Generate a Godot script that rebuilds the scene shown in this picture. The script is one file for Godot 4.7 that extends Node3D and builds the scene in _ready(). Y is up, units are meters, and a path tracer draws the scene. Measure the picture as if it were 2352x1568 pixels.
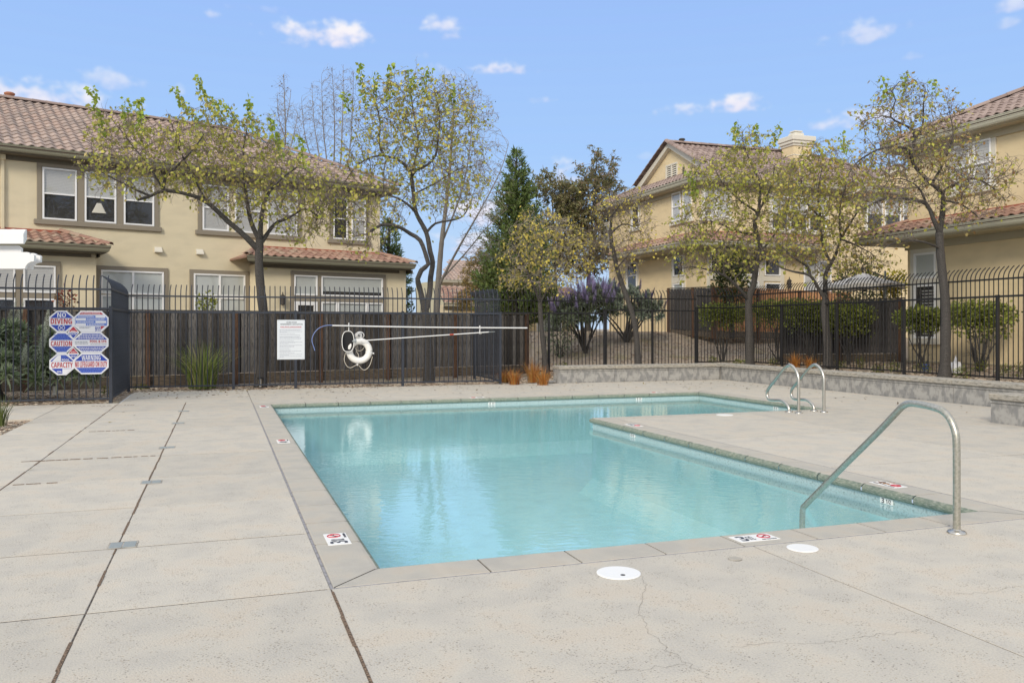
extends Node3D

# ---------------------------------------------------------------- mesh builder
class MB:
	var v := PackedVector3Array()
	var n := PackedVector3Array()
	var c := PackedColorArray()
	var u := PackedVector2Array()
	var i := PackedInt32Array()
	var T := Transform3D()
	var col := Color(1, 1, 1)
	func vert(p: Vector3, nn: Vector3, uv := Vector2()) -> int:
		v.append(T * p)
		n.append((T.basis * nn).normalized())
		c.append(col)
		u.append(uv)
		return v.size() - 1
	func face(a: int, b: int, d: int) -> void:
		var g := (v[b] - v[a]).cross(v[d] - v[a])
		if g.dot(n[a] + n[b] + n[d]) > 0.0:
			i.append(a); i.append(d); i.append(b)
		else:
			i.append(a); i.append(b); i.append(d)
	func tri(a: Vector3, b: Vector3, d: Vector3, nn: Vector3) -> void:
		face(vert(a, nn), vert(b, nn), vert(d, nn))
	func quad(a: Vector3, b: Vector3, d: Vector3, e: Vector3, nn: Vector3) -> void:
		var k := vert(a, nn, Vector2(0, 1))
		vert(b, nn, Vector2(1, 1)); vert(d, nn, Vector2(1, 0)); vert(e, nn, Vector2(0, 0))
		face(k, k + 1, k + 2)
		face(k, k + 2, k + 3)
	func poly(pts: PackedVector3Array, nn: Vector3) -> void:
		for k in range(1, pts.size() - 1):
			tri(pts[0], pts[k], pts[k + 1], nn)
	func box(ce: Vector3, s: Vector3, b := Basis()) -> void:
		var h := s * 0.5
		for ax in 3:
			for sg in [-1.0, 1.0]:
				var nn := Vector3(); nn[ax] = sg
				var p := Vector3(); p[(ax + 1) % 3] = h[(ax + 1) % 3]
				var q := Vector3(); q[(ax + 2) % 3] = h[(ax + 2) % 3]
				var m := Vector3(); m[ax] = sg * h[ax]
				quad(ce + b * (m - p - q), ce + b * (m + p - q), ce + b * (m + p + q), ce + b * (m - p + q), b * nn)
	func box2(a: Vector3, d: Vector3) -> void:
		box((a + d) * 0.5, (d - a).abs())
	# a box whose edges are all chamfered
	func rbox(ce: Vector3, s: Vector3, r := 0.01, b := Basis()) -> void:
		var h := s * 0.5
		for ax in 3:
			var a1 := (ax + 1) % 3
			var a2 := (ax + 2) % 3
			for sg in [-1.0, 1.0]:
				var nn := Vector3(); nn[ax] = sg
				var p := Vector3(); p[a1] = h[a1] - r
				var q := Vector3(); q[a2] = h[a2] - r
				var m := Vector3(); m[ax] = sg * h[ax]
				quad(ce + b * (m - p - q), ce + b * (m + p - q), ce + b * (m + p + q), ce + b * (m - p + q), b * nn)
				for s1 in [-1.0, 1.0]:
					# chamfer between face ax and face a1
					var e1 := Vector3(); e1[ax] = sg * h[ax]; e1[a1] = s1 * (h[a1] - r)
					var e2 := Vector3(); e2[ax] = sg * (h[ax] - r); e2[a1] = s1 * h[a1]
					var n2 := Vector3(); n2[ax] = sg; n2[a1] = s1
					quad(ce + b * (e1 - q), ce + b * (e1 + q), ce + b * (e2 + q), ce + b * (e2 - q), b * n2.normalized())
		for sx in [-1.0, 1.0]:
			for sy in [-1.0, 1.0]:
				for sz in [-1.0, 1.0]:
					var k := Vector3(sx, sy, sz)
					tri(ce + b * (k * Vector3(h.x, h.y - r, h.z - r)), ce + b * (k * Vector3(h.x - r, h.y, h.z - r)), ce + b * (k * Vector3(h.x - r, h.y - r, h.z)), b * k.normalized())
	# flat slab with top edges eased
	func slab(x0: float, x1: float, z0: float, z1: float, y0: float, y1: float, r: float) -> void:
		quad(Vector3(x0 + r, y1, z0 + r), Vector3(x1 - r, y1, z0 + r), Vector3(x1 - r, y1, z1 - r), Vector3(x0 + r, y1, z1 - r), Vector3.UP)
		var o := [Vector3(x0, 0, z0), Vector3(x1, 0, z0), Vector3(x1, 0, z1), Vector3(x0, 0, z1)]
		var q := [Vector3(x0 + r, 0, z0 + r), Vector3(x1 - r, 0, z0 + r), Vector3(x1 - r, 0, z1 - r), Vector3(x0 + r, 0, z1 - r)]
		var nn := [Vector3(0, 0, -1), Vector3(1, 0, 0), Vector3(0, 0, 1), Vector3(-1, 0, 0)]
		for k in 4:
			var l := (k + 1) % 4
			var up := Vector3(0, y1, 0)
			var ed := Vector3(0, y1 - r, 0)
			var lo := Vector3(0, y0, 0)
			quad(q[k] + up, q[l] + up, o[l] + ed, o[k] + ed, (nn[k] + Vector3.UP).normalized())
			quad(o[k] + ed, o[l] + ed, o[l] + lo, o[k] + lo, nn[k])
	func tube(pts: PackedVector3Array, rad: PackedFloat32Array, sides := 8, cap := true) -> void:
		var m := pts.size()
		if m < 2:
			return
		var t0 := (pts[1] - pts[0]).normalized()
		var x := t0.cross(Vector3.RIGHT if absf(t0.x) < 0.8 else Vector3.FORWARD).normalized()
		var first := v.size()
		for k in m:
			var t := (pts[mini(k + 1, m - 1)] - pts[maxi(k - 1, 0)]).normalized()
			x = (x - t * x.dot(t)).normalized()
			var y := t.cross(x)
			for s in sides:
				var a := TAU * s / sides
				var d := x * cos(a) + y * sin(a)
				vert(pts[k] + d * rad[k], d, Vector2(float(s) / sides, k))
		for k in m - 1:
			for s in sides:
				var a := first + k * sides + s
				var b := first + k * sides + (s + 1) % sides
				face(a, b, b + sides)
				face(a, b + sides, a + sides)
		if cap:
			for e in 2:
				var ring := first if e == 0 else first + (m - 1) * sides
				var nn := (pts[0] - pts[1]).normalized() if e == 0 else (pts[m - 1] - pts[m - 2]).normalized()
				var inv := T.affine_inverse()
				var ce := pts[0] if e == 0 else pts[m - 1]
				var k0 := vert(ce, nn)
				var k1 := v.size()
				for s in sides:
					vert(inv * v[ring + s], nn)
				for s in sides:
					face(k0, k1 + s, k1 + (s + 1) % sides)
	func pipe(pts: Array, r: float, sides := 10, cap := true) -> void:
		var rr := PackedFloat32Array(); rr.resize(pts.size()); rr.fill(r)
		tube(PackedVector3Array(pts), rr, sides, cap)
	# thin three-sided twig from a to b
	func twig(a: Vector3, b: Vector3, ra: float, rb: float) -> void:
		var t := (b - a).normalized()
		var x := t.cross(Vector3.RIGHT if absf(t.x) < 0.8 else Vector3.FORWARD).normalized()
		var y := t.cross(x)
		var k := v.size()
		for s in 3:
			var d := x if s == 0 else (x * -0.5 + y * 0.866 if s == 1 else x * -0.5 - y * 0.866)
			v.append(a + d * ra); n.append(d); c.append(col); u.append(Vector2())
			v.append(b + d * rb); n.append(d); c.append(col); u.append(Vector2())
		for s in 3:
			var p := k + s * 2
			var q := k + ((s + 1) % 3) * 2
			i.append(p); i.append(p + 1); i.append(q)
			i.append(q); i.append(p + 1); i.append(q + 1)
	# leaf: folded diamond from base along dir
	func leaf(p: Vector3, d: Vector3, side: Vector3, w: float, l: float) -> void:
		var nn := side.cross(d).normalized()
		var k := v.size()
		var mid := p + d * (l * 0.45) - nn * (l * 0.06)
		v.append(p); v.append(mid + side * w); v.append(p + d * l); v.append(mid - side * w)
		for s in 4:
			n.append(nn); c.append(col); u.append(Vector2())
		i.append(k); i.append(k + 2); i.append(k + 1)
		i.append(k); i.append(k + 3); i.append(k + 2)
	# blade: strip of segments through pts, width tapering
	func blade(pts: Array, w: float, side: Vector3) -> void:
		var m := pts.size()
		for k in m - 1:
			var wa := w * (1.0 - pow(float(k) / (m - 1), 2.0))
			var wb := w * (1.0 - pow(float(k + 1) / (m - 1), 2.0))
			var d: Vector3 = pts[k + 1] - pts[k]
			quad(pts[k] - side * wa, pts[k] + side * wa, pts[k + 1] + side * wb, pts[k + 1] - side * wb, side.cross(d).normalized())
	func lathe(pr: Array, ce := Vector3(), sides := 16) -> void:
		var first := v.size()
		var m := pr.size()
		for k in m:
			var a: Vector2 = pr[maxi(k - 1, 0)]
			var b: Vector2 = pr[mini(k + 1, m - 1)]
			var t := (b - a).normalized()
			for s in sides:
				var an := TAU * s / sides
				var d := Vector3(cos(an), 0, sin(an))
				vert(ce + d * pr[k].x + Vector3(0, pr[k].y, 0), (d * t.y - Vector3.UP * t.x).normalized())
		for k in m - 1:
			for s in sides:
				var a := first + k * sides + s
				var b := first + k * sides + (s + 1) % sides
				face(a, b, b + sides)
				face(a, b + sides, a + sides)
	# profile in the (y, z) plane swept along x from x0 to x1; ends may be mitred by m0 / m1 (shift of x per unit of z)
	func sweep(pr: Array, x0: float, x1: float, m0 := 0.0, m1 := 0.0, closed := false) -> void:
		var m := pr.size()
		for k in (m if closed else m - 1):
			var a: Vector2 = pr[k]
			var b: Vector2 = pr[(k + 1) % m]
			var nn := Vector3(0, -(b.y - a.y), b.x - a.x).normalized()
			quad(Vector3(x0 - m0 * a.y, a.x, a.y), Vector3(x1 + m1 * a.y, a.x, a.y), Vector3(x1 + m1 * b.y, b.x, b.y), Vector3(x0 - m0 * b.y, b.x, b.y), nn)
	# 2D outline in the x-y plane given thickness along z
	func plate(pts: PackedVector2Array, z0: float, z1: float) -> void:
		var t := Geometry2D.triangulate_polygon(pts)
		for k in range(0, t.size(), 3):
			for e in 2:
				var z := z0 if e == 0 else z1
				var nn := Vector3(0, 0, signf(z - (z0 + z1) * 0.5))
				tri(Vector3(pts[t[k]].x, pts[t[k]].y, z), Vector3(pts[t[k + 1]].x, pts[t[k + 1]].y, z), Vector3(pts[t[k + 2]].x, pts[t[k + 2]].y, z), nn)
		var area := 0.0
		for k in pts.size():
			area += pts[k].cross(pts[(k + 1) % pts.size()])
		for k in pts.size():
			var a := pts[k]
			var b := pts[(k + 1) % pts.size()]
			var d := (b - a).normalized() * signf(area)
			quad(Vector3(a.x, a.y, z0), Vector3(b.x, b.y, z0), Vector3(b.x, b.y, z1), Vector3(a.x, a.y, z1), Vector3(d.y, -d.x, 0))
	func mesh() -> ArrayMesh:
		var a := []
		a.resize(Mesh.ARRAY_MAX)
		a[Mesh.ARRAY_VERTEX] = v
		a[Mesh.ARRAY_NORMAL] = n
		a[Mesh.ARRAY_COLOR] = c
		a[Mesh.ARRAY_TEX_UV] = u
		a[Mesh.ARRAY_INDEX] = i
		var am := ArrayMesh.new()
		if v.size():
			am.add_surface_from_arrays(Mesh.PRIMITIVE_TRIANGLES, a)
		return am

# ---------------------------------------------------------------- naming
var names := {}
var M := {}
var R := RandomNumberGenerator.new()

func numbered(called: String, parent: Node) -> String:
	var key := str(parent.get_instance_id()) + called
	var k: int = names.get(key, 0)
	names[key] = k + 1
	return called if k == 0 else "%s_%03d" % [called, k]

func put(called: String, mesh: Mesh, m: Material, parent: Node = null, xf := Transform3D()) -> MeshInstance3D:
	var o := MeshInstance3D.new()
	var p: Node = parent if parent else self
	o.name = numbered(called, p)
	o.mesh = mesh
	o.material_override = m
	o.transform = xf
	p.add_child(o, true)
	return o

func thing(called: String, label: String, category: String, at := Vector3(), turn := 0.0, group := "") -> Node3D:
	var o := Node3D.new()
	o.name = numbered(called, self)
	add_child(o, true)
	o.position = at
	o.rotation.y = turn
	tag(o, label, category, group)
	return o

func tag(o: Node, label: String, category: String, group := "") -> void:
	o.set_meta("label", label)
	o.set_meta("category", category)
	if group:
		o.set_meta("group", group)

func struct(o: Node) -> Node:
	o.set_meta("kind", "structure")
	return o

func stuff(o: Node) -> Node:
	o.set_meta("kind", "stuff")
	return o

# ---------------------------------------------------------------- survey: where a sight line of the lens (x, y of the survey plate 2352 x 1568, horizon at 755) meets a given depth or plane
const EYE := Vector3(0, 1.4, 0)
const FOCAL := 1914.0
var c_ := cos(atan(669.0 / 1914.0))
var s_ := sin(atan(669.0 / 1914.0))

func sight(x: float, y: float) -> Vector3:
	var a := (x - 1176.0) / FOCAL
	return Vector3(a * c_ + s_, -(y - 755.0) / FOCAL, a * s_ - c_)

func spot(x: float, y: float, depth: float) -> Vector3:
	return EYE + sight(x, y) * depth

func on_plane(x: float, y: float, p: Vector3, n: Vector3) -> Vector3:
	var d := sight(x, y)
	return EYE + d * (n.dot(p - EYE) / n.dot(d))

func smooth(a: float, b: float, x: float) -> float:
	var t := clampf((x - a) / (b - a), 0.0, 1.0)
	return t * t * (3.0 - 2.0 * t)

func lin(r: float, g: float, b: float) -> Color:
	return Color(r, g, b).linear_to_srgb()

# ---------------------------------------------------------------- materials
func noise_tex(seed_: int, freq: float, oct: int, stops: Array, size := 512, kind := FastNoiseLite.TYPE_SIMPLEX_SMOOTH, h := 0) -> NoiseTexture2D:
	var f := FastNoiseLite.new()
	f.seed = seed_
	f.noise_type = kind
	f.frequency = freq
	f.fractal_octaves = oct
	f.fractal_type = FastNoiseLite.FRACTAL_FBM if oct > 1 else FastNoiseLite.FRACTAL_NONE
	if kind == FastNoiseLite.TYPE_CELLULAR:
		f.cellular_return_type = FastNoiseLite.RETURN_CELL_VALUE
	var t := NoiseTexture2D.new()
	t.width = size
	t.height = h if h else size
	t.seamless = true
	t.seamless_blend_skirt = 0.15
	t.noise = f
	if stops.size():
		var g := Gradient.new()
		var offs := PackedFloat32Array()
		var cols := PackedColorArray()
		for s in stops:
			offs.append(s[0])
			cols.append(s[1] if s[1] is Color else lin(s[1], s[1], s[1]))
		g.offsets = offs
		g.colors = cols
		t.color_ramp = g
	return t

func mat(color: Color, rough := 0.8, metal := 0.0) -> StandardMaterial3D:
	var m := StandardMaterial3D.new()
	m.albedo_color = color
	m.roughness = rough
	m.metallic = metal
	return m

func textured(color: Color, rough: float, tex: Texture2D, scale: Vector3, bump: Texture2D = null, bump_cm := 0.0, world := true) -> StandardMaterial3D:
	var m := mat(color, rough)
	m.albedo_texture = tex
	m.uv1_triplanar = true
	m.uv1_world_triplanar = world
	m.uv1_triplanar_sharpness = 6.0
	m.uv1_scale = scale
	if bump:
		m.heightmap_enabled = true
		m.heightmap_texture = bump
		m.heightmap_scale = bump_cm
	return m

func overlay(m: StandardMaterial3D, tex: Texture2D, scale: Vector3) -> StandardMaterial3D:
	m.detail_enabled = true
	m.detail_blend_mode = BaseMaterial3D.BLEND_MODE_MUL
	m.detail_albedo = tex
	m.detail_uv_layer = BaseMaterial3D.DETAIL_UV_2
	m.uv2_triplanar = true
	m.uv2_world_triplanar = true
	m.uv2_triplanar_sharpness = 6.0
	m.uv2_scale = scale
	return m

func leafy(rough := 0.6, through := 0.7) -> StandardMaterial3D:
	var m := mat(Color(1, 1, 1), rough)
	m.vertex_color_use_as_albedo = true
	m.cull_mode = BaseMaterial3D.CULL_DISABLED
	m.backlight_enabled = true
	m.backlight = Color(through, through, through).linear_to_srgb()
	return m

# fine cement ground with scattered pebbles, pits and sand grains, gathered in worn patches
func aggregate(size: int, seed_: int) -> ImageTexture:
	var f := FastNoiseLite.new()
	f.seed = seed_
	f.frequency = 0.12
	f.fractal_octaves = 3
	var src := f.get_seamless_image(size, size)
	var im := Image.create(size, size, false, Image.FORMAT_RGB8)
	for y in size:
		for x in size:
			var k := 0.90 + 0.10 * smooth(0.25, 0.6, src.get_pixel(x, y).r)
			im.set_pixel(x, y, lin(k, k, k))
	f.frequency = 0.008
	var patch := f.get_seamless_image(size, size)
	R.seed = seed_
	for k in 15000:
		var x := R.randi_range(0, size - 1)
		var y := R.randi_range(0, size - 1)
		if patch.get_pixel(x, y).r < R.randf_range(0.35, 0.72):
			continue
		var r := R.randf_range(0.5, 2.2)
		var t := R.randf()
		var v := lin(0.50, 0.485, 0.47) if t < 0.42 else (lin(0.70, 0.63, 0.54) if t < 0.7 else lin(1.0, 0.99, 0.97))
		for j in range(-2, 3):
			for i in range(-3, 4):
				if i * i * 0.6 + j * j <= r * r:
					im.set_pixel(posmod(x + i, size), posmod(y + j, size), v)
	return ImageTexture.create_from_image(im)

func make_materials() -> void:
	var speck := noise_tex(3, 0.14, 4, [[0.0, 0.42], [0.25, 0.72], [0.42, 0.92], [0.6, 1.0], [0.75, 0.98], [1.0, 0.72]], 1024)
	var pits := noise_tex(9, 0.12, 3, [[0.0, 0.0], [0.35, 0.7], [1.0, 1.0]], 1024)
	var stain := noise_tex(5, 0.009, 7, [[0.0, lin(0.86, 0.87, 0.89)], [0.35, lin(0.93, 0.93, 0.94)], [0.5, lin(0.97, 0.968, 0.965)], [0.65, lin(1.0, 0.985, 0.97)], [0.8, lin(1.0, 0.965, 0.93)], [1.0, lin(1.0, 0.98, 0.96)]], 1024)
	var agg := aggregate(1024, 7)
	for k in 4:
		var w: float = [1.0, 0.94, 1.035, 0.975][k]
		var m := textured(lin(0.545 * w, 0.505 * w, 0.425 * w), 0.9, agg, Vector3(0.62, 0.62, 0.62), pits, 0.3)
		M["concrete%d" % k] = overlay(m, stain, Vector3(0.21, 0.21, 0.21))
	M.coping = overlay(textured(lin(0.53, 0.495, 0.42), 0.9, noise_tex(13, 0.2, 3, [[0.0, 0.5], [0.3, 0.78], [0.5, 0.95], [1.0, 1.0]], 1024), Vector3(1.3, 1.3, 1.3), pits, 0.35), stain, Vector3(0.27, 0.27, 0.27))
	M.nose = overlay(textured(lin(0.50, 0.48, 0.42), 0.9, noise_tex(14, 0.05, 5, [[0.0, lin(0.26, 0.33, 0.29)], [0.4, lin(0.36, 0.45, 0.40)], [0.6, lin(0.48, 0.56, 0.50)], [0.85, lin(0.7, 0.75, 0.7)], [1.0, 0.9]], 512), Vector3(0.7, 3.0, 0.7)), stain, Vector3(0.5, 0.5, 0.5))
	M.silt = textured(lin(0.27, 0.185, 0.12), 1.0, noise_tex(23, 0.08, 3, [[0.0, 0.1], [0.45, 0.5], [0.8, 1.0]], 256), Vector3(3, 3, 3))
	M.joint = textured(lin(0.15, 0.125, 0.10), 1.0, noise_tex(21, 0.05, 3, [[0.0, 0.2], [0.45, 0.6], [0.8, 1.0]], 256), Vector3(2, 2, 2))
	M.crack = mat(lin(0.24, 0.215, 0.18), 1.0)
	M.sealant = textured(lin(0.34, 0.325, 0.325), 0.8, noise_tex(22, 0.04, 3, [[0.0, 0.35], [0.4, 0.8], [1.0, 1.0]], 256), Vector3(1.5, 1.5, 1.5))
	M.rust = mat(lin(0.42, 0.22, 0.09), 0.95)
	# walls
	var st := noise_tex(31, 0.22, 3, [[0.0, 0.86], [0.5, 0.97], [1.0, 1.0]], 512)
	var stb := noise_tex(32, 0.16, 3, [], 512)
	var wear := noise_tex(33, 0.01, 4, [[0.0, 0.90], [0.5, 0.98], [1.0, 1.0]], 512)
	M.stucco_beige = overlay(textured(lin(0.74, 0.65, 0.455), 0.95, st, Vector3(1.2, 1.2, 1.2), stb, 0.5), wear, Vector3(0.2, 0.5, 0.2))
	M.stucco_gold = overlay(textured(lin(0.79, 0.645, 0.40), 0.95, st, Vector3(1.2, 1.2, 1.2), stb, 0.5), wear, Vector3(0.2, 0.5, 0.2))
	M.stucco_far = textured(lin(0.46, 0.43, 0.30), 0.95, st, Vector3(1, 1, 1))
	M.trim_taupe = textured(lin(0.26, 0.225, 0.17), 0.8, st, Vector3(2, 2, 2))
	M.gutter_olive = mat(lin(0.23, 0.22, 0.155), 0.6)
	M.fascia_dark = mat(lin(0.13, 0.112, 0.078), 0.7)
	M.gutter_cream = mat(lin(0.49, 0.47, 0.37), 0.6)
	M.trim_cream = textured(lin(0.68, 0.64, 0.54), 0.8, st, Vector3(2, 2, 2))
	M.fascia_cream = mat(lin(0.42, 0.37, 0.26), 0.7)
	M.vinyl = mat(lin(0.80, 0.80, 0.79), 0.45)
	M.unlit_dark = mat(lin(0.035, 0.035, 0.037), 0.9)  # near-black colour standing in for unlit space behind openings
	M.blind = mat(lin(0.58, 0.585, 0.57), 0.7)
	M.shade = mat(lin(0.55, 0.58, 0.56), 0.8)
	M.shutter = mat(lin(0.66, 0.66, 0.64), 0.6)
	M.lamp_cloth = mat(lin(0.75, 0.72, 0.62), 0.9)
	M.red_cloth = mat(lin(0.35, 0.05, 0.05), 0.9)
	var g := mat(Color(0.02, 0.03, 0.035, 0.08), 0.02)
	g.transparency = BaseMaterial3D.TRANSPARENCY_ALPHA
	g.metallic_specular = 0.5
	M.glass = g
	# roof tiles
	var mott := noise_tex(41, 0.03, 4, [[0.0, 0.62], [0.4, 0.92], [0.6, 1.0], [1.0, 0.8]], 512)
	M.tile_a = []
	for q in [lin(0.38, 0.29, 0.24), lin(0.42, 0.325, 0.27), lin(0.32, 0.25, 0.21), lin(0.39, 0.285, 0.23)]:
		M.tile_a.append(textured(q, 0.85, mott, Vector3(1.7, 1.7, 1.7)))
	M.tile_b = []
	for q in [lin(0.37, 0.225, 0.165), lin(0.40, 0.26, 0.19), lin(0.31, 0.18, 0.135), lin(0.39, 0.285, 0.21)]:
		M.tile_b.append(textured(q, 0.85, mott, Vector3(1.7, 1.7, 1.7)))
	M.tile_c = []
	for q in [lin(0.32, 0.24, 0.205), lin(0.265, 0.195, 0.17), lin(0.36, 0.275, 0.235)]:
		M.tile_c.append(textured(q, 0.85, mott, Vector3(1.7, 1.7, 1.7)))
	M.roof_base = mat(lin(0.10, 0.07, 0.055), 0.95)
	M.flashing = mat(lin(0.34, 0.10, 0.06), 0.8)
	M.terracotta = mat(lin(0.36, 0.15, 0.085), 0.8)
	# metal
	M.iron_blue = textured(lin(0.030, 0.036, 0.050), 0.5, noise_tex(51, 0.05, 3, [[0.0, 0.7], [1.0, 1.25]], 256), Vector3(1, 1, 1))
	M.iron_black = textured(lin(0.013, 0.013, 0.015), 0.55, noise_tex(51, 0.05, 3, [[0.0, 0.7], [1.0, 1.25]], 256), Vector3(1, 1, 1))
	M.steel = mat(lin(0.58, 0.55, 0.49), 0.3, 1.0)
	M.steel.roughness_texture = noise_tex(52, 0.06, 3, [[0.0, 0.75], [1.0, 1.0]], 256)
	M.steel.uv1_triplanar = true
	M.steel.uv1_scale = Vector3(3, 3, 3)
	M.steel.roughness = 0.36
	M.steel_worn = textured(lin(0.52, 0.49, 0.43), 0.38, noise_tex(53, 0.035, 4, [[0.0, lin(0.66, 0.71, 0.66)], [0.45, lin(0.88, 0.9, 0.86)], [0.7, 1.0], [1.0, 1.0]], 256), Vector3(4, 4, 4))
	M.steel_worn.metallic = 0.85
	M.white_paint = mat(lin(0.78, 0.78, 0.77), 0.45)
	M.white_plastic = mat(lin(0.83, 0.82, 0.78), 0.4)
	M.grey_plastic = mat(lin(0.27, 0.30, 0.30), 0.6)
	M.black_plastic = mat(lin(0.012, 0.012, 0.013), 0.35)
	# timber: grain runs upward
	var grain := noise_tex(61, 0.02, 5, [[0.0, 0.18], [0.3, 0.5], [0.55, 0.85], [0.8, 1.0]], 512)
	var knots := noise_tex(62, 0.03, 3, [[0.0, 0.25], [0.22, 0.75], [0.32, 1.0], [1.0, 1.05]], 512)
	M.timber = []
	for q in [lin(0.120, 0.108, 0.096), lin(0.070, 0.063, 0.057), lin(0.165, 0.150, 0.135), lin(0.095, 0.082, 0.068), lin(0.135, 0.125, 0.116), lin(0.055, 0.050, 0.046), lin(0.19, 0.178, 0.165)]:
		M.timber.append(overlay(textured(q, 0.95, grain, Vector3(5.5, 0.35, 5.5), grain, 0.4), knots, Vector3(1.1, 0.6, 1.1)))
	M.timber_dark = []
	for q in [lin(0.085, 0.078, 0.074), lin(0.11, 0.10, 0.094), lin(0.068, 0.063, 0.062)]:
		M.timber_dark.append(overlay(textured(q, 0.95, grain, Vector3(5.5, 0.35, 5.5), grain, 0.4), knots, Vector3(1.1, 0.6, 1.1)))
	M.timber_orange = []
	for q in [lin(0.58, 0.29, 0.14), lin(0.66, 0.36, 0.18), lin(0.50, 0.24, 0.11), lin(0.62, 0.31, 0.14)]:
		M.timber_orange.append(overlay(textured(q, 0.9, grain, Vector3(5.5, 0.35, 5.5), grain, 0.4), knots, Vector3(1.1, 0.6, 1.1)))
	M.timber_brown = overlay(textured(lin(0.135, 0.075, 0.045), 0.95, grain, Vector3(5.5, 0.35, 5.5), grain, 0.4), knots, Vector3(1.1, 0.6, 1.1))
	M.kick = overlay(textured(lin(0.15, 0.118, 0.085), 0.95, grain, Vector3(0.5, 5, 0.5), grain, 0.4), knots, Vector3(0.6, 1.1, 0.6))
	# ground
	M.soil = overlay(textured(lin(0.66, 0.54, 0.42), 1.0, noise_tex(71, 0.12, 4, [[0.0, 0.22], [0.35, 0.5], [0.55, 0.75], [0.8, 1.0]], 1024), Vector3(0.9, 0.9, 0.9), noise_tex(72, 0.12, 4, [], 512), 3.0), noise_tex(73, 0.012, 4, [[0.0, lin(0.75, 0.8, 0.55)], [0.45, 0.95], [1.0, lin(1.0, 0.95, 0.9)]], 512), Vector3(0.09, 0.09, 0.09))
	# weathered seat wall: streaks run down
	M.seat_wall = overlay(textured(lin(0.385, 0.375, 0.35), 0.9, noise_tex(81, 0.016, 5, [[0.0, lin(0.60, 0.61, 0.64)], [0.40, lin(0.70, 0.71, 0.73)], [0.5, lin(0.86, 0.86, 0.86)], [0.65, 1.0], [1.0, 1.0]], 512), Vector3(0.8, 0.45, 0.8), pits, 0.3), noise_tex(82, 0.03, 4, [[0.0, 0.7], [0.4, 0.95], [1.0, 1.0]], 512), Vector3(0.6, 0.6, 0.6))
	M.seat_cap = overlay(textured(lin(0.40, 0.375, 0.32), 0.9, noise_tex(83, 0.03, 5, [[0.0, 0.45], [0.36, 0.72], [0.48, 0.94], [0.6, 1.0], [1.0, 1.0]], 512), Vector3(0.6, 1.6, 0.6), pits, 0.3), stain, Vector3(0.3, 0.3, 0.3))
	# pool
	M.plaster = textured(lin(0.375, 0.715, 0.74), 0.8, noise_tex(91, 0.015, 4, [[0.0, 0.90], [0.5, 1.0], [1.0, 1.0]], 512), Vector3(0.25, 0.25, 0.25))
	M.tile_band = textured(lin(0.43, 0.54, 0.54), 0.3, noise_tex(92, 0.05, 4, [[0.0, lin(0.35, 0.4, 0.36)], [0.3, 0.8], [0.5, 1.0], [1.0, 1.0]], 512), Vector3(1.2, 1.2, 1.2))
	M.step_tile = mat(lin(0.012, 0.022, 0.04), 0.4)
	var w := mat(Color(lin(0.48, 0.77, 0.79), 0.18), 0.03)
	w.transparency = BaseMaterial3D.TRANSPARENCY_ALPHA
	w.metallic_specular = 0.5
	w.uv1_triplanar = true
	w.uv1_world_triplanar = true
	w.uv1_scale = Vector3(0.42, 0.42, 0.9)
	w.normal_enabled = true
	var f := FastNoiseLite.new()
	f.seed = 95
	f.frequency = 0.011
	f.fractal_octaves = 4
	f.fractal_gain = 0.45
	var nt := NoiseTexture2D.new()
	nt.width = 1024; nt.height = 1024
	nt.seamless = true
	nt.as_normal_map = true
	nt.bump_strength = 4.0
	nt.noise = f
	w.normal_texture = nt
	w.normal_scale = 0.17
	M.water = w
	# bark and leaves
	var bk := noise_tex(101, 0.05, 4, [[0.0, 0.12], [0.4, 0.5], [0.55, 0.82], [0.8, 1.0]], 512)
	M.bark = textured(lin(0.14, 0.128, 0.117), 0.95, bk, Vector3(3.2, 1.0, 3.2), bk, 4.0)
	M.bark_pale = textured(lin(0.36, 0.32, 0.27), 0.95, bk, Vector3(4, 1.6, 4), bk, 1.0)
	M.twigs = mat(lin(0.185, 0.150, 0.128), 0.95)
	M.twigs_pale = mat(lin(0.30, 0.26, 0.215), 0.95)
	M.leaf = leafy()
	M.needle = leafy(0.7, 0.4)
	M.petal = leafy(0.8, 0.15)
	# prints
	M.sign_white = mat(lin(0.80, 0.80, 0.82), 0.4)
	M.sign_blue = mat(lin(0.022, 0.06, 0.40), 0.4)
	M.sign_mid = mat(lin(0.14, 0.23, 0.60), 0.4)
	M.sign_red = mat(lin(0.48, 0.025, 0.045), 0.4)
	M.ink = mat(lin(0.03, 0.035, 0.05), 0.6)
	M.ink_grey = mat(lin(0.30, 0.32, 0.38), 0.6)
	M.paper = mat(lin(0.66, 0.70, 0.73), 0.5)
	M.hook_blue = mat(lin(0.20, 0.28, 0.58), 0.35)
	M.red_plastic = mat(lin(0.45, 0.07, 0.04), 0.4)
	M.net = mat(lin(0.004, 0.004, 0.005), 0.7)
	M.rope = mat(lin(0.72, 0.66, 0.55), 0.9)
	M.canvas = mat(lin(0.86, 0.81, 0.75), 0.9)
	M.canvas.backlight_enabled = true
	M.canvas.backlight = Color(0.4, 0.38, 0.34)
	M.blue_plastic = mat(lin(0.03, 0.08, 0.35), 0.5)
	M.bag = mat(lin(0.62, 0.62, 0.63), 0.6)
	M.lamp_body = mat(lin(0.05, 0.042, 0.035), 0.6)

# ---------------------------------------------------------------- sky, sun, camera
const CLOUD_FILL := 1.38   # brightens the unseen cloud sheet over the blue, to lift the walls

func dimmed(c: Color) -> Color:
	return (c.srgb_to_linear() / CLOUD_FILL).linear_to_srgb()

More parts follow.
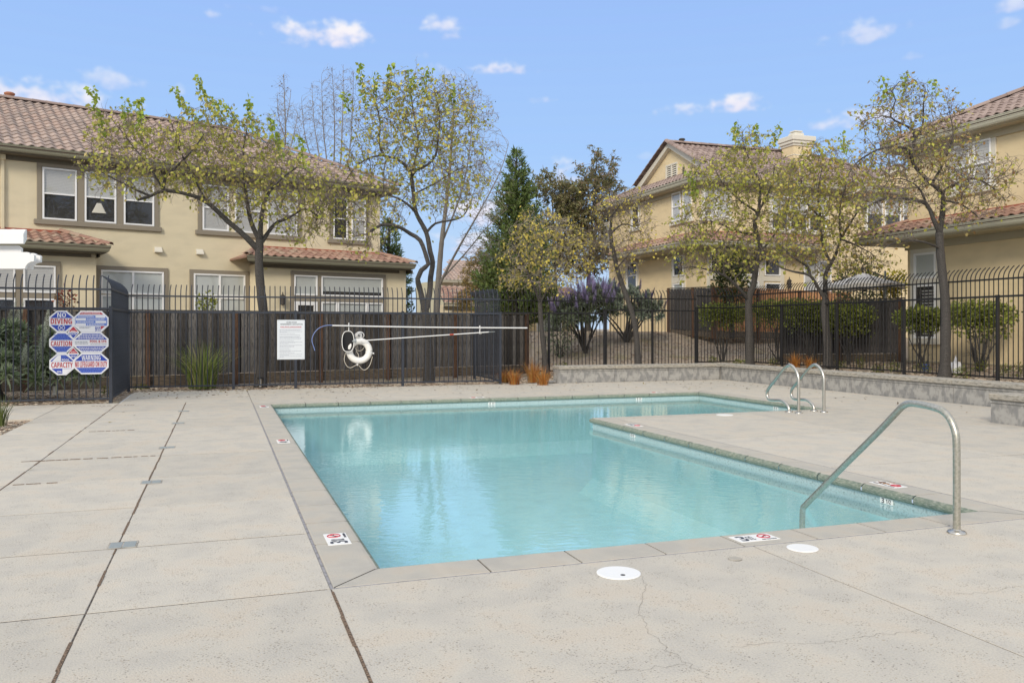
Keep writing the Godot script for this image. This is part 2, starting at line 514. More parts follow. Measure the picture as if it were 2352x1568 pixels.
func sky_color(el: float) -> Color:
	var st := [[-90.0, Color8(196, 204, 212)], [0.0, Color8(202, 224, 249)], [6.0, Color8(186, 216, 251)], [12.0, Color8(168, 205, 253)], [21.0, Color8(158, 194, 250)], [40.0, Color8(143, 180, 241)], [90.0, Color8(126, 164, 228)]]
	for k in st.size() - 1:
		if el <= st[k + 1][0]:
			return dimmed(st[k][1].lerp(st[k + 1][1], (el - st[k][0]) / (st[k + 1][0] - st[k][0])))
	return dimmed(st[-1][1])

func make_sky() -> Image:
	var W := 4096
	var im := Image.create(W, W / 2, false, Image.FORMAT_RGB8)
	for y in W / 2:
		im.fill_rect(Rect2i(0, y, W, 1), sky_color(90.0 - (y + 0.5) / (W / 2) * 180.0))
	var f := FastNoiseLite.new()
	f.seed = 7
	f.frequency = 1.0
	f.fractal_octaves = 5
	# cloud sheet added out of view as white fill; blue in front
	var w2 := 1024
	for y in 250:
		var el := 90.0 - (y + 0.5) / 512.0 * 180.0
		for x in w2:
			var az := (x + 0.5) / w2 * TAU - PI
			var d := Vector3(sin(az) * cos(deg_to_rad(el)), sin(deg_to_rad(el)), -cos(az) * cos(deg_to_rad(el)))
			var off := absf(wrapf(az - 0.34, -PI, PI))
			var open := 1.0 - smooth(0.75, 1.5, off) if el < 60.0 else 0.0
			open *= 1.0 - smooth(24.0, 48.0, el)
			var q := d / (d.y + 0.25) * 1.3
			var nn := f.get_noise_3d(q.x, q.y, q.z)
			var a := smooth(-0.75, 0.15, nn) * (1.0 - open) * 0.93
			if a > 0.01:
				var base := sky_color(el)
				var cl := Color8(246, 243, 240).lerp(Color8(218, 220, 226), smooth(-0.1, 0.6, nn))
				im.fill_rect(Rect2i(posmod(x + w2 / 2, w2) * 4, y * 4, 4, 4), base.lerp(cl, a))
	# small clouds: [x, y, half width, half height, strength]
	var cl := [[752, 82, 128, 36, 1.0], [1018, 62, 46, 34, 0.75], [95, 222, 150, 34, 0.9], [272, 186, 70, 30, 0.55], [1158, 158, 66, 20, 0.85], [1245, 231, 34, 10, 0.55], [1006, 168, 60, 26, 0.45], [970, 126, 34, 12, 0.4], [478, 32, 24, 12, 0.55], [1692, 238, 76, 30, 0.95], [1570, 255, 62, 16, 0.8], [2002, 72, 104, 30, 0.6], [2100, 126, 28, 12, 0.3], [2335, 5, 60, 24, 0.6], [2338, 46, 40, 14, 0.45], [2020, 262, 120, 34, 0.8], [1870, 290, 40, 14, 0.4], [1290, 395, 70, 40, 0.8], [1105, 480, 80, 50, 0.9], [1060, 560, 90, 34, 0.8], [405, 206, 16, 16, 0.4], [1480, 360, 30, 10, 0.2], [590, 20, 60, 10, 0.2]]
	f.frequency = 0.026
	for k in cl.size():
		cloud(im, f, sight(cl[k][0], cl[k][1]), cl[k][2] / FOCAL, cl[k][3] / FOCAL, cl[k][4], k)
	for k in 60:
		var az := R.randf_range(0.9, TAU - 0.4) + 0.34
		var el := R.randf_range(0.07, 0.55)
		cloud(im, f, Vector3(sin(az) * cos(el), sin(el), -cos(az) * cos(el)), R.randf_range(0.03, 0.12), R.randf_range(0.01, 0.03), R.randf_range(0.4, 0.9), 100 + k)
	return im

func cloud(im: Image, f: FastNoiseLite, d: Vector3, rw: float, rh: float, strength: float, k: int) -> void:
	var W := im.get_width()
	d = d.normalized()
	var el0 := asin(d.y)
	var az0 := atan2(d.x, -d.z)
	var px := TAU / W
	var nx := int(rw * 1.35 / px / cos(el0))
	var ny := int(rh * 1.6 / px)
	var cx := int(az0 / TAU * W)
	var cy := int((0.5 - el0 / PI) * W / 2)
	for j in range(-ny, ny + 1):
		var y := cy + j
		if y < 0 or y >= W / 2:
			continue
		for i in range(-nx, nx + 1):
			var a := i * px * cos(el0) / rw
			var b := -j * px / rh
			# flat base, billowing top
			var r := a * a + (b * b if b > -0.25 else (b + 0.25) * (b + 0.25) * 3.5 + 0.0625)
			if r > 2.2:
				continue
			var q := f.get_noise_2d(i * 1.0 + k * 517.0, j * 1.7) + 0.5 * f.get_noise_2d(i * 3.1 + k * 211.0, j * 4.5)
			var al := smooth(0.0, 1.0, 0.66 - r * 0.72 + q * 0.95) * strength
			if al > 0.01:
				var x := posmod(cx + i, W)
				var li := clampf(0.55 + 0.45 * b + q * 0.5, 0.0, 1.0)
				var cc := Color8(222, 220, 247).lerp(Color8(250, 247, 252), li)
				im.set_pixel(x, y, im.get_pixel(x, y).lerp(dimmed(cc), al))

func make_view() -> void:
	var cam := Camera3D.new()
	cam.name = "camera"
	cam.position = EYE
	cam.rotation.y = -atan(669.0 / 1914.0)
	cam.projection = Camera3D.PROJECTION_FRUSTUM
	cam.near = 0.05
	cam.far = 600.0
	cam.size = 0.05 * 2.0 * 784.0 / FOCAL
	cam.frustum_offset = Vector2(0, -0.05 * 29.0 / FOCAL)
	add_child(cam)
	cam.current = true
	var env := Environment.new()
	env.background_mode = Environment.BG_SKY
	env.tonemap_mode = Environment.TONE_MAPPER_LINEAR
	env.tonemap_exposure = 1.75
	env.sdfgi_enabled = true
	env.ssao_enabled = true
	env.ssil_enabled = true
	var sm := PanoramaSkyMaterial.new()
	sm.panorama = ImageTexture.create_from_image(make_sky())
	env.sky = Sky.new()
	env.sky.sky_material = sm
	env.background_energy_multiplier = 0.57 * CLOUD_FILL
	var we := WorldEnvironment.new()
	we.name = "world_environment"
	we.environment = env
	add_child(we)
	var sun := DirectionalLight3D.new()
	sun.name = "sun"
	sun.light_color = Color(1.0, 0.955, 0.885)
	sun.light_energy = 0.46
	sun.light_angular_distance = 14.0
	sun.shadow_enabled = true
	add_child(sun)
	sun.look_at_from_position(Vector3(), -Vector3(-0.52, 0.50, 0.69), Vector3.UP)

# ---------------------------------------------------------------- ground, deck, pool
func wood_line(x: float) -> float:
	return -21.58 - (x + 2.45) * 0.225

func ground_height(x: float, z: float) -> float:
	var g := -0.03
	if z > -20.05:
		g += 0.33 * smooth(13.2, 13.5, x)
		g += 0.15 * smooth(15.6, 18.3, x)
	else:
		g += 0.33 * smooth(7.9, 13.6, x)
		g += 0.15 * smooth(15.6, 18.3, x) * smooth(-30.0, -22.0, z)
	g += 0.98 * smooth(-23.0, -30.5, z) * smooth(8.0, 10.5, x)
	g += 1.0 * smooth(0.4, 5.0, wood_line(x) - z) * (1.0 - smooth(7.5, 10.0, x))
	return g

func make_ground() -> void:
	var xs := [-70.0, -50.0, -35.0, -25.0]
	for k in 26:
		xs.append(-18.0 + k * 0.62)
	for k in 24:
		xs.append(-1.85 + k * 0.63)
	xs.append_array([13.1, 13.5])
	for k in 26:
		xs.append(14.1 + k * 0.7)
	xs.append_array([36.0, 45.0, 60.0, 90.0])
	var zs := [40.0, 20.0, 8.0, 4.0, 0.0, -4.0, -8.0, -12.0, -16.0, -17.6, -18.7, -19.9, -20.25]
	for k in 26:
		zs.append(-20.9 - k * 0.65)
	zs.append_array([-40.0, -45.0, -55.0, -75.0, -110.0, -160.0])
	var b := MB.new()
	var cols := xs.size()
	for z in zs:
		for x in xs:
			var e := 0.4
			var nx := ground_height(x - e, z) - ground_height(x + e, z)
			var nz := ground_height(x, z - e) - ground_height(x, z + e)
			b.vert(Vector3(x, ground_height(x, z), z), Vector3(nx, 2.0 * e, nz).normalized())
	for j in zs.size() - 1:
		for k in cols - 1:
			if xs[k] > -1.9 and xs[k + 1] < 13.2 and zs[j + 1] > -20.0 and zs[j] < 9.0:
				continue
			var a := j * cols + k
			b.face(a, a + 1, a + cols + 1)
			b.face(a, a + cols + 1, a + cols)
	struct(put("ground", b.mesh(), M.soil))

func make_deck() -> void:
	var deck := Node3D.new()
	deck.name = "pool_deck"
	add_child(deck, true)
	struct(deck)
	var slabs := []
	var lz := [2.2, 0.9, -0.45, -1.75, -3.3, -4.56, -5.85, -7.15, -8.52, -9.98, -11.25, -12.6, -13.95, -15.3, -16.75]
	var xl := [-2.74, -1.81, -0.63, 0.56]
	for k in lz.size() - 1:
		for j in 3:
			var z0: float = lz[k + 1]
			slabs.append([xl[j], xl[j + 1], z0, lz[k]])
	slabs.append([-1.81, 0.56, -18.4, -16.75])
	slabs.append([-1.81, 0.56, -20.15, -18.4])
	slabs.append([-2.74, -1.81, -17.3, -16.75])
	for k in 4:
		slabs.append([-2.74 - 1.9 * (k + 1), -2.74 - 1.9 * k, -17.3, -14.67])
	var fx := [0.56, 3.24, 5.93, 8.6, 11.2, 13.05]
	var fz := [2.2, -1.55, -4.56]
	for j in 5:
		for k in 2:
			slabs.append([fx[j], fx[j + 1], fz[k + 1], fz[k]])
	var rx := [5.82, 8.2, 10.6, 13.05]
	var rz := [-4.56, -6.9, -9.2, -11.66]
	for j in 3:
		for k in 3:
			slabs.append([rx[j], rx[j + 1], rz[k + 1], rz[k]])
	for q in [[-11.66, -14.0], [-14.0, -16.42]]:
		slabs.append([10.34, 13.05, q[1], q[0]])
	var bx := [0.56, 2.95, 5.35, 7.75, 10.34, 13.05]
	for j in 5:
		slabs.append([bx[j], bx[j + 1], -19.86 if j > 2 else -20.05, -16.42])
	for s in slabs:
		var b := MB.new()
		var g := 0.0045
		b.slab(s[0] + g, s[1] - g, s[2] + 0.008, s[3] - 0.008, -0.12, R.randf_range(-0.001, 0.001), 0.002)
		put("concrete_slab", b.mesh(), M["concrete%d" % R.randi_range(0, 3)], deck)
	var b := MB.new()
	for q in [[-10.4, 0.54, -20.2, 2.2], [0.54, 13.04, -4.55, 2.2], [5.85, 13.04, -11.63, -4.55], [10.36, 13.04, -16.44, -11.63], [0.54, 13.04, -20.0, -16.44]]:
		if q[0] < -10.0:
			b.box2(Vector3(-2.74, -0.11, -14.6), Vector3(0.54, -0.0026, 2.2))
			b.box2(Vector3(-1.8, -0.11, -20.1), Vector3(0.54, -0.0026, -14.6))
			b.box2(Vector3(-10.3, -0.11, -17.2), Vector3(-1.8, -0.0026, -14.7))
		else:
			b.box2(Vector3(q[0], -0.11, q[2]), Vector3(q[1], -0.0026, q[3]))
	put("joint_bed", b.mesh(), M.joint, deck)
	# silt standing in the two long joints of the left walk and in the front joints
	b = MB.new()
	for q in [[-0.63, 0, -17.0, 1.0], [-1.81, 0, -17.0, 1.0], [0.56, 0, -4.5, 1.0]]:
		var z: float = q[2]
		while z < q[3]:
			var l := R.randf_range(0.10, 0.5)
			if R.randf() < 0.8:
				var w := R.randf_range(0.004, 0.0085)
				var x: float = q[0] + R.randf_range(-0.003, 0.003)
				b.box2(Vector3(x - w, -0.02, z), Vector3(x + w, 0.0025 + R.randf() * 0.001, z + l))
			z += l
	for z in lz:
		for q in 3:
			var x := R.randf_range(-2.6, -0.4)
			if z > -8.0 or R.randf() < 0.6:
				continue
			var e := x + R.randf_range(0.2, 0.9)
			while x < minf(e, 0.5):
				var l := R.randf_range(0.02, 0.09)
				b.box2(Vector3(x, -0.02, z - R.randf_range(0.006, 0.016)), Vector3(x + l, 0.003 + R.randf() * 0.002, z + R.randf_range(0.006, 0.014)))
				x += l + R.randf_range(0.0, 0.05)
	put("joint_silt", b.mesh(), M.silt, deck)
	# hairline cracks
	for line in [[Vector2(1465, 1315), Vector2(1482, 1345), Vector2(1468, 1400), Vector2(1482, 1440), Vector2(1530, 1490), Vector2(1575, 1520), Vector2(1640, 1560)], [Vector2(1575, 1520), Vector2(1500, 1532), Vector2(1400, 1545)], [Vector2(1680, 1485), Vector2(1760, 1475), Vector2(1850, 1478), Vector2(1950, 1466), Vector2(2060, 1452), Vector2(2120, 1446)], [Vector2(2190, 1362), Vector2(2260, 1362), Vector2(2310, 1350), Vector2(2352, 1345)]]:
		var c := MB.new()
		for k in line.size() - 1:
			var a := on_plane(line[k].x, line[k].y, Vector3(0, 0.003, 0), Vector3.UP)
			var d := on_plane(line[k + 1].x, line[k + 1].y, Vector3(0, 0.003, 0), Vector3.UP)
			var prev := a
			for m in 7:
				var p := a.lerp(d, (m + 1) / 7.0)
				if m < 6:
					p += Vector3(R.randf_range(-0.02, 0.02), 0, R.randf_range(-0.02, 0.02))
				var s := (p - prev).cross(Vector3.UP).normalized() * R.randf_range(0.0004, 0.0010)
				c.quad(prev - s, prev + s, p + s, p - s, Vector3.UP)
				prev = p
		put("crack", c.mesh(), M.crack, deck)

const RIM := [[0.9, -4.9, 5.48, -4.9, 1.0, 1.0], [5.48, -4.9, 5.48, -12.0, 1.0, -1.0], [5.48, -12.0, 10.0, -12.0, -1.0, 1.0], [10.0, -12.0, 10.0, -16.08, 1.0, 1.0], [10.0, -16.08, 0.9, -16.08, 1.0, 1.0], [0.9, -16.08, 0.9, -4.9, 1.0, 1.0]]
const WATER := -0.14

func make_pool() -> void:
	var pool := Node3D.new()
	pool.name = "swimming_pool"
	add_child(pool, true)
	struct(pool)
	var coping := Node3D.new()
	coping.name = "pool_coping"
	add_child(coping, true)
	struct(coping)
	var top := [Vector2(-0.07, 0.325), Vector2(-0.006, 0.325), Vector2(0.0, 0.318), Vector2(0.0, 0.055), Vector2(-0.004, 0.034)]
	var nose := [Vector2(-0.004, 0.034), Vector2(-0.013, 0.017), Vector2(-0.026, 0.005), Vector2(-0.045, 0.0), Vector2(-0.064, 0.005), Vector2(-0.078, 0.017), Vector2(-0.085, 0.04), Vector2(-0.085, 0.09)]
	for e in RIM:
		var a := Vector3(e[0], 0, e[1])
		var d := Vector3(e[2], 0, e[3]) - a
		var l := d.length()
		d /= l
		var xf := Transform3D(Basis(d, Vector3.UP, d.cross(Vector3.UP)), a)
		var n := int(round(l / 0.61))
		for k in n:
			var x0 := l * k / n + 0.006
			var x1 := l * (k + 1) / n - 0.006
			var m0: float = e[4] if k == 0 else 0.0
			var m1: float = e[5] if k == n - 1 else 0.0
			var b := MB.new()
			b.sweep(top, x0, x1, m0, m1)
			for s in 2:
				var xs := x0 if s == 0 else x1
				if (k > 0 and s == 0) or (k < n - 1 and s == 1):
					b.quad(Vector3(xs, 0, 0.05), Vector3(xs, 0, 0.318), Vector3(xs, -0.07, 0.32), Vector3(xs, -0.07, 0.05), Vector3(-1 if s == 0 else 1, 0, 0))
			var st := put("coping_stone", b.mesh(), M.coping, coping, xf)
			var c := MB.new()
			c.sweep(nose, x0, x1, m0, m1)
			put("rounded_nose", c.mesh(), M.nose, st)
		var jb := MB.new()
		jb.sweep([Vector2(-0.006, 0.335), Vector2(-0.006, 0.045)], 0.0, l, e[4], e[5])
		put("joint_bed", jb.mesh(), M.joint, coping, xf)
		jb = MB.new()
		jb.sweep([Vector2(-0.05, 0.327), Vector2(-0.002, 0.327), Vector2(-0.002, 0.343), Vector2(-0.05, 0.343)], 0.0, l, e[4], e[5])
		put("sealant", jb.mesh(), M.sealant, coping, xf)
		# waterline tiles and basin wall
		var w := MB.new()
		w.sweep([Vector2(-0.08, 0.045), Vector2(-0.26, 0.045)], 0.0, l, e[4], e[5])
		put("waterline_tiles", w.mesh(), M.tile_band, pool, xf)
		w = MB.new()
		w.sweep([Vector2(-0.26, 0.045), Vector2(-0.26, 0.035), Vector2(-0.95, 0.035), Vector2(-1.25, -0.15)], 0.0, l, e[4], e[5])
		put("basin_wall", w.mesh(), M.plaster, pool, xf)
	# sealant line between coping and deck
	var b := MB.new()
	b.box2(Vector3(0.7, -1.4, -16.3), Vector3(5.7, -1.2, -4.7))
	b.box2(Vector3(5.7, -1.4, -16.3), Vector3(10.2, -1.2, -11.8))
	put("basin_floor", b.mesh(), M.plaster, pool)
	b = MB.new()
	b.box2(Vector3(3.3, -1.2, -6.03), Vector3(5.51, -0.36, -4.86))
	b.box2(Vector3(3.0, -1.2, -6.42), Vector3(5.51, -0.62, -6.03))
	put("entry_step", b.mesh(), M.plaster, pool)
	b = MB.new()
	b.box2(Vector3(3.3, -0.362, -6.035), Vector3(5.5, -0.354, -5.975))
	put("step_edge_tiles", b.mesh(), M.step_tile, pool)
	b = MB.new()
	b.quad(Vector3(0.86, WATER, -4.86), Vector3(5.5, WATER, -4.86), Vector3(5.5, WATER, -12.0), Vector3(0.86, WATER, -12.0), Vector3.UP)
	b.quad(Vector3(0.86, WATER, -12.0), Vector3(10.03, WATER, -12.0), Vector3(10.03, WATER, -16.12), Vector3(0.86, WATER, -16.12), Vector3.UP)
	struct(put("pool_water", b.mesh(), M.water))

# low seat wall of cast concrete with a cap
func seat_wall(label: String, runs: Array) -> void:
	var t := thing("seat_wall", label, "wall")
	for r in runs:
		# r: x0, x1, z0, z1, pieces, along x?
		var n: int = r[4]
		for k in n:
			var b := MB.new()
			var c := MB.new()
			var f0 := float(k) / n
			var f1 := float(k + 1) / n
			var g := 0.003
			var x0: float = r[0]; var x1: float = r[1]; var z0: float = r[2]; var z1: float = r[3]
			if r[5]:
				x0 = lerpf(r[0], r[1], f0) + g; x1 = lerpf(r[0], r[1], f1) - g
			else:
				z0 = lerpf(r[2], r[3], f0) + g; z1 = lerpf(r[2], r[3], f1) - g
			b.rbox(Vector3((x0 + x1) / 2, 0.10, (z0 + z1) / 2), Vector3(x1 - x0, 0.40, z1 - z0), 0.008)
			b.rbox(Vector3((x0 + x1) / 2, 0.32, (z0 + z1) / 2), Vector3(x1 - x0 + (0.0 if r[5] else 0.03), 0.05, z1 - z0 + (0.03 if r[5] else 0.0)), 0.006)
			put("wall_block", b.mesh(), M.seat_wall, t)
			c.rbox(Vector3((x0 + x1) / 2, 0.395, (z0 + z1) / 2), Vector3(x1 - x0 + (0.0 if r[5] else 0.10), 0.095, z1 - z0 + (0.10 if r[5] else 0.0)), 0.014)
			put("cap_stone", c.mesh(), M.seat_cap, t)

# ---------------------------------------------------------------- iron fences
func iron_fence(label: String, segs: Array, out: Vector3, m: Material, spacing: float, posts: Array) -> Node3D:
	var base: Vector3 = segs[0][0]
	var t := thing("iron_fence", label, "fence", base, 0.0, "iron picket fences round the pool")
	var b := MB.new()
	var pts := [Vector3(0, 0.06, 0), Vector3(0, 2.17, 0)]
	for q in [[0.008, 2.22], [0.03, 2.275], [0.075, 2.335], [0.13, 2.385], [0.165, 2.41]]:
		pts.append(out * q[0] + Vector3(0, q[1], 0))
	b.pipe(pts, 0.0115, 5)
	var picket := b.mesh()
	for s in segs:
		var p0: Vector3 = s[0]
		var p1: Vector3 = s[1]
		var d := p1 - p0
		var l := Vector2(d.x, d.z).length()
		var n := int(l / spacing)
		for k in n:
			var p := p0.lerp(p1, (k + 0.5) / n) - base
			put("picket", picket, m, t, Transform3D(Basis(Vector3.UP, R.randf_range(-0.05, 0.05)), p))
		var flat := Vector3(d.x, 0, d.z).normalized()
		var along := Basis(d.normalized(), d.normalized().cross(flat.cross(Vector3.UP)).normalized() * -1.0, flat.cross(Vector3.UP))
		for r in [[0.085, 0.034, 0.034], [1.78, 0.042, 0.042], [2.145, 0.036, 0.036]]:
			var c := MB.new()
			c.rbox((p0 + p1) * 0.5 - base + Vector3(0, r[0], 0), Vector3(d.length(), r[1], r[2]), 0.004, along)
			put("rail", c.mesh(), m, t)
	for q in posts:
		var c := MB.new()
		c.rbox(Vector3(0, 0.87, 0), Vector3(0.062, 1.90, 0.062), 0.005)
		c.rbox(Vector3(0, 1.826, 0), Vector3(0.07, 0.012, 0.07), 0.003)
		put("post", c.mesh(), m, t, Transform3D(Basis(), q - base))
	return t

# ---------------------------------------------------------------- timber fences
func timber_fence(called: String, label: String, p0: Vector3, p1: Vector3, h: float, mats: Array, posts: Array, front: Vector3, kick := 0.24) -> Node3D:
	var d := p1 - p0
	var l := Vector2(d.x, d.z).length()
	var ex := Vector3(d.x, 0, d.z).normalized()
	var nz := ex.cross(Vector3.UP)
	var sg := 1.0 if nz.dot(front) > 0.0 else -1.0
	var t := thing(called, label, "fence", p0, 0.0)
	var x := 0.0
	var k := 0
	var meshes := []
	for w in [0.138, 0.125, 0.142]:
		var b := MB.new()
		b.rbox(Vector3(w / 2, 0, 0), Vector3(w, h - kick - 0.03, 0.019), 0.004)
		meshes.append([w, b.mesh()])
	while x < l - 0.1:
		var q: Array = meshes[R.randi_range(0, 2)]
		var lift := kick + (h - kick) / 2 + d.y * x / l + R.randf_range(-0.006, 0.006)
		var xf := Transform3D(Basis(ex, Vector3.UP, nz) * Basis(Vector3.BACK, R.randf_range(-0.004, 0.004)), ex * x + Vector3(0, lift, 0) + nz * sg * (0.016 if k % 2 == 0 else -0.013))
		put("board", q[1], mats[R.randi_range(0, mats.size() - 1)], t, xf)
		x += q[0] - 0.014
		k += 1
	var tilt := Basis(d.normalized(), d.normalized().cross(nz) * -1.0, nz)
	var kb := MB.new()
	kb.rbox(d * 0.5 + Vector3(0, kick * 0.5, 0) - nz * sg * 0.01, Vector3(d.length(), kick, 0.036), 0.005, tilt)
	put("kick_board", kb.mesh(), M.kick, t)
	var r := MB.new()
	r.rbox(d * 0.5 + Vector3(0, h + 0.016, 0), Vector3(d.length(), 0.034, 0.10), 0.005, tilt)
	put("cap_rail", r.mesh(), mats[0], t)
	for f in posts:
		var b := MB.new()
		b.rbox(Vector3(0, h / 2 - 0.02, 0), Vector3(0.09, h + 0.06, 0.09), 0.006, Basis(ex, Vector3.UP, nz))
		put("post", b.mesh(), M.timber_brown, t, Transform3D(Basis(), d * f + nz * sg * 0.045))
	return t

# ---------------------------------------------------------------- house pieces
func tile_mesh(w: float, l: float) -> ArrayMesh:
	var b := MB.new()
	var n := 8
	for k in n:
		var x0 := w * k / n
		var x1 := w * (k + 1) / n
		var y0 := 0.026 * (1.0 - cos(TAU * k / n)) 
		var y1 := 0.026 * (1.0 - cos(TAU * (k + 1) / n))
		var nn := Vector3(-(y1 - y0), x1 - x0, 0).normalized()
		b.quad(Vector3(x0, y0 + 0.030, 0), Vector3(x1, y1 + 0.030, 0), Vector3(x1, y1, -l), Vector3(x0, y0, -l), nn)
		b.quad(Vector3(x0, y0 + 0.030, 0), Vector3(x1, y1 + 0.030, 0), Vector3(x1, y1 + 0.008, 0), Vector3(x0, y0 + 0.008, 0), Vector3(0, 0, 1))
	return b.mesh()

# tiles over a sloping field: o = eave corner, ex along the eave, es up the slope, poly in (along, up) metres
func tile_field(parent: Node3D, o: Vector3, ex: Vector3, es: Vector3, poly: PackedVector2Array, mats: Array, w: float, row: float, single: int, lo := -1e9, hi := 1e9) -> void:
	var mesh := tile_mesh(w, row * 1.12)
	var nrm := es.cross(ex).normalized()
	if nrm.y < 0:
		nrm = -nrm
	var bs := Basis(ex, nrm, -es)
	if bs.determinant() < 0:
		bs = Basis(-ex, nrm, -es)
	var big := Rect2(poly[0], Vector2())
	for p in poly:
		big = big.expand(p)
	var rest := []
	var j := 0
	var count := 0
	while big.position.y + j * row < big.end.y:
		var s := big.position.y + j * row
		var k := 0
		while big.position.x + k * w < big.end.x:
			var x := big.position.x + k * w
			if Geometry2D.is_point_in_polygon(Vector2(x + w * 0.5, s + row * 0.4), poly):
				var jit := Basis(Vector3.UP, R.randf_range(-0.012, 0.012))
				var off := ex * (x if bs.x.dot(ex) > 0 else x + w) + es * s + nrm * R.randf_range(0.0, 0.006)
				var xf := Transform3D(bs * jit, o + off)
				if count < single and x > lo and x < hi:
					put("roof_tile", mesh, mats[R.randi_range(0, mats.size() - 1)], parent, xf)
					count += 1
				else:
					rest.append(xf)
			k += 1
		j += 1
	if rest.size():
		var groups := []
		for k in mats.size():
			groups.append([])
		for xf in rest:
			groups[R.randi_range(0, mats.size() - 1)].append(xf)
		# one part: every copy of the tile, in the tones of the field
		var mm := MultiMesh.new()
		mm.transform_format = MultiMesh.TRANSFORM_3D
		mm.use_colors = true
		mm.mesh = mesh
		mm.instance_count = rest.size()
		var q := 0
		for k in mats.size():
			for xf in groups[k]:
				mm.set_instance_transform(q, xf)
				mm.set_instance_color(q, mats[k].albedo_color.srgb_to_linear())
				q += 1
		var mi := MultiMeshInstance3D.new()
		mi.name = numbered("roof_tiles", parent)
		mi.multimesh = mm
		var m: StandardMaterial3D = mats[0].duplicate()
		m.albedo_color = Color(1, 1, 1)
		m.vertex_color_use_as_albedo = true
		mi.material_override = m
		parent.add_child(mi, true)
		stuff(mi)

func cap_tiles(parent: Node3D, a: Vector3, e: Vector3, mats: Array, piece := 0.4, r := 0.11) -> void:
	var d := e - a
	var n := maxi(1, int(round(d.length() / piece)))
	var t := d.normalized()
	var side := t.cross(Vector3.UP).normalized()
	var up := side.cross(t)
	var b := MB.new()
	var l := d.length() / n * 1.1
	for k in 8:
		var a0 := PI * k / 8.0
		var a1 := PI * (k + 1) / 8.0
		var p0 := Vector3(cos(a0) * r, sin(a0) * r * 0.85 - 0.02, 0)
		var p1 := Vector3(cos(a1) * r, sin(a1) * r * 0.85 - 0.02, 0)
		var q := Vector3(0.88, 0.88, 1)
		b.quad(p0, p1, p1 * q + Vector3(0, 0, -l), p0 * q + Vector3(0, 0, -l), Vector3(cos((a0 + a1) / 2), sin((a0 + a1) / 2), 0))
		b.quad(p0, p1, p1 * 0.82, p0 * 0.82, Vector3(0, 0, 1))
	var mesh := b.mesh()
	for k in n:
		put("ridge_tile", mesh, mats[R.randi_range(0, mats.size() - 1)], parent, Transform3D(Basis(side, up, -t), a + d * (float(k) / n) + up * 0.035))

# a thick roof sheet under the tiles
func roof_sheet(parent: Node3D, pts: Array, m: Material) -> void:
	var b := MB.new()
	var nn: Vector3 = (pts[1] - pts[0]).cross(pts[2] - pts[0]).normalized()
	if nn.y < 0:
		nn = -nn
	var up := PackedVector3Array(pts)
	var lo := PackedVector3Array()
	for p in pts:
		lo.append(p - Vector3(0, 0.06, 0))
	b.poly(up, nn)
	b.poly(lo, -nn)
	var mid := Vector3()
	for p in pts:
		mid += p / pts.size()
	for k in pts.size():
		var l := (k + 1) % pts.size()
		var e: Vector3 = pts[l] - pts[k]
		var o := e.cross(nn).normalized()
		if o.dot(pts[k] - mid) < 0:
			o = -o
		b.quad(up[k], up[l], lo[l], lo[k], o)
	put("roof_deck", b.mesh(), m, parent)

func gutter(parent: Node3D, T: Transform3D, x0: float, x1: float, h: float, off: float, gm: Material, fm: Material, m0 := 0.0, m1 := 0.0, wall := 0.0, drop := 0.16) -> void:
	var b := MB.new()
	x0 += m0 * off
	x1 -= m1 * off
	var pr := [Vector2(h - 0.02, off - 0.10), Vector2(h, off - 0.10), Vector2(h, off + 0.01), Vector2(h - 0.018, off + 0.012), Vector2(h - 0.022, off), Vector2(h - 0.055, off - 0.004), Vector2(h - 0.058, off - 0.010), Vector2(h - 0.10, off - 0.016), Vector2(h - 0.103, off - 0.022), Vector2(h - 0.15, off - 0.034), Vector2(h - 0.19, off - 0.06), Vector2(h - 0.195, off - 0.10)]
	b.sweep(pr, x0, x1, m0, m1)
	put("gutter", b.mesh(), gm, parent, T)
	b = MB.new()
	b.sweep([Vector2(h - 0.02, off - 0.10), Vector2(h - 0.215, off - 0.10), Vector2(h - 0.215, off - 0.14), Vector2(h - 0.235, off - 0.14), Vector2(h - 0.235, wall + 0.06), Vector2(h - 0.235 - drop, wall + 0.06), Vector2(h - 0.235 - drop, wall - 0.02)], x0, x1, m0, m1)
	put("eave_board", b.mesh(), fm, parent, T)
	for e in 2:
		if (m0 if e == 0 else m1) == 0.0:
			var c := MB.new()
			var x := x0 if e == 0 else x1
			var pts := PackedVector3Array()
			for p in pr:
				pts.append(Vector3(x, p.x, p.y))
			c.poly(pts, Vector3(-1 if e == 0 else 1, 0, 0))
			put("gutter_end", c.mesh(), gm, parent, T)

func trim(parent: Node3D, T: Transform3D, x0: float, x1: float, y0: float, y1: float, w: float, m: Material, z := 0.0, sill := true, over := 0.08) -> void:
	var b := MB.new()
	b.rbox(Vector3((x0 + x1) / 2, y1 - w / 2, z + 0.022), Vector3(x1 - x0, w, 0.05), 0.006)
	b.rbox(Vector3(x0 + w / 2, (y0 + y1 - w) / 2, z + 0.022), Vector3(w - 0.003, y1 - w - y0, 0.048), 0.006)
	b.rbox(Vector3(x1 - w / 2, (y0 + y1 - w) / 2, z + 0.022), Vector3(w - 0.003, y1 - w - y0, 0.048), 0.006)
	put("window_trim", b.mesh(), m, parent, T)
	if sill:
		b = MB.new()
		b.rbox(Vector3((x0 + x1) / 2, y0 - 0.075, z + 0.04), Vector3(x1 - x0 + over * 2, 0.15, 0.09), 0.012)
		put("window_sill", b.mesh(), m, parent, T)

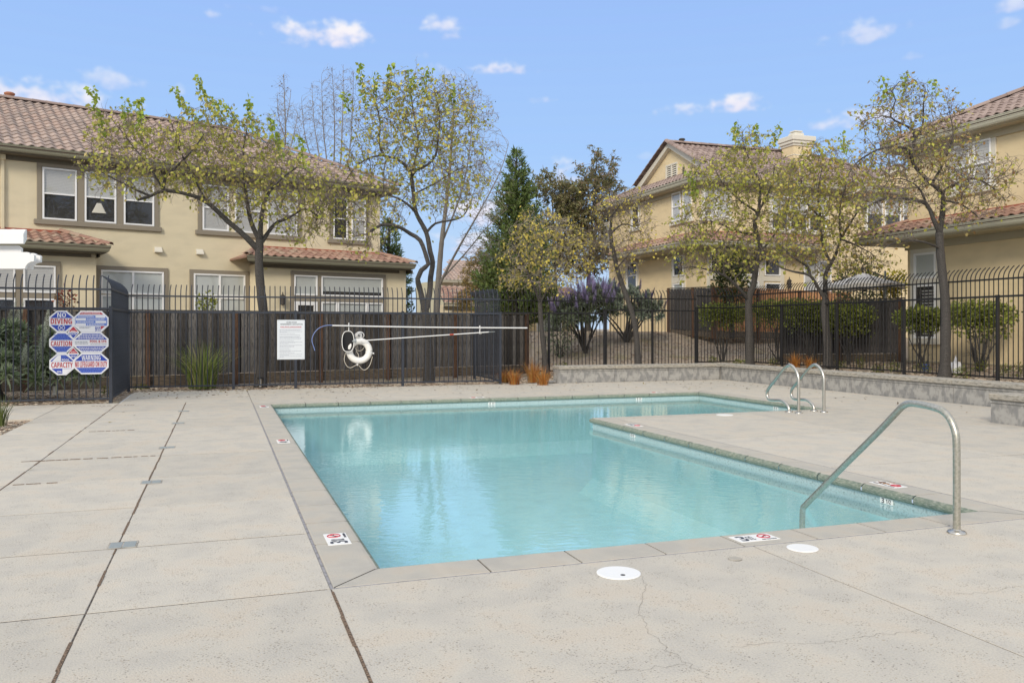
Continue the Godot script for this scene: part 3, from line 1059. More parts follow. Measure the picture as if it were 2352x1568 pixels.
# a glazed unit set against the wall face; style: hung, slide, fixed; behind: blind, shade, dark, shutter, half
func window(parent: Node3D, T: Transform3D, x0: float, x1: float, y0: float, y1: float, style: String, behind: String, z := 0.0, split := 0.5, f := 0.05) -> MeshInstance3D:
	var b := MB.new()
	var w := x1 - x0
	var h := y1 - y0
	var cx := (x0 + x1) / 2
	var cy := (y0 + y1) / 2
	b.rbox(Vector3(cx, y1 - f / 2, z + 0.03), Vector3(w, f, 0.058), 0.004)
	b.rbox(Vector3(cx, y0 + f / 2, z + 0.03), Vector3(w, f, 0.058), 0.004)
	b.rbox(Vector3(x0 + f / 2, cy, z + 0.03), Vector3(f, h - 2 * f, 0.056), 0.004)
	b.rbox(Vector3(x1 - f / 2, cy, z + 0.03), Vector3(f, h - 2 * f, 0.056), 0.004)
	var panes := [[x0 + f, x1 - f, y0 + f, y1 - f]]
	if style == "hung":
		var ym := y0 + h * split
		b.rbox(Vector3(cx, ym, z + 0.028), Vector3(w - 2 * f, f * 0.9, 0.046), 0.004)
		panes = [[x0 + f, x1 - f, y0 + f, ym - f * 0.45], [x0 + f, x1 - f, ym + f * 0.45, y1 - f]]
	elif style == "slide":
		var xm := x0 + w * split
		b.rbox(Vector3(xm, cy, z + 0.028), Vector3(f * 1.3, h - 2 * f, 0.05), 0.004)
		panes = [[x0 + f, xm - f * 0.65, y0 + f, y1 - f], [xm + f * 0.65, x1 - f, y0 + f, y1 - f]]
	elif style == "quad":
		var xm2 := cx
		var ym2 := y0 + h * split
		b.rbox(Vector3(xm2, cy, z + 0.028), Vector3(f * 1.3, h - 2 * f, 0.05), 0.004)
		b.rbox(Vector3((x0 + f + xm2 - f * 0.65) / 2, ym2, z + 0.026), Vector3(xm2 - f * 0.65 - x0 - f, f * 0.9, 0.044), 0.004)
		b.rbox(Vector3((x1 - f + xm2 + f * 0.65) / 2, ym2, z + 0.026), Vector3(xm2 - f * 0.65 - x0 - f, f * 0.9, 0.044), 0.004)
		panes = []
		for q in [[x0 + f, xm2 - f * 0.65], [xm2 + f * 0.65, x1 - f]]:
			panes.append([q[0], q[1], y0 + f, ym2 - f * 0.45])
			panes.append([q[0], q[1], ym2 + f * 0.45, y1 - f])
	var o := put("window", b.mesh(), M.vinyl, parent, T)
	for p in panes:
		var g := MB.new()
		g.quad(Vector3(p[0], p[2], z + 0.03), Vector3(p[1], p[2], z + 0.03), Vector3(p[1], p[3], z + 0.03), Vector3(p[0], p[3], z + 0.03), Vector3.BACK)
		put("pane", g.mesh(), M.glass, o)
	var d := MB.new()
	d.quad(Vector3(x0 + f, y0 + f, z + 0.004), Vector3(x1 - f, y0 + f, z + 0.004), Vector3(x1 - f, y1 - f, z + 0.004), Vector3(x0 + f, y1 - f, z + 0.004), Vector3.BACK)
	put("dark_backing", d.mesh(), M.unlit_dark, o)  # dark sheet on the wall, its colour stands in for the unlit room
	if behind in ["blind", "shutter", "half"]:
		var s := MB.new()
		var step := 0.045 if behind != "shutter" else 0.075
		var y := y1 - f - step * 0.5
		var low := y0 + f if behind != "half" else y0 + h * 0.5
		while y > low:
			s.box(Vector3(cx, y, z + 0.012), Vector3(w - 2 * f - 0.01, step * 0.93, 0.0015), Basis(Vector3.RIGHT, 0.15))
			y -= step
		put("blind" if behind != "shutter" else "shutter", s.mesh(), M.blind if behind != "shutter" else M.shutter, o)
	elif behind == "shade" or behind == "shade_up":
		var s := MB.new()
		var low := y0 + f if behind == "shade" else y0 + h * 0.24
		var n := int((y1 - f - low) / 0.03)
		for k in n:
			var ya := lerpf(low, y1 - f, float(k) / n)
			var yb := lerpf(low, y1 - f, float(k + 1) / n)
			var ym := (ya + yb) / 2
			s.quad(Vector3(x0 + f, ya, z + 0.010), Vector3(x1 - f, ya, z + 0.010), Vector3(x1 - f, ym, z + 0.014), Vector3(x0 + f, ym, z + 0.014), Vector3(0, -0.3, 1).normalized())
			s.quad(Vector3(x0 + f, ym, z + 0.014), Vector3(x1 - f, ym, z + 0.014), Vector3(x1 - f, yb, z + 0.010), Vector3(x0 + f, yb, z + 0.010), Vector3(0, 0.3, 1).normalized())
		put("window_shade", s.mesh(), M.shade, o)
	return o

func wall_box(parent: Node3D, a: Vector3, b: Vector3, m: Material) -> void:
	var k := MB.new()
	k.box2(a, b)
	put("wall", k.mesh(), m, parent)

func wall_lamp(parent: Node3D, T: Transform3D, x: float, y: float, z: float) -> void:
	var b := MB.new()
	b.lathe([Vector2(0.0, 0.42), Vector2(0.02, 0.40), Vector2(0.02, 0.34), Vector2(0.10, 0.27), Vector2(0.105, 0.25), Vector2(0.085, 0.25), Vector2(0.08, 0.03), Vector2(0.09, 0.02), Vector2(0.09, 0.0), Vector2(0.0, -0.03)], Vector3(x, y, z + 0.13), 6)
	b.box2(Vector3(x - 0.03, y + 0.12, z), Vector3(x + 0.03, y + 0.2, z + 0.1))
	put("wall_lantern", b.mesh(), M.lamp_body, parent, T)

func left_house() -> void:
	var h := thing("beige_house", "two storey beige stucco house with taupe trim behind the dark timber fence", "house", Vector3(-2.56, 0, -28.44), deg_to_rad(16.85))
	var T := Transform3D()
	wall_box(h, Vector3(-12.0, 0.7, -10.0), Vector3(8.52, 6.4, 0.0), M.stucco_beige)
	wall_box(h, Vector3(-12.0, 0.7, 0.0), Vector3(-1.23, 3.62, 0.9), M.stucco_beige)
	wall_box(h, Vector3(3.62, 0.7, 0.0), Vector3(8.95, 3.55, 1.2), M.stucco_beige)
	# main roof
	var rise := 2.58 / 5.55
	var sl := sqrt(1.0 + rise * rise)
	roof_sheet(h, [Vector3(-12.5, 6.60, 0.55), Vector3(9.05, 6.60, 0.55), Vector3(4.5, 9.18, -5.0), Vector3(-12.5, 9.18, -5.0)], M.roof_base)
	roof_sheet(h, [Vector3(9.05, 6.60, 0.55), Vector3(9.05, 6.60, -10.55), Vector3(4.5, 9.18, -5.0)], M.tile_a[0])
	roof_sheet(h, [Vector3(9.05, 6.60, -10.55), Vector3(-12.5, 6.60, -10.55), Vector3(-12.5, 9.18, -5.0), Vector3(4.5, 9.18, -5.0)], M.tile_a[0])
	var up := Vector3(0, rise, -1).normalized()
	tile_field(h, Vector3(-9.0, 6.60, 0.55), Vector3.RIGHT, up, PackedVector2Array([Vector2(0, 0), Vector2(17.95, 0), Vector2(13.5, 5.55 * sl), Vector2(0, 5.55 * sl)]), M.tile_a, 0.262, 0.385, 300, 5.1, 11.4)
	cap_tiles(h, Vector3(-9.0, 9.21, -5.0), Vector3(4.5, 9.21, -5.0), [M.tile_c[0], M.tile_c[1]], 0.42, 0.13)
	cap_tiles(h, Vector3(9.05, 6.66, 0.55), Vector3(4.5, 9.21, -5.0), [M.tile_c[0], M.tile_c[1]], 0.42, 0.13)
	gutter(h, T, -12.5, 9.05, 6.63, 0.56, M.gutter_olive, M.fascia_dark, 0.0, 1.0, 0.0, 0.12)
	gutter(h, Transform3D(Basis(Vector3(0, 0, -1), Vector3.UP, Vector3(1, 0, 0)), Vector3(8.52, 0, 0)), -0.55, 10.0, 6.63, 0.53, M.gutter_olive, M.fascia_dark, 1.0, 0.0, 0.0, 0.12)
	# roof vent pipe
	var b := MB.new()
	b.lathe([Vector2(0.10, -0.5), Vector2(0.10, 0.16), Vector2(0.16, 0.20), Vector2(0.17, 0.25), Vector2(0.12, 0.28), Vector2(0.0, 0.29)], Vector3(-2.9, 9.18, -5.1), 12)
	put("roof_vent", b.mesh(), M.terracotta, h)
	# lower roofs
	var lr := (4.22 - 3.80) / 1.4
	for q in [[-12.0, -0.92, 1.4, 0.0, 1.1, 3.81, 0.9], [2.96, 9.1, 1.7, 1.05, 0.7, 3.72, 1.2]]:
		var r := 0.42 / 1.42
		var z: float = q[2]
		var y: float = q[5]
		var top := y + 0.44
		roof_sheet(h, [Vector3(q[0], y, z), Vector3(q[1], y, z), Vector3(q[1] - q[4], top, 0.003), Vector3(q[0] + q[3], top, 0.003)], M.roof_base)
		roof_sheet(h, [Vector3(q[1], y, z), Vector3(q[1], y, -0.05), Vector3(q[1] - q[4], top, -0.05), Vector3(q[1] - q[4], top, 0.0)], M.tile_b[0])
		var es := Vector3(0, 0.44, -z)
		var ll := es.length()
		tile_field(h, Vector3(maxf(q[0], -6.0), y, z), Vector3.RIGHT, es.normalized(), PackedVector2Array([Vector2(0, 0), Vector2(q[1] - maxf(q[0], -6.0), 0), Vector2(q[1] - q[4] - maxf(q[0], -6.0), ll), Vector2(q[3], ll)]), M.tile_b, 0.262, ll / 4.0, 150)
		cap_tiles(h, Vector3(q[1], y + 0.03, z), Vector3(q[1] - q[4], top + 0.04, 0.0), M.tile_b, 0.36, 0.10)
		if q[3] > 0:
			cap_tiles(h, Vector3(q[0], y + 0.03, z), Vector3(q[0] + q[3], top + 0.04, 0.0), M.tile_b, 0.36, 0.10)
			roof_sheet(h, [Vector3(q[0], y, z), Vector3(q[0], y, -0.05), Vector3(q[0] + q[3], top, -0.05), Vector3(q[0] + q[3], top, 0.0)], M.tile_b[0])
		gutter(h, T, q[0], q[1], y + 0.02, z + 0.01, M.gutter_olive, M.fascia_dark, 0.0 if q[3] == 0 else 1.0, 1.0, q[6], 0.10)
		var er: float = q[1] - (-1.23 if q[0] < 0 else 8.95)
		gutter(h, Transform3D(Basis(Vector3(0, 0, -1), Vector3.UP, Vector3(1, 0, 0)), Vector3(q[1] - er, 0, q[6])), q[6] - z, q[6], y + 0.02, er, M.gutter_olive, M.fascia_dark, 1.0, 0.0, 0.0, 0.10)
		b = MB.new()
		b.box2(Vector3(q[0] + q[3], top + 0.0, 0.002), Vector3(q[1] - q[4], top + 0.07, 0.03))
		put("flashing", b.mesh(), M.flashing, h)
	# upper windows, three in one taupe surround
	trim(h, T, -2.66, 0.72, 4.62, 6.30, 0.13, M.trim_taupe)
	b = MB.new()
	b.rbox(Vector3(-1.505, 5.39, 0.02), Vector3(0.19, 1.54, 0.044), 0.006)
	put("window_mullion", b.mesh(), M.trim_taupe, h)
	b = MB.new()
	b.rbox(Vector3(-0.415, 5.39, 0.02), Vector3(0.19, 1.54, 0.044), 0.006)
	put("window_mullion", b.mesh(), M.trim_taupe, h)
	var w1 := window(h, T, -2.52, -1.61, 4.63, 6.16, "hung", "half", 0.0, 0.5)
	var w2 := window(h, T, -1.40, -0.52, 4.63, 6.16, "hung", "half", 0.0, 0.5)
	window(h, T, -0.31, 0.58, 4.63, 6.16, "hung", "half", 0.0, 0.5)
	b = MB.new()
	b.lathe([Vector2(0.06, 0.30), Vector2(0.20, 0.0)], Vector3(-1.0, 4.93, 0.010), 20)
	put("lamp_shade", b.mesh(), M.lamp_cloth, w2, Transform3D(Basis.from_scale(Vector3(1, 1, 0.06)), Vector3(0, 0, 0.010)))
	trim(h, T, 1.92, 5.45, 4.62, 6.24, 0.13, M.trim_taupe)
	window(h, T, 2.07, 2.92, 4.63, 6.12, "hung", "blind", 0.0, 0.5)
	window(h, T, 3.12, 4.02, 4.63, 6.12, "hung", "blind", 0.0, 0.5)
	window(h, T, 4.22, 5.30, 4.63, 6.12, "hung", "blind", 0.0, 0.5)
	trim(h, T, 6.5, 8.05, 4.62, 6.24, 0.13, M.trim_taupe)
	window(h, T, 6.64, 7.2, 4.63, 6.12, "hung", "dark", 0.0, 0.5)
	window(h, T, 7.36, 7.92, 4.63, 6.12, "hung", "blind", 0.0, 0.5)
	# ground floor
	trim(h, T, -1.08, 1.0, 1.35, 3.33, 0.13, M.trim_taupe)
	window(h, T, -0.95, 0.87, 2.47, 3.20, "slide", "shade", 0.0, 0.5)
	window(h, T, -0.95, 0.87, 1.36, 2.44, "slide", "shade", 0.0, 0.5)
	trim(h, T, 1.66, 3.60, 1.35, 3.33, 0.13, M.trim_taupe)
	window(h, T, 1.79, 3.47, 2.47, 3.20, "slide", "shade", 0.0, 0.5)
	window(h, T, 1.79, 3.47, 1.36, 2.44, "slide", "shade", 0.0, 0.5)
	trim(h, T, -5.3, -2.16, 1.35, 3.33, 0.12, M.trim_taupe, 0.9)
	window(h, T, -3.10, -2.29, 2.42, 3.20, "fixed", "blind", 0.9)
	window(h, T, -3.10, -2.29, 1.36, 2.26, "fixed", "dark", 0.9)
	window(h, T, -4.3, -3.29, 2.42, 3.20, "fixed", "blind", 0.9)
	window(h, T, -4.3, -3.29, 1.36, 2.26, "fixed", "dark", 0.9)
	b = MB.new()
	b.rbox(Vector3(-3.19, 2.3, 0.92), Vector3(0.17, 1.8, 0.046), 0.006)
	b.rbox(Vector3(-2.7, 2.34, 0.92), Vector3(0.80, 0.15, 0.042), 0.006)
	b.rbox(Vector3(-3.8, 2.34, 0.92), Vector3(1.0, 0.15, 0.042), 0.006)
	put("window_mullion", b.mesh(), M.trim_taupe, h)
	trim(h, T, 4.60, 8.12, 1.35, 3.33, 0.11, M.trim_taupe, 1.2)
	window(h, T, 4.71, 5.53, 2.52, 3.20, "fixed", "shade", 1.2)
	window(h, T, 5.67, 8.0, 2.52, 3.20, "fixed", "shade_up", 1.2)
	b = MB.new()
	b.rbox(Vector3(5.60, 2.3, 1.222), Vector3(0.13, 1.8, 0.046), 0.006)
	b.rbox(Vector3(6.3, 2.42, 1.222), Vector3(3.3, 0.17, 0.044), 0.006)
	put("window_mullion", b.mesh(), M.trim_taupe, h)
	window(h, T, 4.71, 5.53, 1.36, 2.32, "fixed", "dark", 1.2, 0.5, 0.13)
	window(h, T, 5.67, 6.25, 1.36, 2.32, "fixed", "shade", 1.2)
	window(h, T, 6.27, 7.38, 1.36, 2.32, "fixed", "shade", 1.2)
	window(h, T, 7.40, 8.0, 1.36, 2.32, "fixed", "shade", 1.2)
	for u in [0.70, 1.98]:
		b = MB.new()
		b.plate(PackedVector2Array([Vector2(0, 0), Vector2(0.13, 0.0), Vector2(0.13, 0.03), Vector2(0.02, 0.17), Vector2(0, 0.17)]), -0.11, 0.11)
		put("vent_hood", b.mesh(), M.trim_cream, h, Transform3D(Basis(Vector3(0, 0, 1), Vector3.UP, Vector3(-1, 0, 0)), Vector3(u, 3.82, 0)))
	wall_lamp(h, T, 4.28, 2.20, 1.2)
	b = MB.new()
	b.rbox(Vector3(-3.52, 3.6, 0.05), Vector3(0.09, 5.4, 0.07), 0.01)
	b.rbox(Vector3(-3.52, 6.34, 0.08), Vector3(0.14, 0.18, 0.13), 0.01)
	put("downspout", b.mesh(), M.stucco_beige, h)

func gold_house() -> void:
	var h := thing("golden_house", "golden stucco house with a shuttered gable and square chimney beyond the orange fence", "house", Vector3(17.4, 0, -27.8))
	var W := Transform3D(Basis(Vector3(0, 0, 1), Vector3.UP, Vector3(-1, 0, 0)), Vector3())
	var S := Transform3D()
	wall_box(h, Vector3(0, 0.6, -8.0), Vector3(11.8, 6.98, 0), M.stucco_gold)
	# main hip roof with a small gable standing on its west end
	var e := 7.18
	var p := 0.5
	var zr := -3.9      # ridge, local z
	var run := 4.4
	var xe := -0.5
	var sl := sqrt(1.0 + p * p)
	var xg := 1.0
	var zs := 0.5
	var top := e + run * p
	var x1 := 12.3
	roof_sheet(h, [Vector3(xg, e + 1.5 * p, zs - 1.5), Vector3(xe, e, zs), Vector3(x1, e, zs), Vector3(x1 - run, top, zr), Vector3(xg, top, zr)], M.roof_base)
	roof_sheet(h, [Vector3(xg, e + 1.5 * p, 2 * zr - zs + 1.5), Vector3(xe, e, 2 * zr - zs), Vector3(x1, e, 2 * zr - zs), Vector3(x1 - run, top, zr), Vector3(xg, top, zr)], M.tile_c[0])
	roof_sheet(h, [Vector3(xe, e, zs), Vector3(xe, e, 2 * zr - zs), Vector3(xg + 0.03, e + 1.53 * p, 2 * zr - zs + 1.53), Vector3(xg + 0.03, e + 1.53 * p, zs - 1.53)], M.roof_base)
	roof_sheet(h, [Vector3(x1, e, zs), Vector3(x1, e, 2 * zr - zs), Vector3(x1 - run, top, zr)], M.tile_c[0])
	tile_field(h, Vector3(xe, e, zs), Vector3.RIGHT, Vector3(0, p, -1).normalized(), PackedVector2Array([Vector2(0, 0), Vector2(x1 - xe, 0), Vector2(x1 - xe - run, run * sl), Vector2(1.2, run * sl), Vector2(1.2, 1.3 * sl)]), M.tile_c, 0.262, 0.385, 60, 0.0, 3.0)
	tile_field(h, Vector3(xe, e, zs), Vector3(0, 0, -1), Vector3(1, p, 0).normalized(), PackedVector2Array([Vector2(0, 0), Vector2(8.8, 0), Vector2(7.3, 1.5 * sl), Vector2(1.5, 1.5 * sl)]), M.tile_c, 0.262, 0.385, 60)
	cap_tiles(h, Vector3(xe, e + 0.03, zs), Vector3(xg, e + 1.5 * p + 0.04, zs - 1.5), M.tile_c, 0.42, 0.12)
	cap_tiles(h, Vector3(xe, e + 0.03, 2 * zr - zs), Vector3(xg, e + 1.5 * p + 0.04, 2 * zr - zs + 1.5), M.tile_c, 0.42, 0.12)
	cap_tiles(h, Vector3(xg - 0.25, e + 1.35 * p + 0.1, zs - 1.4), Vector3(xg - 0.25, top + 0.08, zr), M.tile_c, 0.36, 0.14)
	cap_tiles(h, Vector3(xg - 0.25, e + 1.35 * p + 0.1, 2 * zr - zs + 1.4), Vector3(xg - 0.25, top + 0.08, zr), M.tile_c, 0.36, 0.14)
	cap_tiles(h, Vector3(xg - 0.3, top + 0.06, zr), Vector3(x1 - run, top + 0.06, zr), M.tile_c, 0.42, 0.13)
	cap_tiles(h, Vector3(x1, e + 0.03, zs), Vector3(x1 - run, top + 0.04, zr), M.tile_c, 0.42, 0.12)
	var b := MB.new()
	b.plate(PackedVector2Array([Vector2(-2.75, e + 1.5 * p), Vector2(2.75, e + 1.5 * p), Vector2(0, top - 0.06)]), -0.2, 0.0)
	put("gable_wall", b.mesh(), M.stucco_gold, h, Transform3D(W.basis, Vector3(xg, 0, zr)))
	for sg in [-1.0, 1.0]:
		b = MB.new()
		b.plate(PackedVector2Array([Vector2(sg * 2.95, e + 1.5 * p - 0.1), Vector2(sg * 2.95, e + 1.5 * p + 0.02), Vector2(0, top + 0.03), Vector2(0, top - 0.16), Vector2(sg * 2.6, e + 1.5 * p - 0.1)]), 0.003, 0.20)
		put("gable_board", b.mesh(), M.trim_cream, h, Transform3D(W.basis, Vector3(xg, 0, zr)))
	# shuttered vent in the gable
	var V := Transform3D(W.basis, Vector3(xg, 0, zr))
	b = MB.new()
	b.rbox(Vector3(0.05, 8.48, 0.03), Vector3(0.98, 0.08, 0.06), 0.005)
	b.rbox(Vector3(0.05, 7.85, 0.03), Vector3(1.02, 0.08, 0.07), 0.005)
	for x in [-0.40, 0.05, 0.50]:
		b.rbox(Vector3(x, 8.165, 0.028), Vector3(0.09, 0.55, 0.055), 0.005)
	var vent := put("gable_vent", b.mesh(), M.trim_cream, h, V)
	for k in 6:
		for x in [-0.175, 0.275]:
			b = MB.new()
			b.box(Vector3(x, 7.94 + k * 0.09, 0.022), Vector3(0.36, 0.075, 0.012), Basis(Vector3.RIGHT, -0.6))
			put("louvre", b.mesh(), M.trim_cream, vent)
	b = MB.new()
	b.quad(Vector3(-0.4, 7.89, 0.004), Vector3(0.5, 7.89, 0.004), Vector3(0.5, 8.44, 0.004), Vector3(-0.4, 8.44, 0.004), Vector3.BACK)
	put("vent_backing", b.mesh(), M.unlit_dark, vent)  # flat dark sheet, shade behind the louvres put into its colour
	b = MB.new()
	b.lathe([Vector2(0.07, -0.4), Vector2(0.07, 0.18), Vector2(0.15, 0.22), Vector2(0.12, 0.27), Vector2(0, 0.28)], Vector3(1.5, top, zr), 10)
	b.lathe([Vector2(0.045, -0.3), Vector2(0.045, 0.30), Vector2(0.0, 0.30)], Vector3(0.5, e + 0.55, -2.1), 8)
	put("roof_vent", b.mesh(), M.lamp_body, h)
	gutter(h, W, -8.3, 0.5, e + 0.02, 0.51, M.gutter_cream, M.fascia_cream, 0.0, 1.0, 0.0, 0.16)
	gutter(h, S, -0.5, 12.3, e + 0.02, 0.51, M.gutter_cream, M.fascia_cream, 1.0, 1.0, 0.0, 0.16)
	# skirt roof between the storeys
	var k0 := 4.68
	var rz := 1.0
	for q in [[W, -6.2, 0.0, 0.0, 1.0], [S, 0.0, 5.4, 1.0, 0.0]]:
		var T: Transform3D = q[0]
		var t := Node3D.new()
		t.name = numbered("skirt_roof", h)
		t.transform = T
		h.add_child(t, true)
		var xa: float = q[1] - q[3] * rz
		var xb: float = q[2] + q[4] * rz
		roof_sheet(t, [Vector3(xa, k0, rz), Vector3(xb, k0, rz), Vector3(q[2], 5.12, 0.003), Vector3(q[1], 5.12, 0.003)], M.roof_base)
		var es := Vector3(0, 0.44, -rz)
		var ll := es.length()
		tile_field(t, Vector3(xa, k0, rz), Vector3.RIGHT, es.normalized(), PackedVector2Array([Vector2(0, 0), Vector2(xb - xa, 0), Vector2(q[2] - xa, ll), Vector2(q[1] - xa, ll)]), M.tile_b, 0.262, ll / 3.0, 0)
		b = MB.new()
		b.box2(Vector3(q[1], 5.12, 0.003), Vector3(q[2], 5.18, 0.03))
		put("flashing", b.mesh(), M.flashing, t)
		b = MB.new()
		gutter(h, T, xa, xb, k0 + 0.02, rz + 0.01, M.gutter_cream, M.fascia_cream, q[3], q[4], 0.0, 0.14)
	cap_tiles(h, Vector3(-1.0, k0 + 0.03, 1.0), Vector3(0, 5.16, 0), M.tile_b, 0.4, 0.10)
	# west windows
	for q in [[-5.62, -4.95, 5.87, 6.85, "hung", "dark"], [-2.1, -1.42, 5.75, 6.9, "hung", "shutter"], [-1.26, -0.60, 5.70, 6.9, "hung", "shutter"], [-9.0, -7.9, 5.45, 6.35, "hung", "blind"], [-6.1, -5.15, 3.2, 4.36, "hung", "dark"], [-2.0, -1.22, 3.52, 4.34, "fixed", "dark"], [-2.0, -1.22, 2.2, 3.22, "fixed", "shade"]]:
		window(h, W, q[0], q[1], q[2], q[3], q[4], q[5], 0.003)
	for q in [[-5.75, -4.82, 5.87, 6.98], [-6.25, -5.0, 3.2, 4.5], [-9.15, -7.75, 5.45, 6.48], [-2.14, -1.08, 2.2, 4.48]]:
		trim(h, W, q[0], q[1], q[2], q[3], 0.12, M.trim_cream, -0.002)
	b = MB.new()
	b.rbox(Vector3(-1.61, 3.37, 0.02), Vector3(0.8, 0.27, 0.045), 0.005)
	put("window_panel", b.mesh(), M.trim_cream, h, W)
	b = MB.new()
	b.rbox(Vector3(-1.34, 5.66, 0.05), Vector3(1.8, 0.14, 0.10), 0.01)
	put("window_sill", b.mesh(), M.trim_cream, h, W)
	# south windows
	for q in [[0.1, 1.25, 5.72, 6.88, "slide", "shutter"], [3.2, 4.0, 5.35, 6.68, "hung", "half"], [4.08, 4.92, 5.35, 6.68, "hung", "half"], [5.0, 5.85, 5.35, 6.68, "hung", "half"], [0.4, 2.60, 3.5, 4.28, "slide", "dark"], [2.88, 3.62, 3.5, 4.20, "fixed", "dark"], [2.1, 2.62, 2.2, 3.28, "fixed", "shade"], [2.9, 3.62, 2.2, 3.22, "fixed", "dark"], [4.75, 5.4, 2.6, 4.15, "fixed", "blind"], [5.45, 6.1, 2.6, 4.15, "fixed", "blind"], [7.9, 8.75, 5.5, 6.9, "hung", "half"], [8.85, 9.7, 5.5, 6.9, "hung", "half"], [9.8, 10.6, 5.5, 6.9, "hung", "half"]]:
		window(h, S, q[0], q[1], q[2], q[3], q[4], q[5], 0.003)
	for q in [[3.08, 5.98, 5.35, 6.8], [0.02, 1.36, 5.7, 6.98], [7.78, 10.72, 5.5, 6.98]]:
		trim(h, S, q[0], q[1], q[2], q[3], 0.12, M.trim_cream, -0.002)
	b = MB.new()
	b.rbox(Vector3(2.74, 3.2, 0.024), Vector3(0.2, 2.3, 0.05), 0.006)
	b.rbox(Vector3(3.72, 3.2, 0.024), Vector3(0.18, 2.3, 0.05), 0.006)
	b.rbox(Vector3(2.05, 3.38, 0.022), Vector3(3.4, 0.2, 0.045), 0.006)
	b.rbox(Vector3(2.05, 4.36, 0.022), Vector3(3.6, 0.13, 0.045), 0.006)
	b.rbox(Vector3(0.32, 3.2, 0.024), Vector3(0.14, 2.3, 0.05), 0.006)
	put("window_surround", b.mesh(), M.trim_cream, h, S)
	wall_lamp(h, S, 3.98, 3.05, 0.0)
	# front-facing gable at the far end of the south side
	b = MB.new()
	b.plate(PackedVector2Array([Vector2(6.9, 6.95), Vector2(11.4, 6.95), Vector2(9.15, 8.05)]), 0.1, 0.3)
	put("gable_wall", b.mesh(), M.stucco_gold, h)
	for sg in [-1.0, 1.0]:
		b = MB.new()
		b.plate(PackedVector2Array([Vector2(9.15 + sg * 2.6, 6.9), Vector2(9.15, 8.2), Vector2(9.15, 8.02), Vector2(9.15 + sg * 2.6, 6.74)]), 0.303, 0.5)
		put("gable_board", b.mesh(), M.trim_cream, h)
		roof_sheet(h, [Vector3(9.15 + sg * 2.65, 6.92, 0.55), Vector3(9.15, 8.25, 0.55), Vector3(9.15, 8.25, -2.2), Vector3(9.15 + sg * 2.65, 6.92, -0.1)], M.tile_c[0])
	# chimney
	b = MB.new()
	b.box2(Vector3(6.35, 7.8, -3.45), Vector3(7.3, 9.45, -2.65))
	put("chimney", b.mesh(), M.stucco_gold, h)
	b = MB.new()
	b.rbox(Vector3(6.825, 9.50, -3.05), Vector3(1.04, 0.10, 0.89), 0.015)
	b.rbox(Vector3(6.825, 9.61, -3.05), Vector3(1.16, 0.14, 1.01), 0.03)
	b.rbox(Vector3(6.825, 9.79, -3.05), Vector3(1.24, 0.22, 1.09), 0.02)
	b.rbox(Vector3(6.825, 9.05, -3.05), Vector3(0.99, 0.04, 0.84), 0.01)
	put("chimney_crown", b.mesh(), M.trim_cream, h)
	b = MB.new()
	b.rbox(Vector3(6.8, 9.99, -3.05), Vector3(0.5, 0.20, 0.46), 0.02)
	b.rbox(Vector3(6.8, 10.16, -3.05), Vector3(0.42, 0.06, 0.38), 0.01)
	b.rbox(Vector3(6.8, 10.11, -3.05), Vector3(0.30, 0.06, 0.28), 0.01)
	put("chimney_cap", b.mesh(), M.trim_cream, h)

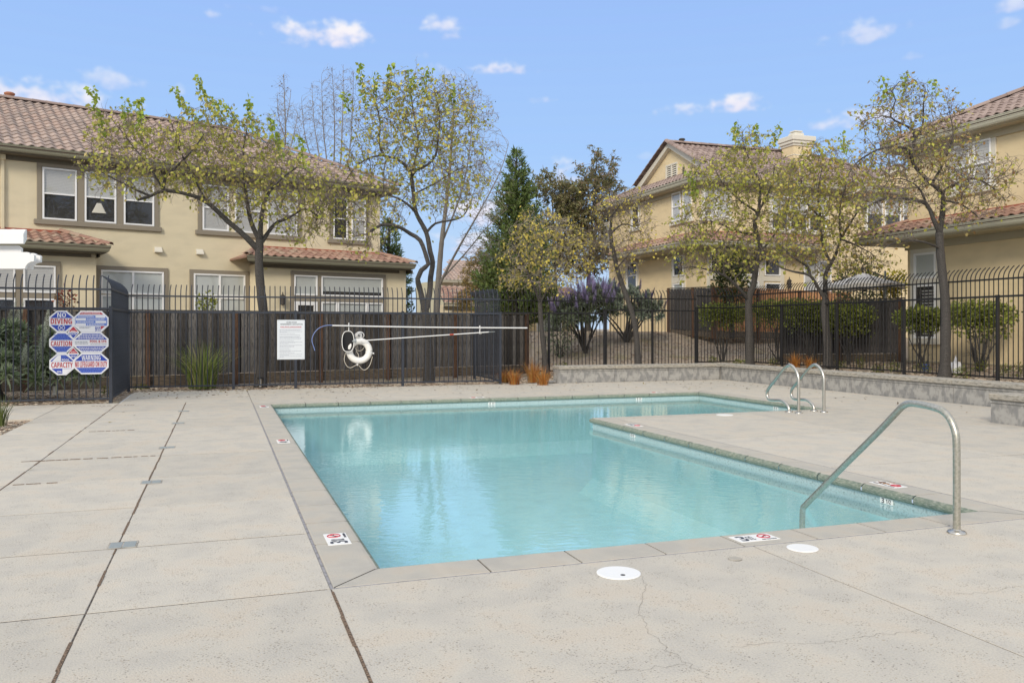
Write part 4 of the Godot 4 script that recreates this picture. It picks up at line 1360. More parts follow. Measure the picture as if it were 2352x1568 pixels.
func right_house() -> void:
	var h := thing("corner_house", "tan stucco house with cream eaves close behind the right hand iron fence", "house", Vector3(18.3, 0, -18.5))
	var W := Transform3D(Basis(Vector3(0, 0, 1), Vector3.UP, Vector3(-1, 0, 0)), Vector3())
	wall_box(h, Vector3(0, 0.1, 0), Vector3(9.0, 6.36, 14.0), M.stucco_gold)
	var e := 6.58
	var p := 0.46
	var sl := sqrt(1.0 + p * p)
	roof_sheet(h, [Vector3(-0.5, e, -0.5), Vector3(-0.5, e, 14.5), Vector3(4.5, e + 5 * p, 9.5), Vector3(4.5, e + 5 * p, 4.5)], M.roof_base)
	roof_sheet(h, [Vector3(-0.5, e, -0.5), Vector3(9.5, e, -0.5), Vector3(4.5, e + 5 * p, 4.5)], M.roof_base)
	roof_sheet(h, [Vector3(9.5, e, -0.5), Vector3(9.5, e, 14.5), Vector3(4.5, e + 5 * p, 9.5), Vector3(4.5, e + 5 * p, 4.5)], M.tile_c[0])
	roof_sheet(h, [Vector3(-0.5, e, 14.5), Vector3(9.5, e, 14.5), Vector3(4.5, e + 5 * p, 9.5)], M.tile_c[0])
	tile_field(h, Vector3(-0.5, e, -0.5), Vector3(0, 0, 1), Vector3(1, p, 0).normalized(), PackedVector2Array([Vector2(0, 0), Vector2(15, 0), Vector2(10, 5 * sl), Vector2(5, 5 * sl)]), M.tile_c, 0.262, 0.385, 150, 0.0, 7.0)
	cap_tiles(h, Vector3(-0.5, e + 0.03, -0.5), Vector3(4.5, e + 5 * p + 0.05, 4.5), M.tile_c, 0.42, 0.13)
	gutter(h, W, -0.5, 14.5, e + 0.02, 0.51, M.gutter_cream, M.fascia_cream, 1.0, 0.0, 0.0, 0.18)
	gutter(h, Transform3D(Basis(Vector3(-1, 0, 0), Vector3.UP, Vector3(0, 0, -1)), Vector3()), -9.0, 0.5, e + 0.02, 0.51, M.gutter_cream, M.fascia_cream, 0.0, 1.0, 0.0, 0.18)
	# skirt roof
	var k0 := 4.0
	roof_sheet(h, [Vector3(-1.0, k0, -1.0), Vector3(-1.0, k0, 14.0), Vector3(-0.003, 4.36, 14.0), Vector3(-0.003, 4.36, 0.0)], M.roof_base)
	roof_sheet(h, [Vector3(-1.0, k0, -1.0), Vector3(5.0, k0, -1.0), Vector3(5.0, 4.36, -0.003), Vector3(0.0, 4.36, -0.003)], M.tile_b[0])
	var es := Vector3(1, 0.36, 0)
	tile_field(h, Vector3(-1.0, k0, -1.0), Vector3(0, 0, 1), es.normalized(), PackedVector2Array([Vector2(0, 0), Vector2(12, 0), Vector2(12, es.length()), Vector2(1, es.length())]), M.tile_b, 0.262, es.length() / 3.0, 120)
	cap_tiles(h, Vector3(-1.0, k0 + 0.03, -1.0), Vector3(0, 4.4, 0), M.tile_b, 0.36, 0.10)
	gutter(h, W, -1.0, 12.0, k0 + 0.02, 1.01, M.gutter_cream, M.fascia_cream, 1.0, 0.0, 0.0, 0.18)
	gutter(h, Transform3D(Basis(Vector3(-1, 0, 0), Vector3.UP, Vector3(0, 0, -1)), Vector3()), -5.0, 1.0, k0 + 0.02, 1.01, M.gutter_cream, M.fascia_cream, 0.0, 1.0, 0.0, 0.18)
	var b := MB.new()
	b.box2(Vector3(-0.03, 4.36, 0.0), Vector3(-0.003, 4.43, 12.0))
	put("flashing", b.mesh(), M.flashing, h)
	# windows
	trim(h, W, 1.47, 2.86, 5.02, 6.34, 0.13, M.trim_cream, 0.0, true, 0.06)
	window(h, W, 1.60, 2.10, 5.03, 6.2, "hung", "shutter", 0.002, 0.5)
	window(h, W, 2.20, 2.73, 5.03, 6.2, "hung", "shutter", 0.002, 0.5)
	b = MB.new()
	b.rbox(Vector3(2.15, 5.62, 0.02), Vector3(0.095, 1.2, 0.046), 0.006)
	put("window_mullion", b.mesh(), M.trim_cream, h, W)
	trim(h, W, 0.13, 1.15, 1.12, 3.62, 0.13, M.trim_cream, 0.0, true, 0.02)
	window(h, W, 0.26, 1.02, 2.78, 3.49, "fixed", "shade", 0.002, 0.5, 0.06)
	b = MB.new()
	b.rbox(Vector3(0.64, 2.70, 0.03), Vector3(0.76, 0.16, 0.06), 0.006)
	put("window_panel", b.mesh(), M.trim_cream, h, W)
	window(h, W, 0.26, 1.02, 1.13, 2.62, "hung", "dark", 0.002, 0.45, 0.06)
	for q in [[1.22, 1.72], [1.88, 2.54]]:
		for k in int((q[1] - q[0]) / 0.085):
			b = MB.new()
			b.box(Vector3(0.74, q[0] + 0.05 + k * 0.085, 0.016), Vector3(0.42, 0.035, 0.006), Basis(Vector3.RIGHT, 0.5))
			put("louvre", b.mesh(), M.shutter, h, W)
	b = MB.new()
	b.rbox(Vector3(2.5, 0.5, 0.02), Vector3(11.0, 0.03, 0.03), 0.004)
	put("weep_screed", b.mesh(), M.fascia_cream, h, W)
	wall_box(h, Vector3(-0.0, 0.1, -0.16), Vector3(0.05, 0.2, -0.02), M.stucco_gold)

func distant_house() -> void:
	var h := thing("distant_house", "small distant house with tiled roof glimpsed left of the dark conifer", "house", spot(1085, 715, 62) * Vector3(1, 0, 1), deg_to_rad(8))
	wall_box(h, Vector3(-2.2, 0.5, -6), Vector3(6, 5.0, 0), M.stucco_far)
	roof_sheet(h, [Vector3(-2.8, 4.95, 0.6), Vector3(6.6, 4.95, 0.6), Vector3(3.5, 6.7, -3), Vector3(-0.5, 6.7, -3)], M.roof_base)
	tile_field(h, Vector3(-2.8, 4.95, 0.6), Vector3.RIGHT, Vector3(0, 1.75, -3.6).normalized(), PackedVector2Array([Vector2(0, 0), Vector2(9.4, 0), Vector2(6.3, 4.0), Vector2(2.3, 4.0)]), M.tile_a, 0.3, 0.4, 0)
	gutter(h, Transform3D(), -2.8, 6.6, 4.97, 0.61, M.gutter_cream, M.fascia_cream, 0.0, 0.0)
	roof_sheet(h, [Vector3(-2.6, 3.0, 3.0), Vector3(3.0, 3.0, 3.0), Vector3(3.0, 3.9, 0.0), Vector3(-2.6, 3.9, 0.0)], M.roof_base)
	tile_field(h, Vector3(-2.6, 3.0, 3.0), Vector3.RIGHT, Vector3(0, 0.9, -3.0).normalized(), PackedVector2Array([Vector2(0, 0), Vector2(5.6, 0), Vector2(5.6, 3.1), Vector2(0, 3.1)]), M.tile_a, 0.3, 0.4, 0)
	wall_box(h, Vector3(-2.4, 0.5, 0.1), Vector3(2.8, 2.95, 2.6), M.stucco_far)
	window(h, Transform3D(), 0.2, 1.2, 3.95, 4.75, "slide", "shade", 0.004)
	window(h, Transform3D(), -1.6, -0.5, 3.95, 4.75, "slide", "dark", 0.004)
	var g := thing("distant_garage", "low yellow building with pale eave seen through the iron fence behind the dark conifer", "building", spot(1190, 715, 44) * Vector3(1, 0, 1), deg_to_rad(-6))
	wall_box(g, Vector3(-3.5, 0.4, -5), Vector3(3.2, 2.75, 0), M.stucco_gold)
	roof_sheet(g, [Vector3(-4, 2.72, 0.5), Vector3(3.7, 2.72, 0.5), Vector3(3.7, 3.7, -2.5), Vector3(-4, 3.7, -2.5)], M.roof_base)
	tile_field(g, Vector3(-4, 2.72, 0.5), Vector3.RIGHT, Vector3(0, 0.98, -3.0).normalized(), PackedVector2Array([Vector2(0, 0), Vector2(7.7, 0), Vector2(7.7, 3.1), Vector2(0, 3.1)]), M.tile_b, 0.3, 0.4, 0)
	gutter(g, Transform3D(), -4, 3.7, 2.75, 0.51, M.gutter_cream, M.fascia_cream)
	window(g, Transform3D(), 1.0, 2.4, 1.2, 2.2, "slide", "shade", 0.004)

# ---------------------------------------------------------------- plants
func curve(pts: Array, step: float) -> PackedVector3Array:
	var out := PackedVector3Array()
	for k in pts.size() - 1:
		var a: Vector3 = pts[maxi(k - 1, 0)]
		var b: Vector3 = pts[k]
		var c: Vector3 = pts[k + 1]
		var d: Vector3 = pts[mini(k + 2, pts.size() - 1)]
		var n := maxi(1, int(b.distance_to(c) / step))
		for j in n:
			out.append(b.cubic_interpolate(c, a, d, float(j) / n))
	out.append(pts[-1])
	return out

func outline(pts: Array) -> Array:
	# plate points [x, y, depth]; a missing depth repeats the last one
	var o := []
	var d := 20.0
	for p in pts:
		if p.size() > 2:
			d = p[2]
		o.append(spot(p[0], p[1], d))
	return o

func rnd_dir() -> Vector3:
	var z := R.randf_range(-1, 1)
	var a := R.randf() * TAU
	var r := sqrt(1.0 - z * z)
	return Vector3(r * cos(a), z, r * sin(a))

# A broadleaf tree: traced limbs, then branches that grow through the crown's volume, twigs, leaves.
# limbs: [points, thick radius, thin radius]; blobs: [x, y, half width, half height, depth, half depth]; shoots: leafy upright twigs
func tree(called: String, label: String, limbs: Array, blobs: Array, o: Dictionary) -> Node3D:
	R.seed = o.get("seed", 1)
	var base: Vector3 = outline(limbs[0][0])[0]
	var root := thing(called, label, o.get("category", "tree"), base, 0.0, o.get("group", ""))
	var P := PackedVector3Array()
	var par := PackedInt32Array()
	var rad := PackedFloat32Array()
	var grow := PackedByteArray()
	var bark := MB.new()
	for li in limbs.size():
		var l: Array = limbs[li]
		var pts := curve(outline(l[0]), 0.12)
		var rr := PackedFloat32Array()
		var last := -1
		if li > 0:
			var best := 1e9
			for k in P.size():
				var dd := P[k].distance_squared_to(pts[0])
				if dd < best:
					best = dd
					last = k
			pts[0] = P[last]
		for k in pts.size():
			var t := float(k) / (pts.size() - 1)
			var r: float = lerpf(l[1], l[2], pow(t, 0.8))
			if li == 0 and k < 5:
				r *= 1.0 + 0.42 * pow(1.0 - k / 5.0, 2.0)
			rr.append(r * R.randf_range(0.94, 1.06))
			if k == 0 and li > 0:
				continue
			P.append(pts[k] + rnd_dir() * 0.004)
			par.append(last)
			rad.append(r)
			grow.append(1 if (li > 0 and t > 0.25) or t > o.get("clear", 0.8) else 0)
			last = P.size() - 1
		for k in pts.size():
			pts[k] -= base
		if li == 0:
			pts[0].y -= 0.15
		bark.tube(pts, rr, 9 if l[1] > 0.05 else 6)
	var limb_count := P.size()
	# attraction points
	var A := PackedVector3Array()
	var vol := 0.0
	for b in blobs:
		vol += b[2] * b[3]
	for b in blobs:
		var ce := spot(b[0], b[1], b[4])
		var sx: float = b[2] * b[4] / FOCAL
		var sy: float = b[3] * b[4] / FOCAL
		var n := int(o.get("attract", 700) * o.get("more", 2.8) * b[2] * b[3] / vol)
		for k in n:
			var d := rnd_dir() * pow(R.randf(), 0.42)
			A.append(ce + Vector3(c_, 0, s_) * d.x * sx + Vector3(0, d.y * sy, 0) + Vector3(s_, 0, -c_) * d.z * b[5])
	var near := PackedInt32Array()
	var dist := PackedFloat32Array()
	near.resize(A.size())
	dist.resize(A.size())
	for k in A.size():
		dist[k] = 1e9
		for j in limb_count:
			if grow[j]:
				var dd := A[k].distance_squared_to(P[j])
				if dd < dist[k]:
					dist[k] = dd
					near[k] = j
	var step: float = o.get("step", 0.12)
	var kill: float = pow(o.get("kill", 0.145), 2.0)
	for it in 90:
		var pull := {}
		for k in A.size():
			if near[k] >= 0:
				var d := (A[k] - P[near[k]]).normalized()
				pull[near[k]] = pull.get(near[k], Vector3()) + d
		if pull.is_empty():
			break
		var first := P.size()
		for j in pull:
			var d: Vector3 = pull[j].normalized()
			if par[j] >= 0:
				d = (d + (P[j] - P[par[j]]).normalized() * 0.35).normalized()
			d = (d + rnd_dir() * 0.42 + Vector3(0, o.get("lift", 0.05), 0)).normalized()
			P.append(P[j] + d * step)
			par.append(j)
			rad.append(0.0)
		for k in A.size():
			if near[k] >= 0:
				for j in range(first, P.size()):
					var dd := A[k].distance_squared_to(P[j])
					if dd < dist[k]:
						dist[k] = dd
						near[k] = j
				if dist[k] < kill:
					near[k] = -1
		if P.size() > 5200:
			break
	var tips := PackedInt32Array()
	tips.resize(P.size())
	tips.fill(0)
	for j in range(P.size() - 1, limb_count - 1, -1):
		if tips[j] == 0:
			tips[j] = 1
		tips[par[j]] += tips[j]
	for j in range(limb_count, P.size()):
		rad[j] = minf(0.0056 * pow(tips[j], 0.40), rad[par[j]] * 0.92)
	var br := MB.new()
	for j in range(limb_count, P.size()):
		br.twig(P[par[j]] - base, P[j] - base, maxf(rad[j] * 1.08, 0.0045), rad[j])
	# twigs and leaves
	var tw := MB.new()
	var lf := MB.new()
	var size: float = o.get("leaf", 0.06)
	var dens: float = o.get("leaves", 0.6)
	var cols: Array = o.get("colors", [])
	var tk: float = o.get("twigs", 1.0)
	var lo := 1e9
	var hi := -1e9
	for j in range(limb_count, P.size()):
		lo = minf(lo, P[j].y)
		hi = maxf(hi, P[j].y)
	for j in P.size():
		if j < limb_count and (not grow[j] or R.randf() < 0.6):
			continue
		var n := int(tk + R.randf()) + (1 if j >= limb_count and tips[j] == 1 else 0)
		for q in n:
			var p := P[j]
			var d := (rnd_dir() + Vector3(0, R.randf_range(-0.45, 0.35), 0) + (P[j] - P[par[j]]).normalized() * 0.7).normalized()
			var segs := R.randi_range(2, 4)
			var height := (p.y - lo) / maxf(hi - lo, 0.1)
			var here := dens * lerpf(o.get("low", 0.6), 1.3, height)
			var clump := R.randf() < 0.5
			for s in segs:
				var e: Vector3 = p + d * R.randf_range(0.05, 0.12) * o.get("twig_len", 1.0)
				tw.twig(p - base, e - base, 0.0046 - 0.0007 * s, 0.0039 - 0.0007 * s)
				d = (d + rnd_dir() * 0.45 + Vector3(0, -0.10, 0)).normalized()
				p = e
				if clump:
					for m in int(here * 1.5 + R.randf()):
						leaf_at(lf, p - base, size, cols, height, o)
	for sh in o.get("shoots", []):
		var pts := curve(outline(sh), 0.05)
		for k in pts.size() - 1:
			tw.twig(pts[k] - base, pts[k + 1] - base, 0.006 * (1.0 - 0.8 * k / pts.size()), 0.006 * (1.0 - 0.8 * (k + 1) / pts.size()))
			if k > pts.size() * 0.2:
				for m in 4:
					leaf_at(lf, pts[k] - base + rnd_dir() * 0.07, size * 1.25, o.get("shoot_colors", cols), 1.0, o)
	put("trunk", bark.mesh(), o.get("bark", M.bark), root)
	if br.v.size():
		stuff(put("branches", br.mesh(), o.get("twig_mat", M.twigs), root))
	if tw.v.size():
		stuff(put("twigs", tw.mesh(), o.get("twig_mat", M.twigs), root))
	if lf.v.size():
		stuff(put("crown", lf.mesh(), M.leaf, root))
	return root

func leaf_at(b: MB, p: Vector3, size: float, cols: Array, height: float, o: Dictionary) -> void:
	var hang: float = o.get("hang", 0.7)
	var d := (rnd_dir() + Vector3(0, -hang, 0)).normalized()
	var side := d.cross(rnd_dir()).normalized()
	var k := R.randf()
	var c: Color = cols[mini(int(k * cols.size()), cols.size() - 1)]
	var f := R.randf_range(0.75, 1.25)
	b.col = Color(c.r * f, c.g * f, c.b * f)
	var l := size * R.randf_range(0.6, 1.25)
	b.leaf(p + d * 0.008, d, side, l * o.get("wide", 0.36), l)

func conifer(label: String, p: Vector3, h: float, w: float, seed_: int) -> void:
	R.seed = seed_
	var t := thing("conifer_tree", label, "tree", p)
	var b := MB.new()
	b.tube(PackedVector3Array([Vector3(0, -0.1, 0), Vector3(0.05, h * 0.4, 0), Vector3(0, h * 0.8, 0.03), Vector3(0, h, 0)]), PackedFloat32Array([0.22, 0.15, 0.06, 0.01]), 8)
	put("trunk", b.mesh(), M.bark, t)
	var n := MB.new()
	var br := MB.new()
	var y := 0.35
	while y < h - 0.05:
		var f := y / h
		var reach := w * pow(1.0 - f, 0.82) * (1.0 if f > 0.12 else 0.8) + 0.06
		var count := int(7 + reach * 7.0)
		for k in count:
			var a := R.randf() * TAU
			var l := reach * R.randf_range(0.6, 1.12)
			var q := Vector3(0, y + R.randf_range(-0.1, 0.1), 0)
			var d := Vector3(cos(a), R.randf_range(-0.05, 0.35) + f * 0.7, sin(a)).normalized()
			var segs := maxi(2, int(l / 0.16))
			for s in segs:
				var e := q + d * (l / segs)
				br.twig(q, e, 0.016 * (1.0 - float(s) / segs) + 0.003, 0.016 * (1.0 - float(s + 1) / segs) + 0.003)
				d = (d + Vector3(0, 0.06, 0) + rnd_dir() * 0.12).normalized()
				q = e
				if s > segs * 0.15:
					for m in 5:
						var dd := (d * 0.9 + rnd_dir() * 0.8 + Vector3(0, 0.12, 0)).normalized()
						var g := R.randf_range(0.6, 1.35)
						var warm := R.randf()
						n.col = Color(0.10 * g + 0.06 * warm, 0.165 * g + 0.04 * warm, 0.05 * g)
						var side := dd.cross(rnd_dir()).normalized()
						n.leaf(q + rnd_dir() * 0.03, dd, side, 0.026, R.randf_range(0.15, 0.28))
		y += 0.125
	stuff(put("branches", br.mesh(), M.twigs, t))
	stuff(put("crown", n.mesh(), M.needle, t))

# tufted grass of arching blades
func grass_clump(called: String, label: String, category: String, p: Vector3, n: int, l: float, w: float, spread: float, cols: Array, group := "", seed_ := 5) -> void:
	R.seed = seed_
	var b := MB.new()
	for k in n:
		var a := R.randf() * TAU
		var o := Vector3(cos(a), 0, sin(a))
		var q := o * R.randf() * spread * 0.28
		var len_ := l * R.randf_range(0.55, 1.1)
		var lean := R.randf_range(0.05, 0.95) * spread
		var pts := []
		for s in 6:
			var t := s / 5.0
			pts.append(q + Vector3(0, len_ * (t - 0.30 * t * t * lean / spread), 0) + o * lean * t * t * len_ / l)
		var c: Color = cols[R.randi_range(0, cols.size() - 1)]
		var f := R.randf_range(0.7, 1.3)
		b.col = Color(c.r * f, c.g * f, c.b * f)
		b.blade(pts, w * R.randf_range(0.7, 1.2), o.cross(Vector3.UP).rotated(Vector3.UP, R.randf_range(-0.9, 0.9)))
	tag(put(called, b.mesh(), M.leaf, null, Transform3D(Basis(), p)), label, category, group)

# a low leafy plant of clustered leaves
func leaf_mound(b: MB, ce: Vector3, r: Vector3, n: int, size: float, cols: Array, wide := 0.3, shell := 0.5, droop := 0.2) -> void:
	for k in n:
		var d := rnd_dir()
		var q := d * lerpf(shell, 1.0, sqrt(R.randf()))
		var p := ce + q * r * R.randf_range(0.72, 1.22)
		var dd := (d + rnd_dir() * 0.8 + Vector3(0, 0.4 - droop, 0)).normalized()
		var c: Color = cols[R.randi_range(0, cols.size() - 1)]
		var f := R.randf_range(0.65, 1.3)
		b.col = Color(c.r * f, c.g * f, c.b * f)
		var l := size * R.randf_range(0.6, 1.25)
		b.leaf(p, dd, dd.cross(rnd_dir()).normalized(), l * wide, l)

func bush(called: String, label: String, p: Vector3, mounds: Array, size: float, cols: Array, stems: int, group := "", wide := 0.3, seed_ := 3) -> Node3D:
	R.seed = seed_
	var t := thing(called, label, "shrub", p, 0.0, group)
	var b := MB.new()
	for m in mounds:
		leaf_mound(b, m[0], m[1], m[2], size, cols, wide, m[3] if m.size() > 3 else 0.45)
	stuff(put("foliage", b.mesh(), M.leaf, t))
	var s := MB.new()
	for k in stems:
		var m: Array = mounds[k % mounds.size()]
		var e: Vector3 = m[0] + rnd_dir() * m[1] * 0.6
		var a := Vector3(R.randf_range(-0.08, 0.08), -0.05, R.randf_range(-0.08, 0.08))
		var mid := a.lerp(e, 0.5) + Vector3(e.x, 0, e.z) * R.randf_range(-0.25, 0.15) + rnd_dir() * 0.06
		var pts := curve([a, a.lerp(mid, 0.5) + rnd_dir() * 0.04, mid, mid.lerp(e, 0.5) + rnd_dir() * 0.05, e], 0.09)
		var rr := PackedFloat32Array()
		for q in pts.size():
			rr.append(lerpf(0.026, 0.006, float(q) / pts.size()) * (0.7 + 0.5 * R.randf()))
		s.tube(pts, rr, 5)
		for q in range(3, pts.size()):
			if R.randf() < 0.6:
				var d := (rnd_dir() + Vector3.UP * 0.6).normalized()
				s.twig(pts[q], pts[q] + d * R.randf_range(0.1, 0.3), 0.006, 0.003)
	put("stems", s.mesh(), M.bark, t)
	return t

# grey-green rosettes on woody stems with tall flower cones
func echium(label: String, p: Vector3, centres: Array, rosettes: int, spikes: int, spike_h: float, flower: Color, leaf_cols: Array, seed_: int) -> void:
	R.seed = seed_
	var t := thing("echium_bush", label, "shrub", p)
	var heads := []
	for v in 3:
		var b := MB.new()
		for k in 34:
			var a := k * 2.39996
			var f := float(k) / 34
			var d := Vector3(cos(a) * (1.0 - f * 0.7), lerpf(-0.25, 1.1, f), sin(a) * (1.0 - f * 0.7)).normalized()
			var l := lerpf(0.26, 0.13, f) * R.randf_range(0.85, 1.1)
			var side := d.cross(Vector3.UP).normalized()
			var c: Color = leaf_cols[R.randi_range(0, leaf_cols.size() - 1)]
			var g := R.randf_range(0.75, 1.25)
			b.col = Color(c.r * g, c.g * g, c.b * g)
			b.blade([Vector3(0, f * 0.08, 0), Vector3(0, f * 0.08, 0) + d * l * 0.35, d * l * 0.7 + Vector3(0, f * 0.08, 0), d * l + Vector3(0, f * 0.08 - 0.05 * (1.0 - f), 0)], 0.019, side)
		heads.append(b.mesh())
	var cones := []
	for v in 3:
		var b := MB.new()
		for k in 210:
			var f := float(k) / 210
			var a := k * 2.39996
			var r := spike_h * 0.13 * pow(1.0 - f, 0.6) * (0.75 + 0.25 * sin(f * 3.0)) + 0.004
			var d := Vector3(cos(a), 0.35, sin(a)).normalized()
			var g := R.randf_range(0.6, 1.4)
			b.col = Color(flower.r * g, flower.g * g, flower.b * g) if R.randf() < 0.86 else Color(0.12, 0.15, 0.08)
			b.leaf(Vector3(cos(a) * r * 0.3, f * spike_h, sin(a) * r * 0.3), d, d.cross(Vector3.UP).normalized(), 0.013, r * 1.1)
		cones.append(b.mesh())
	var st := MB.new()
	for k in rosettes:
		var c: Array = centres[k % centres.size()]
		var d := rnd_dir()
		d.y = absf(d.y) * 1.2 - 0.25
		var q: Vector3 = c[0] + d * c[1] * R.randf_range(0.7, 1.05)
		q.y = maxf(q.y, 0.06)
		var up := (d + Vector3(0, 0.9, 0)).normalized()
		var bs := Basis(Quaternion(Vector3.UP, up)) * Basis(Vector3.UP, R.randf() * TAU)
		put("leaf_rosette", heads[k % 3], M.leaf, t, Transform3D(bs.scaled(Vector3.ONE * R.randf_range(0.85, 1.35)), q))
		if k % 12 == 0:
			var a := Vector3(c[0].x * 0.3 + R.randf_range(-0.06, 0.06), 0, c[0].z * 0.3 + R.randf_range(-0.06, 0.06))
			var sp := curve([a, a.lerp(q, 0.5) + rnd_dir() * 0.1, q], 0.15)
			var sr := PackedFloat32Array()
			for m in sp.size():
				sr.append(lerpf(0.045, 0.012, float(m) / sp.size()))
			st.tube(sp, sr, 5, false)
	for k in spikes:
		var c: Array = centres[k % centres.size()]
		var d := rnd_dir()
		d.y = absf(d.y) * 0.9 + 0.25
		d = d.normalized()
		var q: Vector3 = c[0] + d * c[1] * R.randf_range(0.9, 1.1)
		var up := (Vector3(d.x * 0.35, 1.0, d.z * 0.35) + rnd_dir() * 0.12).normalized()
		put("flower_spike", cones[k % 3], M.petal, t, Transform3D(Basis(Quaternion(Vector3.UP, up)).scaled(Vector3.ONE * R.randf_range(0.7, 1.1)), q))
	put("stems", st.mesh(), M.bark, t)

func make_trees() -> void:
	var green := [Color(0.49, 0.48, 0.09), Color(0.41, 0.44, 0.075), Color(0.57, 0.52, 0.12), Color(0.38, 0.38, 0.09), Color(0.47, 0.38, 0.15)]
	var fresh := [Color(0.26, 0.36, 0.05), Color(0.32, 0.41, 0.06), Color(0.40, 0.44, 0.08)]
	var gold := [Color(0.62, 0.51, 0.09), Color(0.54, 0.48, 0.10), Color(0.68, 0.55, 0.11), Color(0.44, 0.38, 0.11)]
	var g := "young broadleaf trees planted round the pool"
	tree("broadleaf_tree", "leaning yellow green tree before the beige house, left of the white rules notice", [
		[[[597, 893, 20.2], [603, 820], [606, 740], [598, 660], [594, 600], [596, 550]], 0.135, 0.095],
		[[[594, 575, 20.2], [560, 540, 20.0], [525, 510, 19.9], [474, 464, 19.6], [430, 446, 19.5], [376, 438, 19.3], [345, 450, 19.2], [315, 459, 19.0]], 0.08, 0.03],
		[[[376, 438, 19.3], [378, 410], [400, 387], [440, 346, 19.0], [470, 305]], 0.042, 0.012],
		[[[596, 552, 20.2], [578, 515, 20.4], [568, 470], [560, 400, 20.6], [558, 348], [566, 300]], 0.07, 0.014],
		[[[596, 550, 20.2], [600, 500, 20.0], [610, 455], [640, 415, 19.6], [680, 385]], 0.075, 0.018],
		[[[598, 560, 20.2], [630, 515, 20.4], [661, 501, 20.6], [700, 480], [735, 500]], 0.06, 0.018],
		[[[474, 464, 19.6], [440, 400, 19.9], [410, 340], [395, 290], [385, 262]], 0.032, 0.01],
		[[[345, 450, 19.2], [300, 430, 19.1], [250, 405], [215, 388], [185, 398]], 0.03, 0.008],
		[[[376, 438, 19.3], [340, 380, 19.0], [300, 330], [270, 290]], 0.03, 0.008]],
		[[330, 395, 140, 65, 19.2, 1.3], [420, 335, 130, 70, 19.7, 1.3], [275, 315, 75, 70, 19.2, 0.9], [560, 350, 110, 80, 20.4, 1.4], [620, 430, 130, 90, 20.0, 1.5], [695, 440, 90, 90, 20.3, 1.2], [745, 440, 50, 70, 20.6, 0.9], [560, 460, 120, 50, 20.0, 1.3], [480, 280, 70, 45, 19.6, 0.8], [690, 525, 60, 40, 20.3, 0.9], [215, 385, 50, 30, 19.1, 0.4], [480, 400, 120, 50, 19.8, 1.2]],
		{"seed": 11, "attract": 1000, "leaves": 0.54, "leaf": 0.10, "colors": green, "shoot_colors": fresh, "group": g, "twigs": 1.0, "shoots": [[[250, 330, 19.1], [222, 250], [212, 196]], [[300, 320, 19.2], [285, 260], [290, 225]], [[320, 320, 19.2], [322, 260], [316, 225]], [[470, 300, 19.6], [430, 250], [405, 212], [398, 198]], [[520, 290, 19.8], [490, 240], [462, 205], [452, 172]], [[560, 300, 20.4], [525, 250], [490, 230]], [[600, 320, 20.4], [575, 270], [570, 225]], [[650, 380, 20.0], [630, 300], [615, 265]], [[700, 400, 20.2], [690, 330], [680, 310]]]})
	tree("broadleaf_tree", "tall twisted twin stemmed tree behind the fence between the life ring and the fence corner", [
		[[[985, 882, 21.9], [984, 810], [981, 745], [976, 716]], 0.135, 0.115],
		[[[976, 716, 21.9], [966, 670], [959, 640, 21.7], [967, 621], [984, 606, 21.6], [979, 588], [965, 552], [943, 537], [911, 519, 21.2], [876, 516], [850, 532]], 0.085, 0.035],
		[[[977, 718, 21.9], [987, 670, 22.1], [989, 637], [994, 603], [988, 578], [979, 534], [955, 487], [950, 446], [944, 404]], 0.085, 0.05],
		[[[944, 404, 22.1], [956, 390], [982, 378, 21.9], [1000, 357], [1005, 328], [1010, 270], [1000, 215]], 0.045, 0.012],
		[[[944, 404, 22.1], [932, 381], [905, 362, 22.2], [882, 357], [870, 322], [873, 287], [867, 252], [858, 220]], 0.045, 0.012],
		[[[979, 534, 22.1], [1000, 513, 22.3], [1029, 507], [1061, 498], [1080, 470]], 0.04, 0.012],
		[[[955, 487, 22.1], [932, 466, 21.9], [902, 451], [850, 440], [800, 445]], 0.04, 0.012],
		[[[882, 357, 22.2], [855, 360], [820, 380, 22.0], [790, 420]], 0.03, 0.01],
		[[[944, 404, 22.1], [960, 330, 22.3], [950, 260], [940, 200]], 0.035, 0.01],
		[[[950, 446, 22.1], [1000, 420, 21.8], [1050, 390], [1090, 380]], 0.03, 0.01]],
		[[870, 240, 70, 70, 22.1, 1.0], [955, 235, 100, 75, 22.2, 1.3], [1040, 290, 75, 90, 22.0, 1.2], [930, 330, 140, 80, 22.0, 1.5], [850, 380, 90, 70, 22.0, 1.2], [1000, 420, 120, 70, 22.0, 1.4], [795, 450, 75, 70, 21.7, 1.0], [880, 465, 90, 50, 21.7, 1.1], [1070, 400, 60, 80, 22.0, 1.1], [760, 490, 60, 50, 21.5, 0.8], [840, 545, 60, 40, 21.4, 0.7]],
		{"seed": 23, "attract": 1000, "leaves": 0.54, "leaf": 0.10, "colors": green, "shoot_colors": fresh, "group": g, "twigs": 0.8, "shoots": [[[845, 260, 22.1], [832, 200], [824, 145]], [[865, 230, 22.1], [862, 190], [862, 165]], [[895, 250, 22.1], [893, 200], [898, 142]], [[940, 230, 22.2], [945, 190], [944, 160]], [[985, 235, 22.1], [975, 190], [988, 158]], [[800, 260, 22.1], [795, 230], [790, 208]], [[1040, 250, 22.0], [1035, 210], [1040, 190]]]})
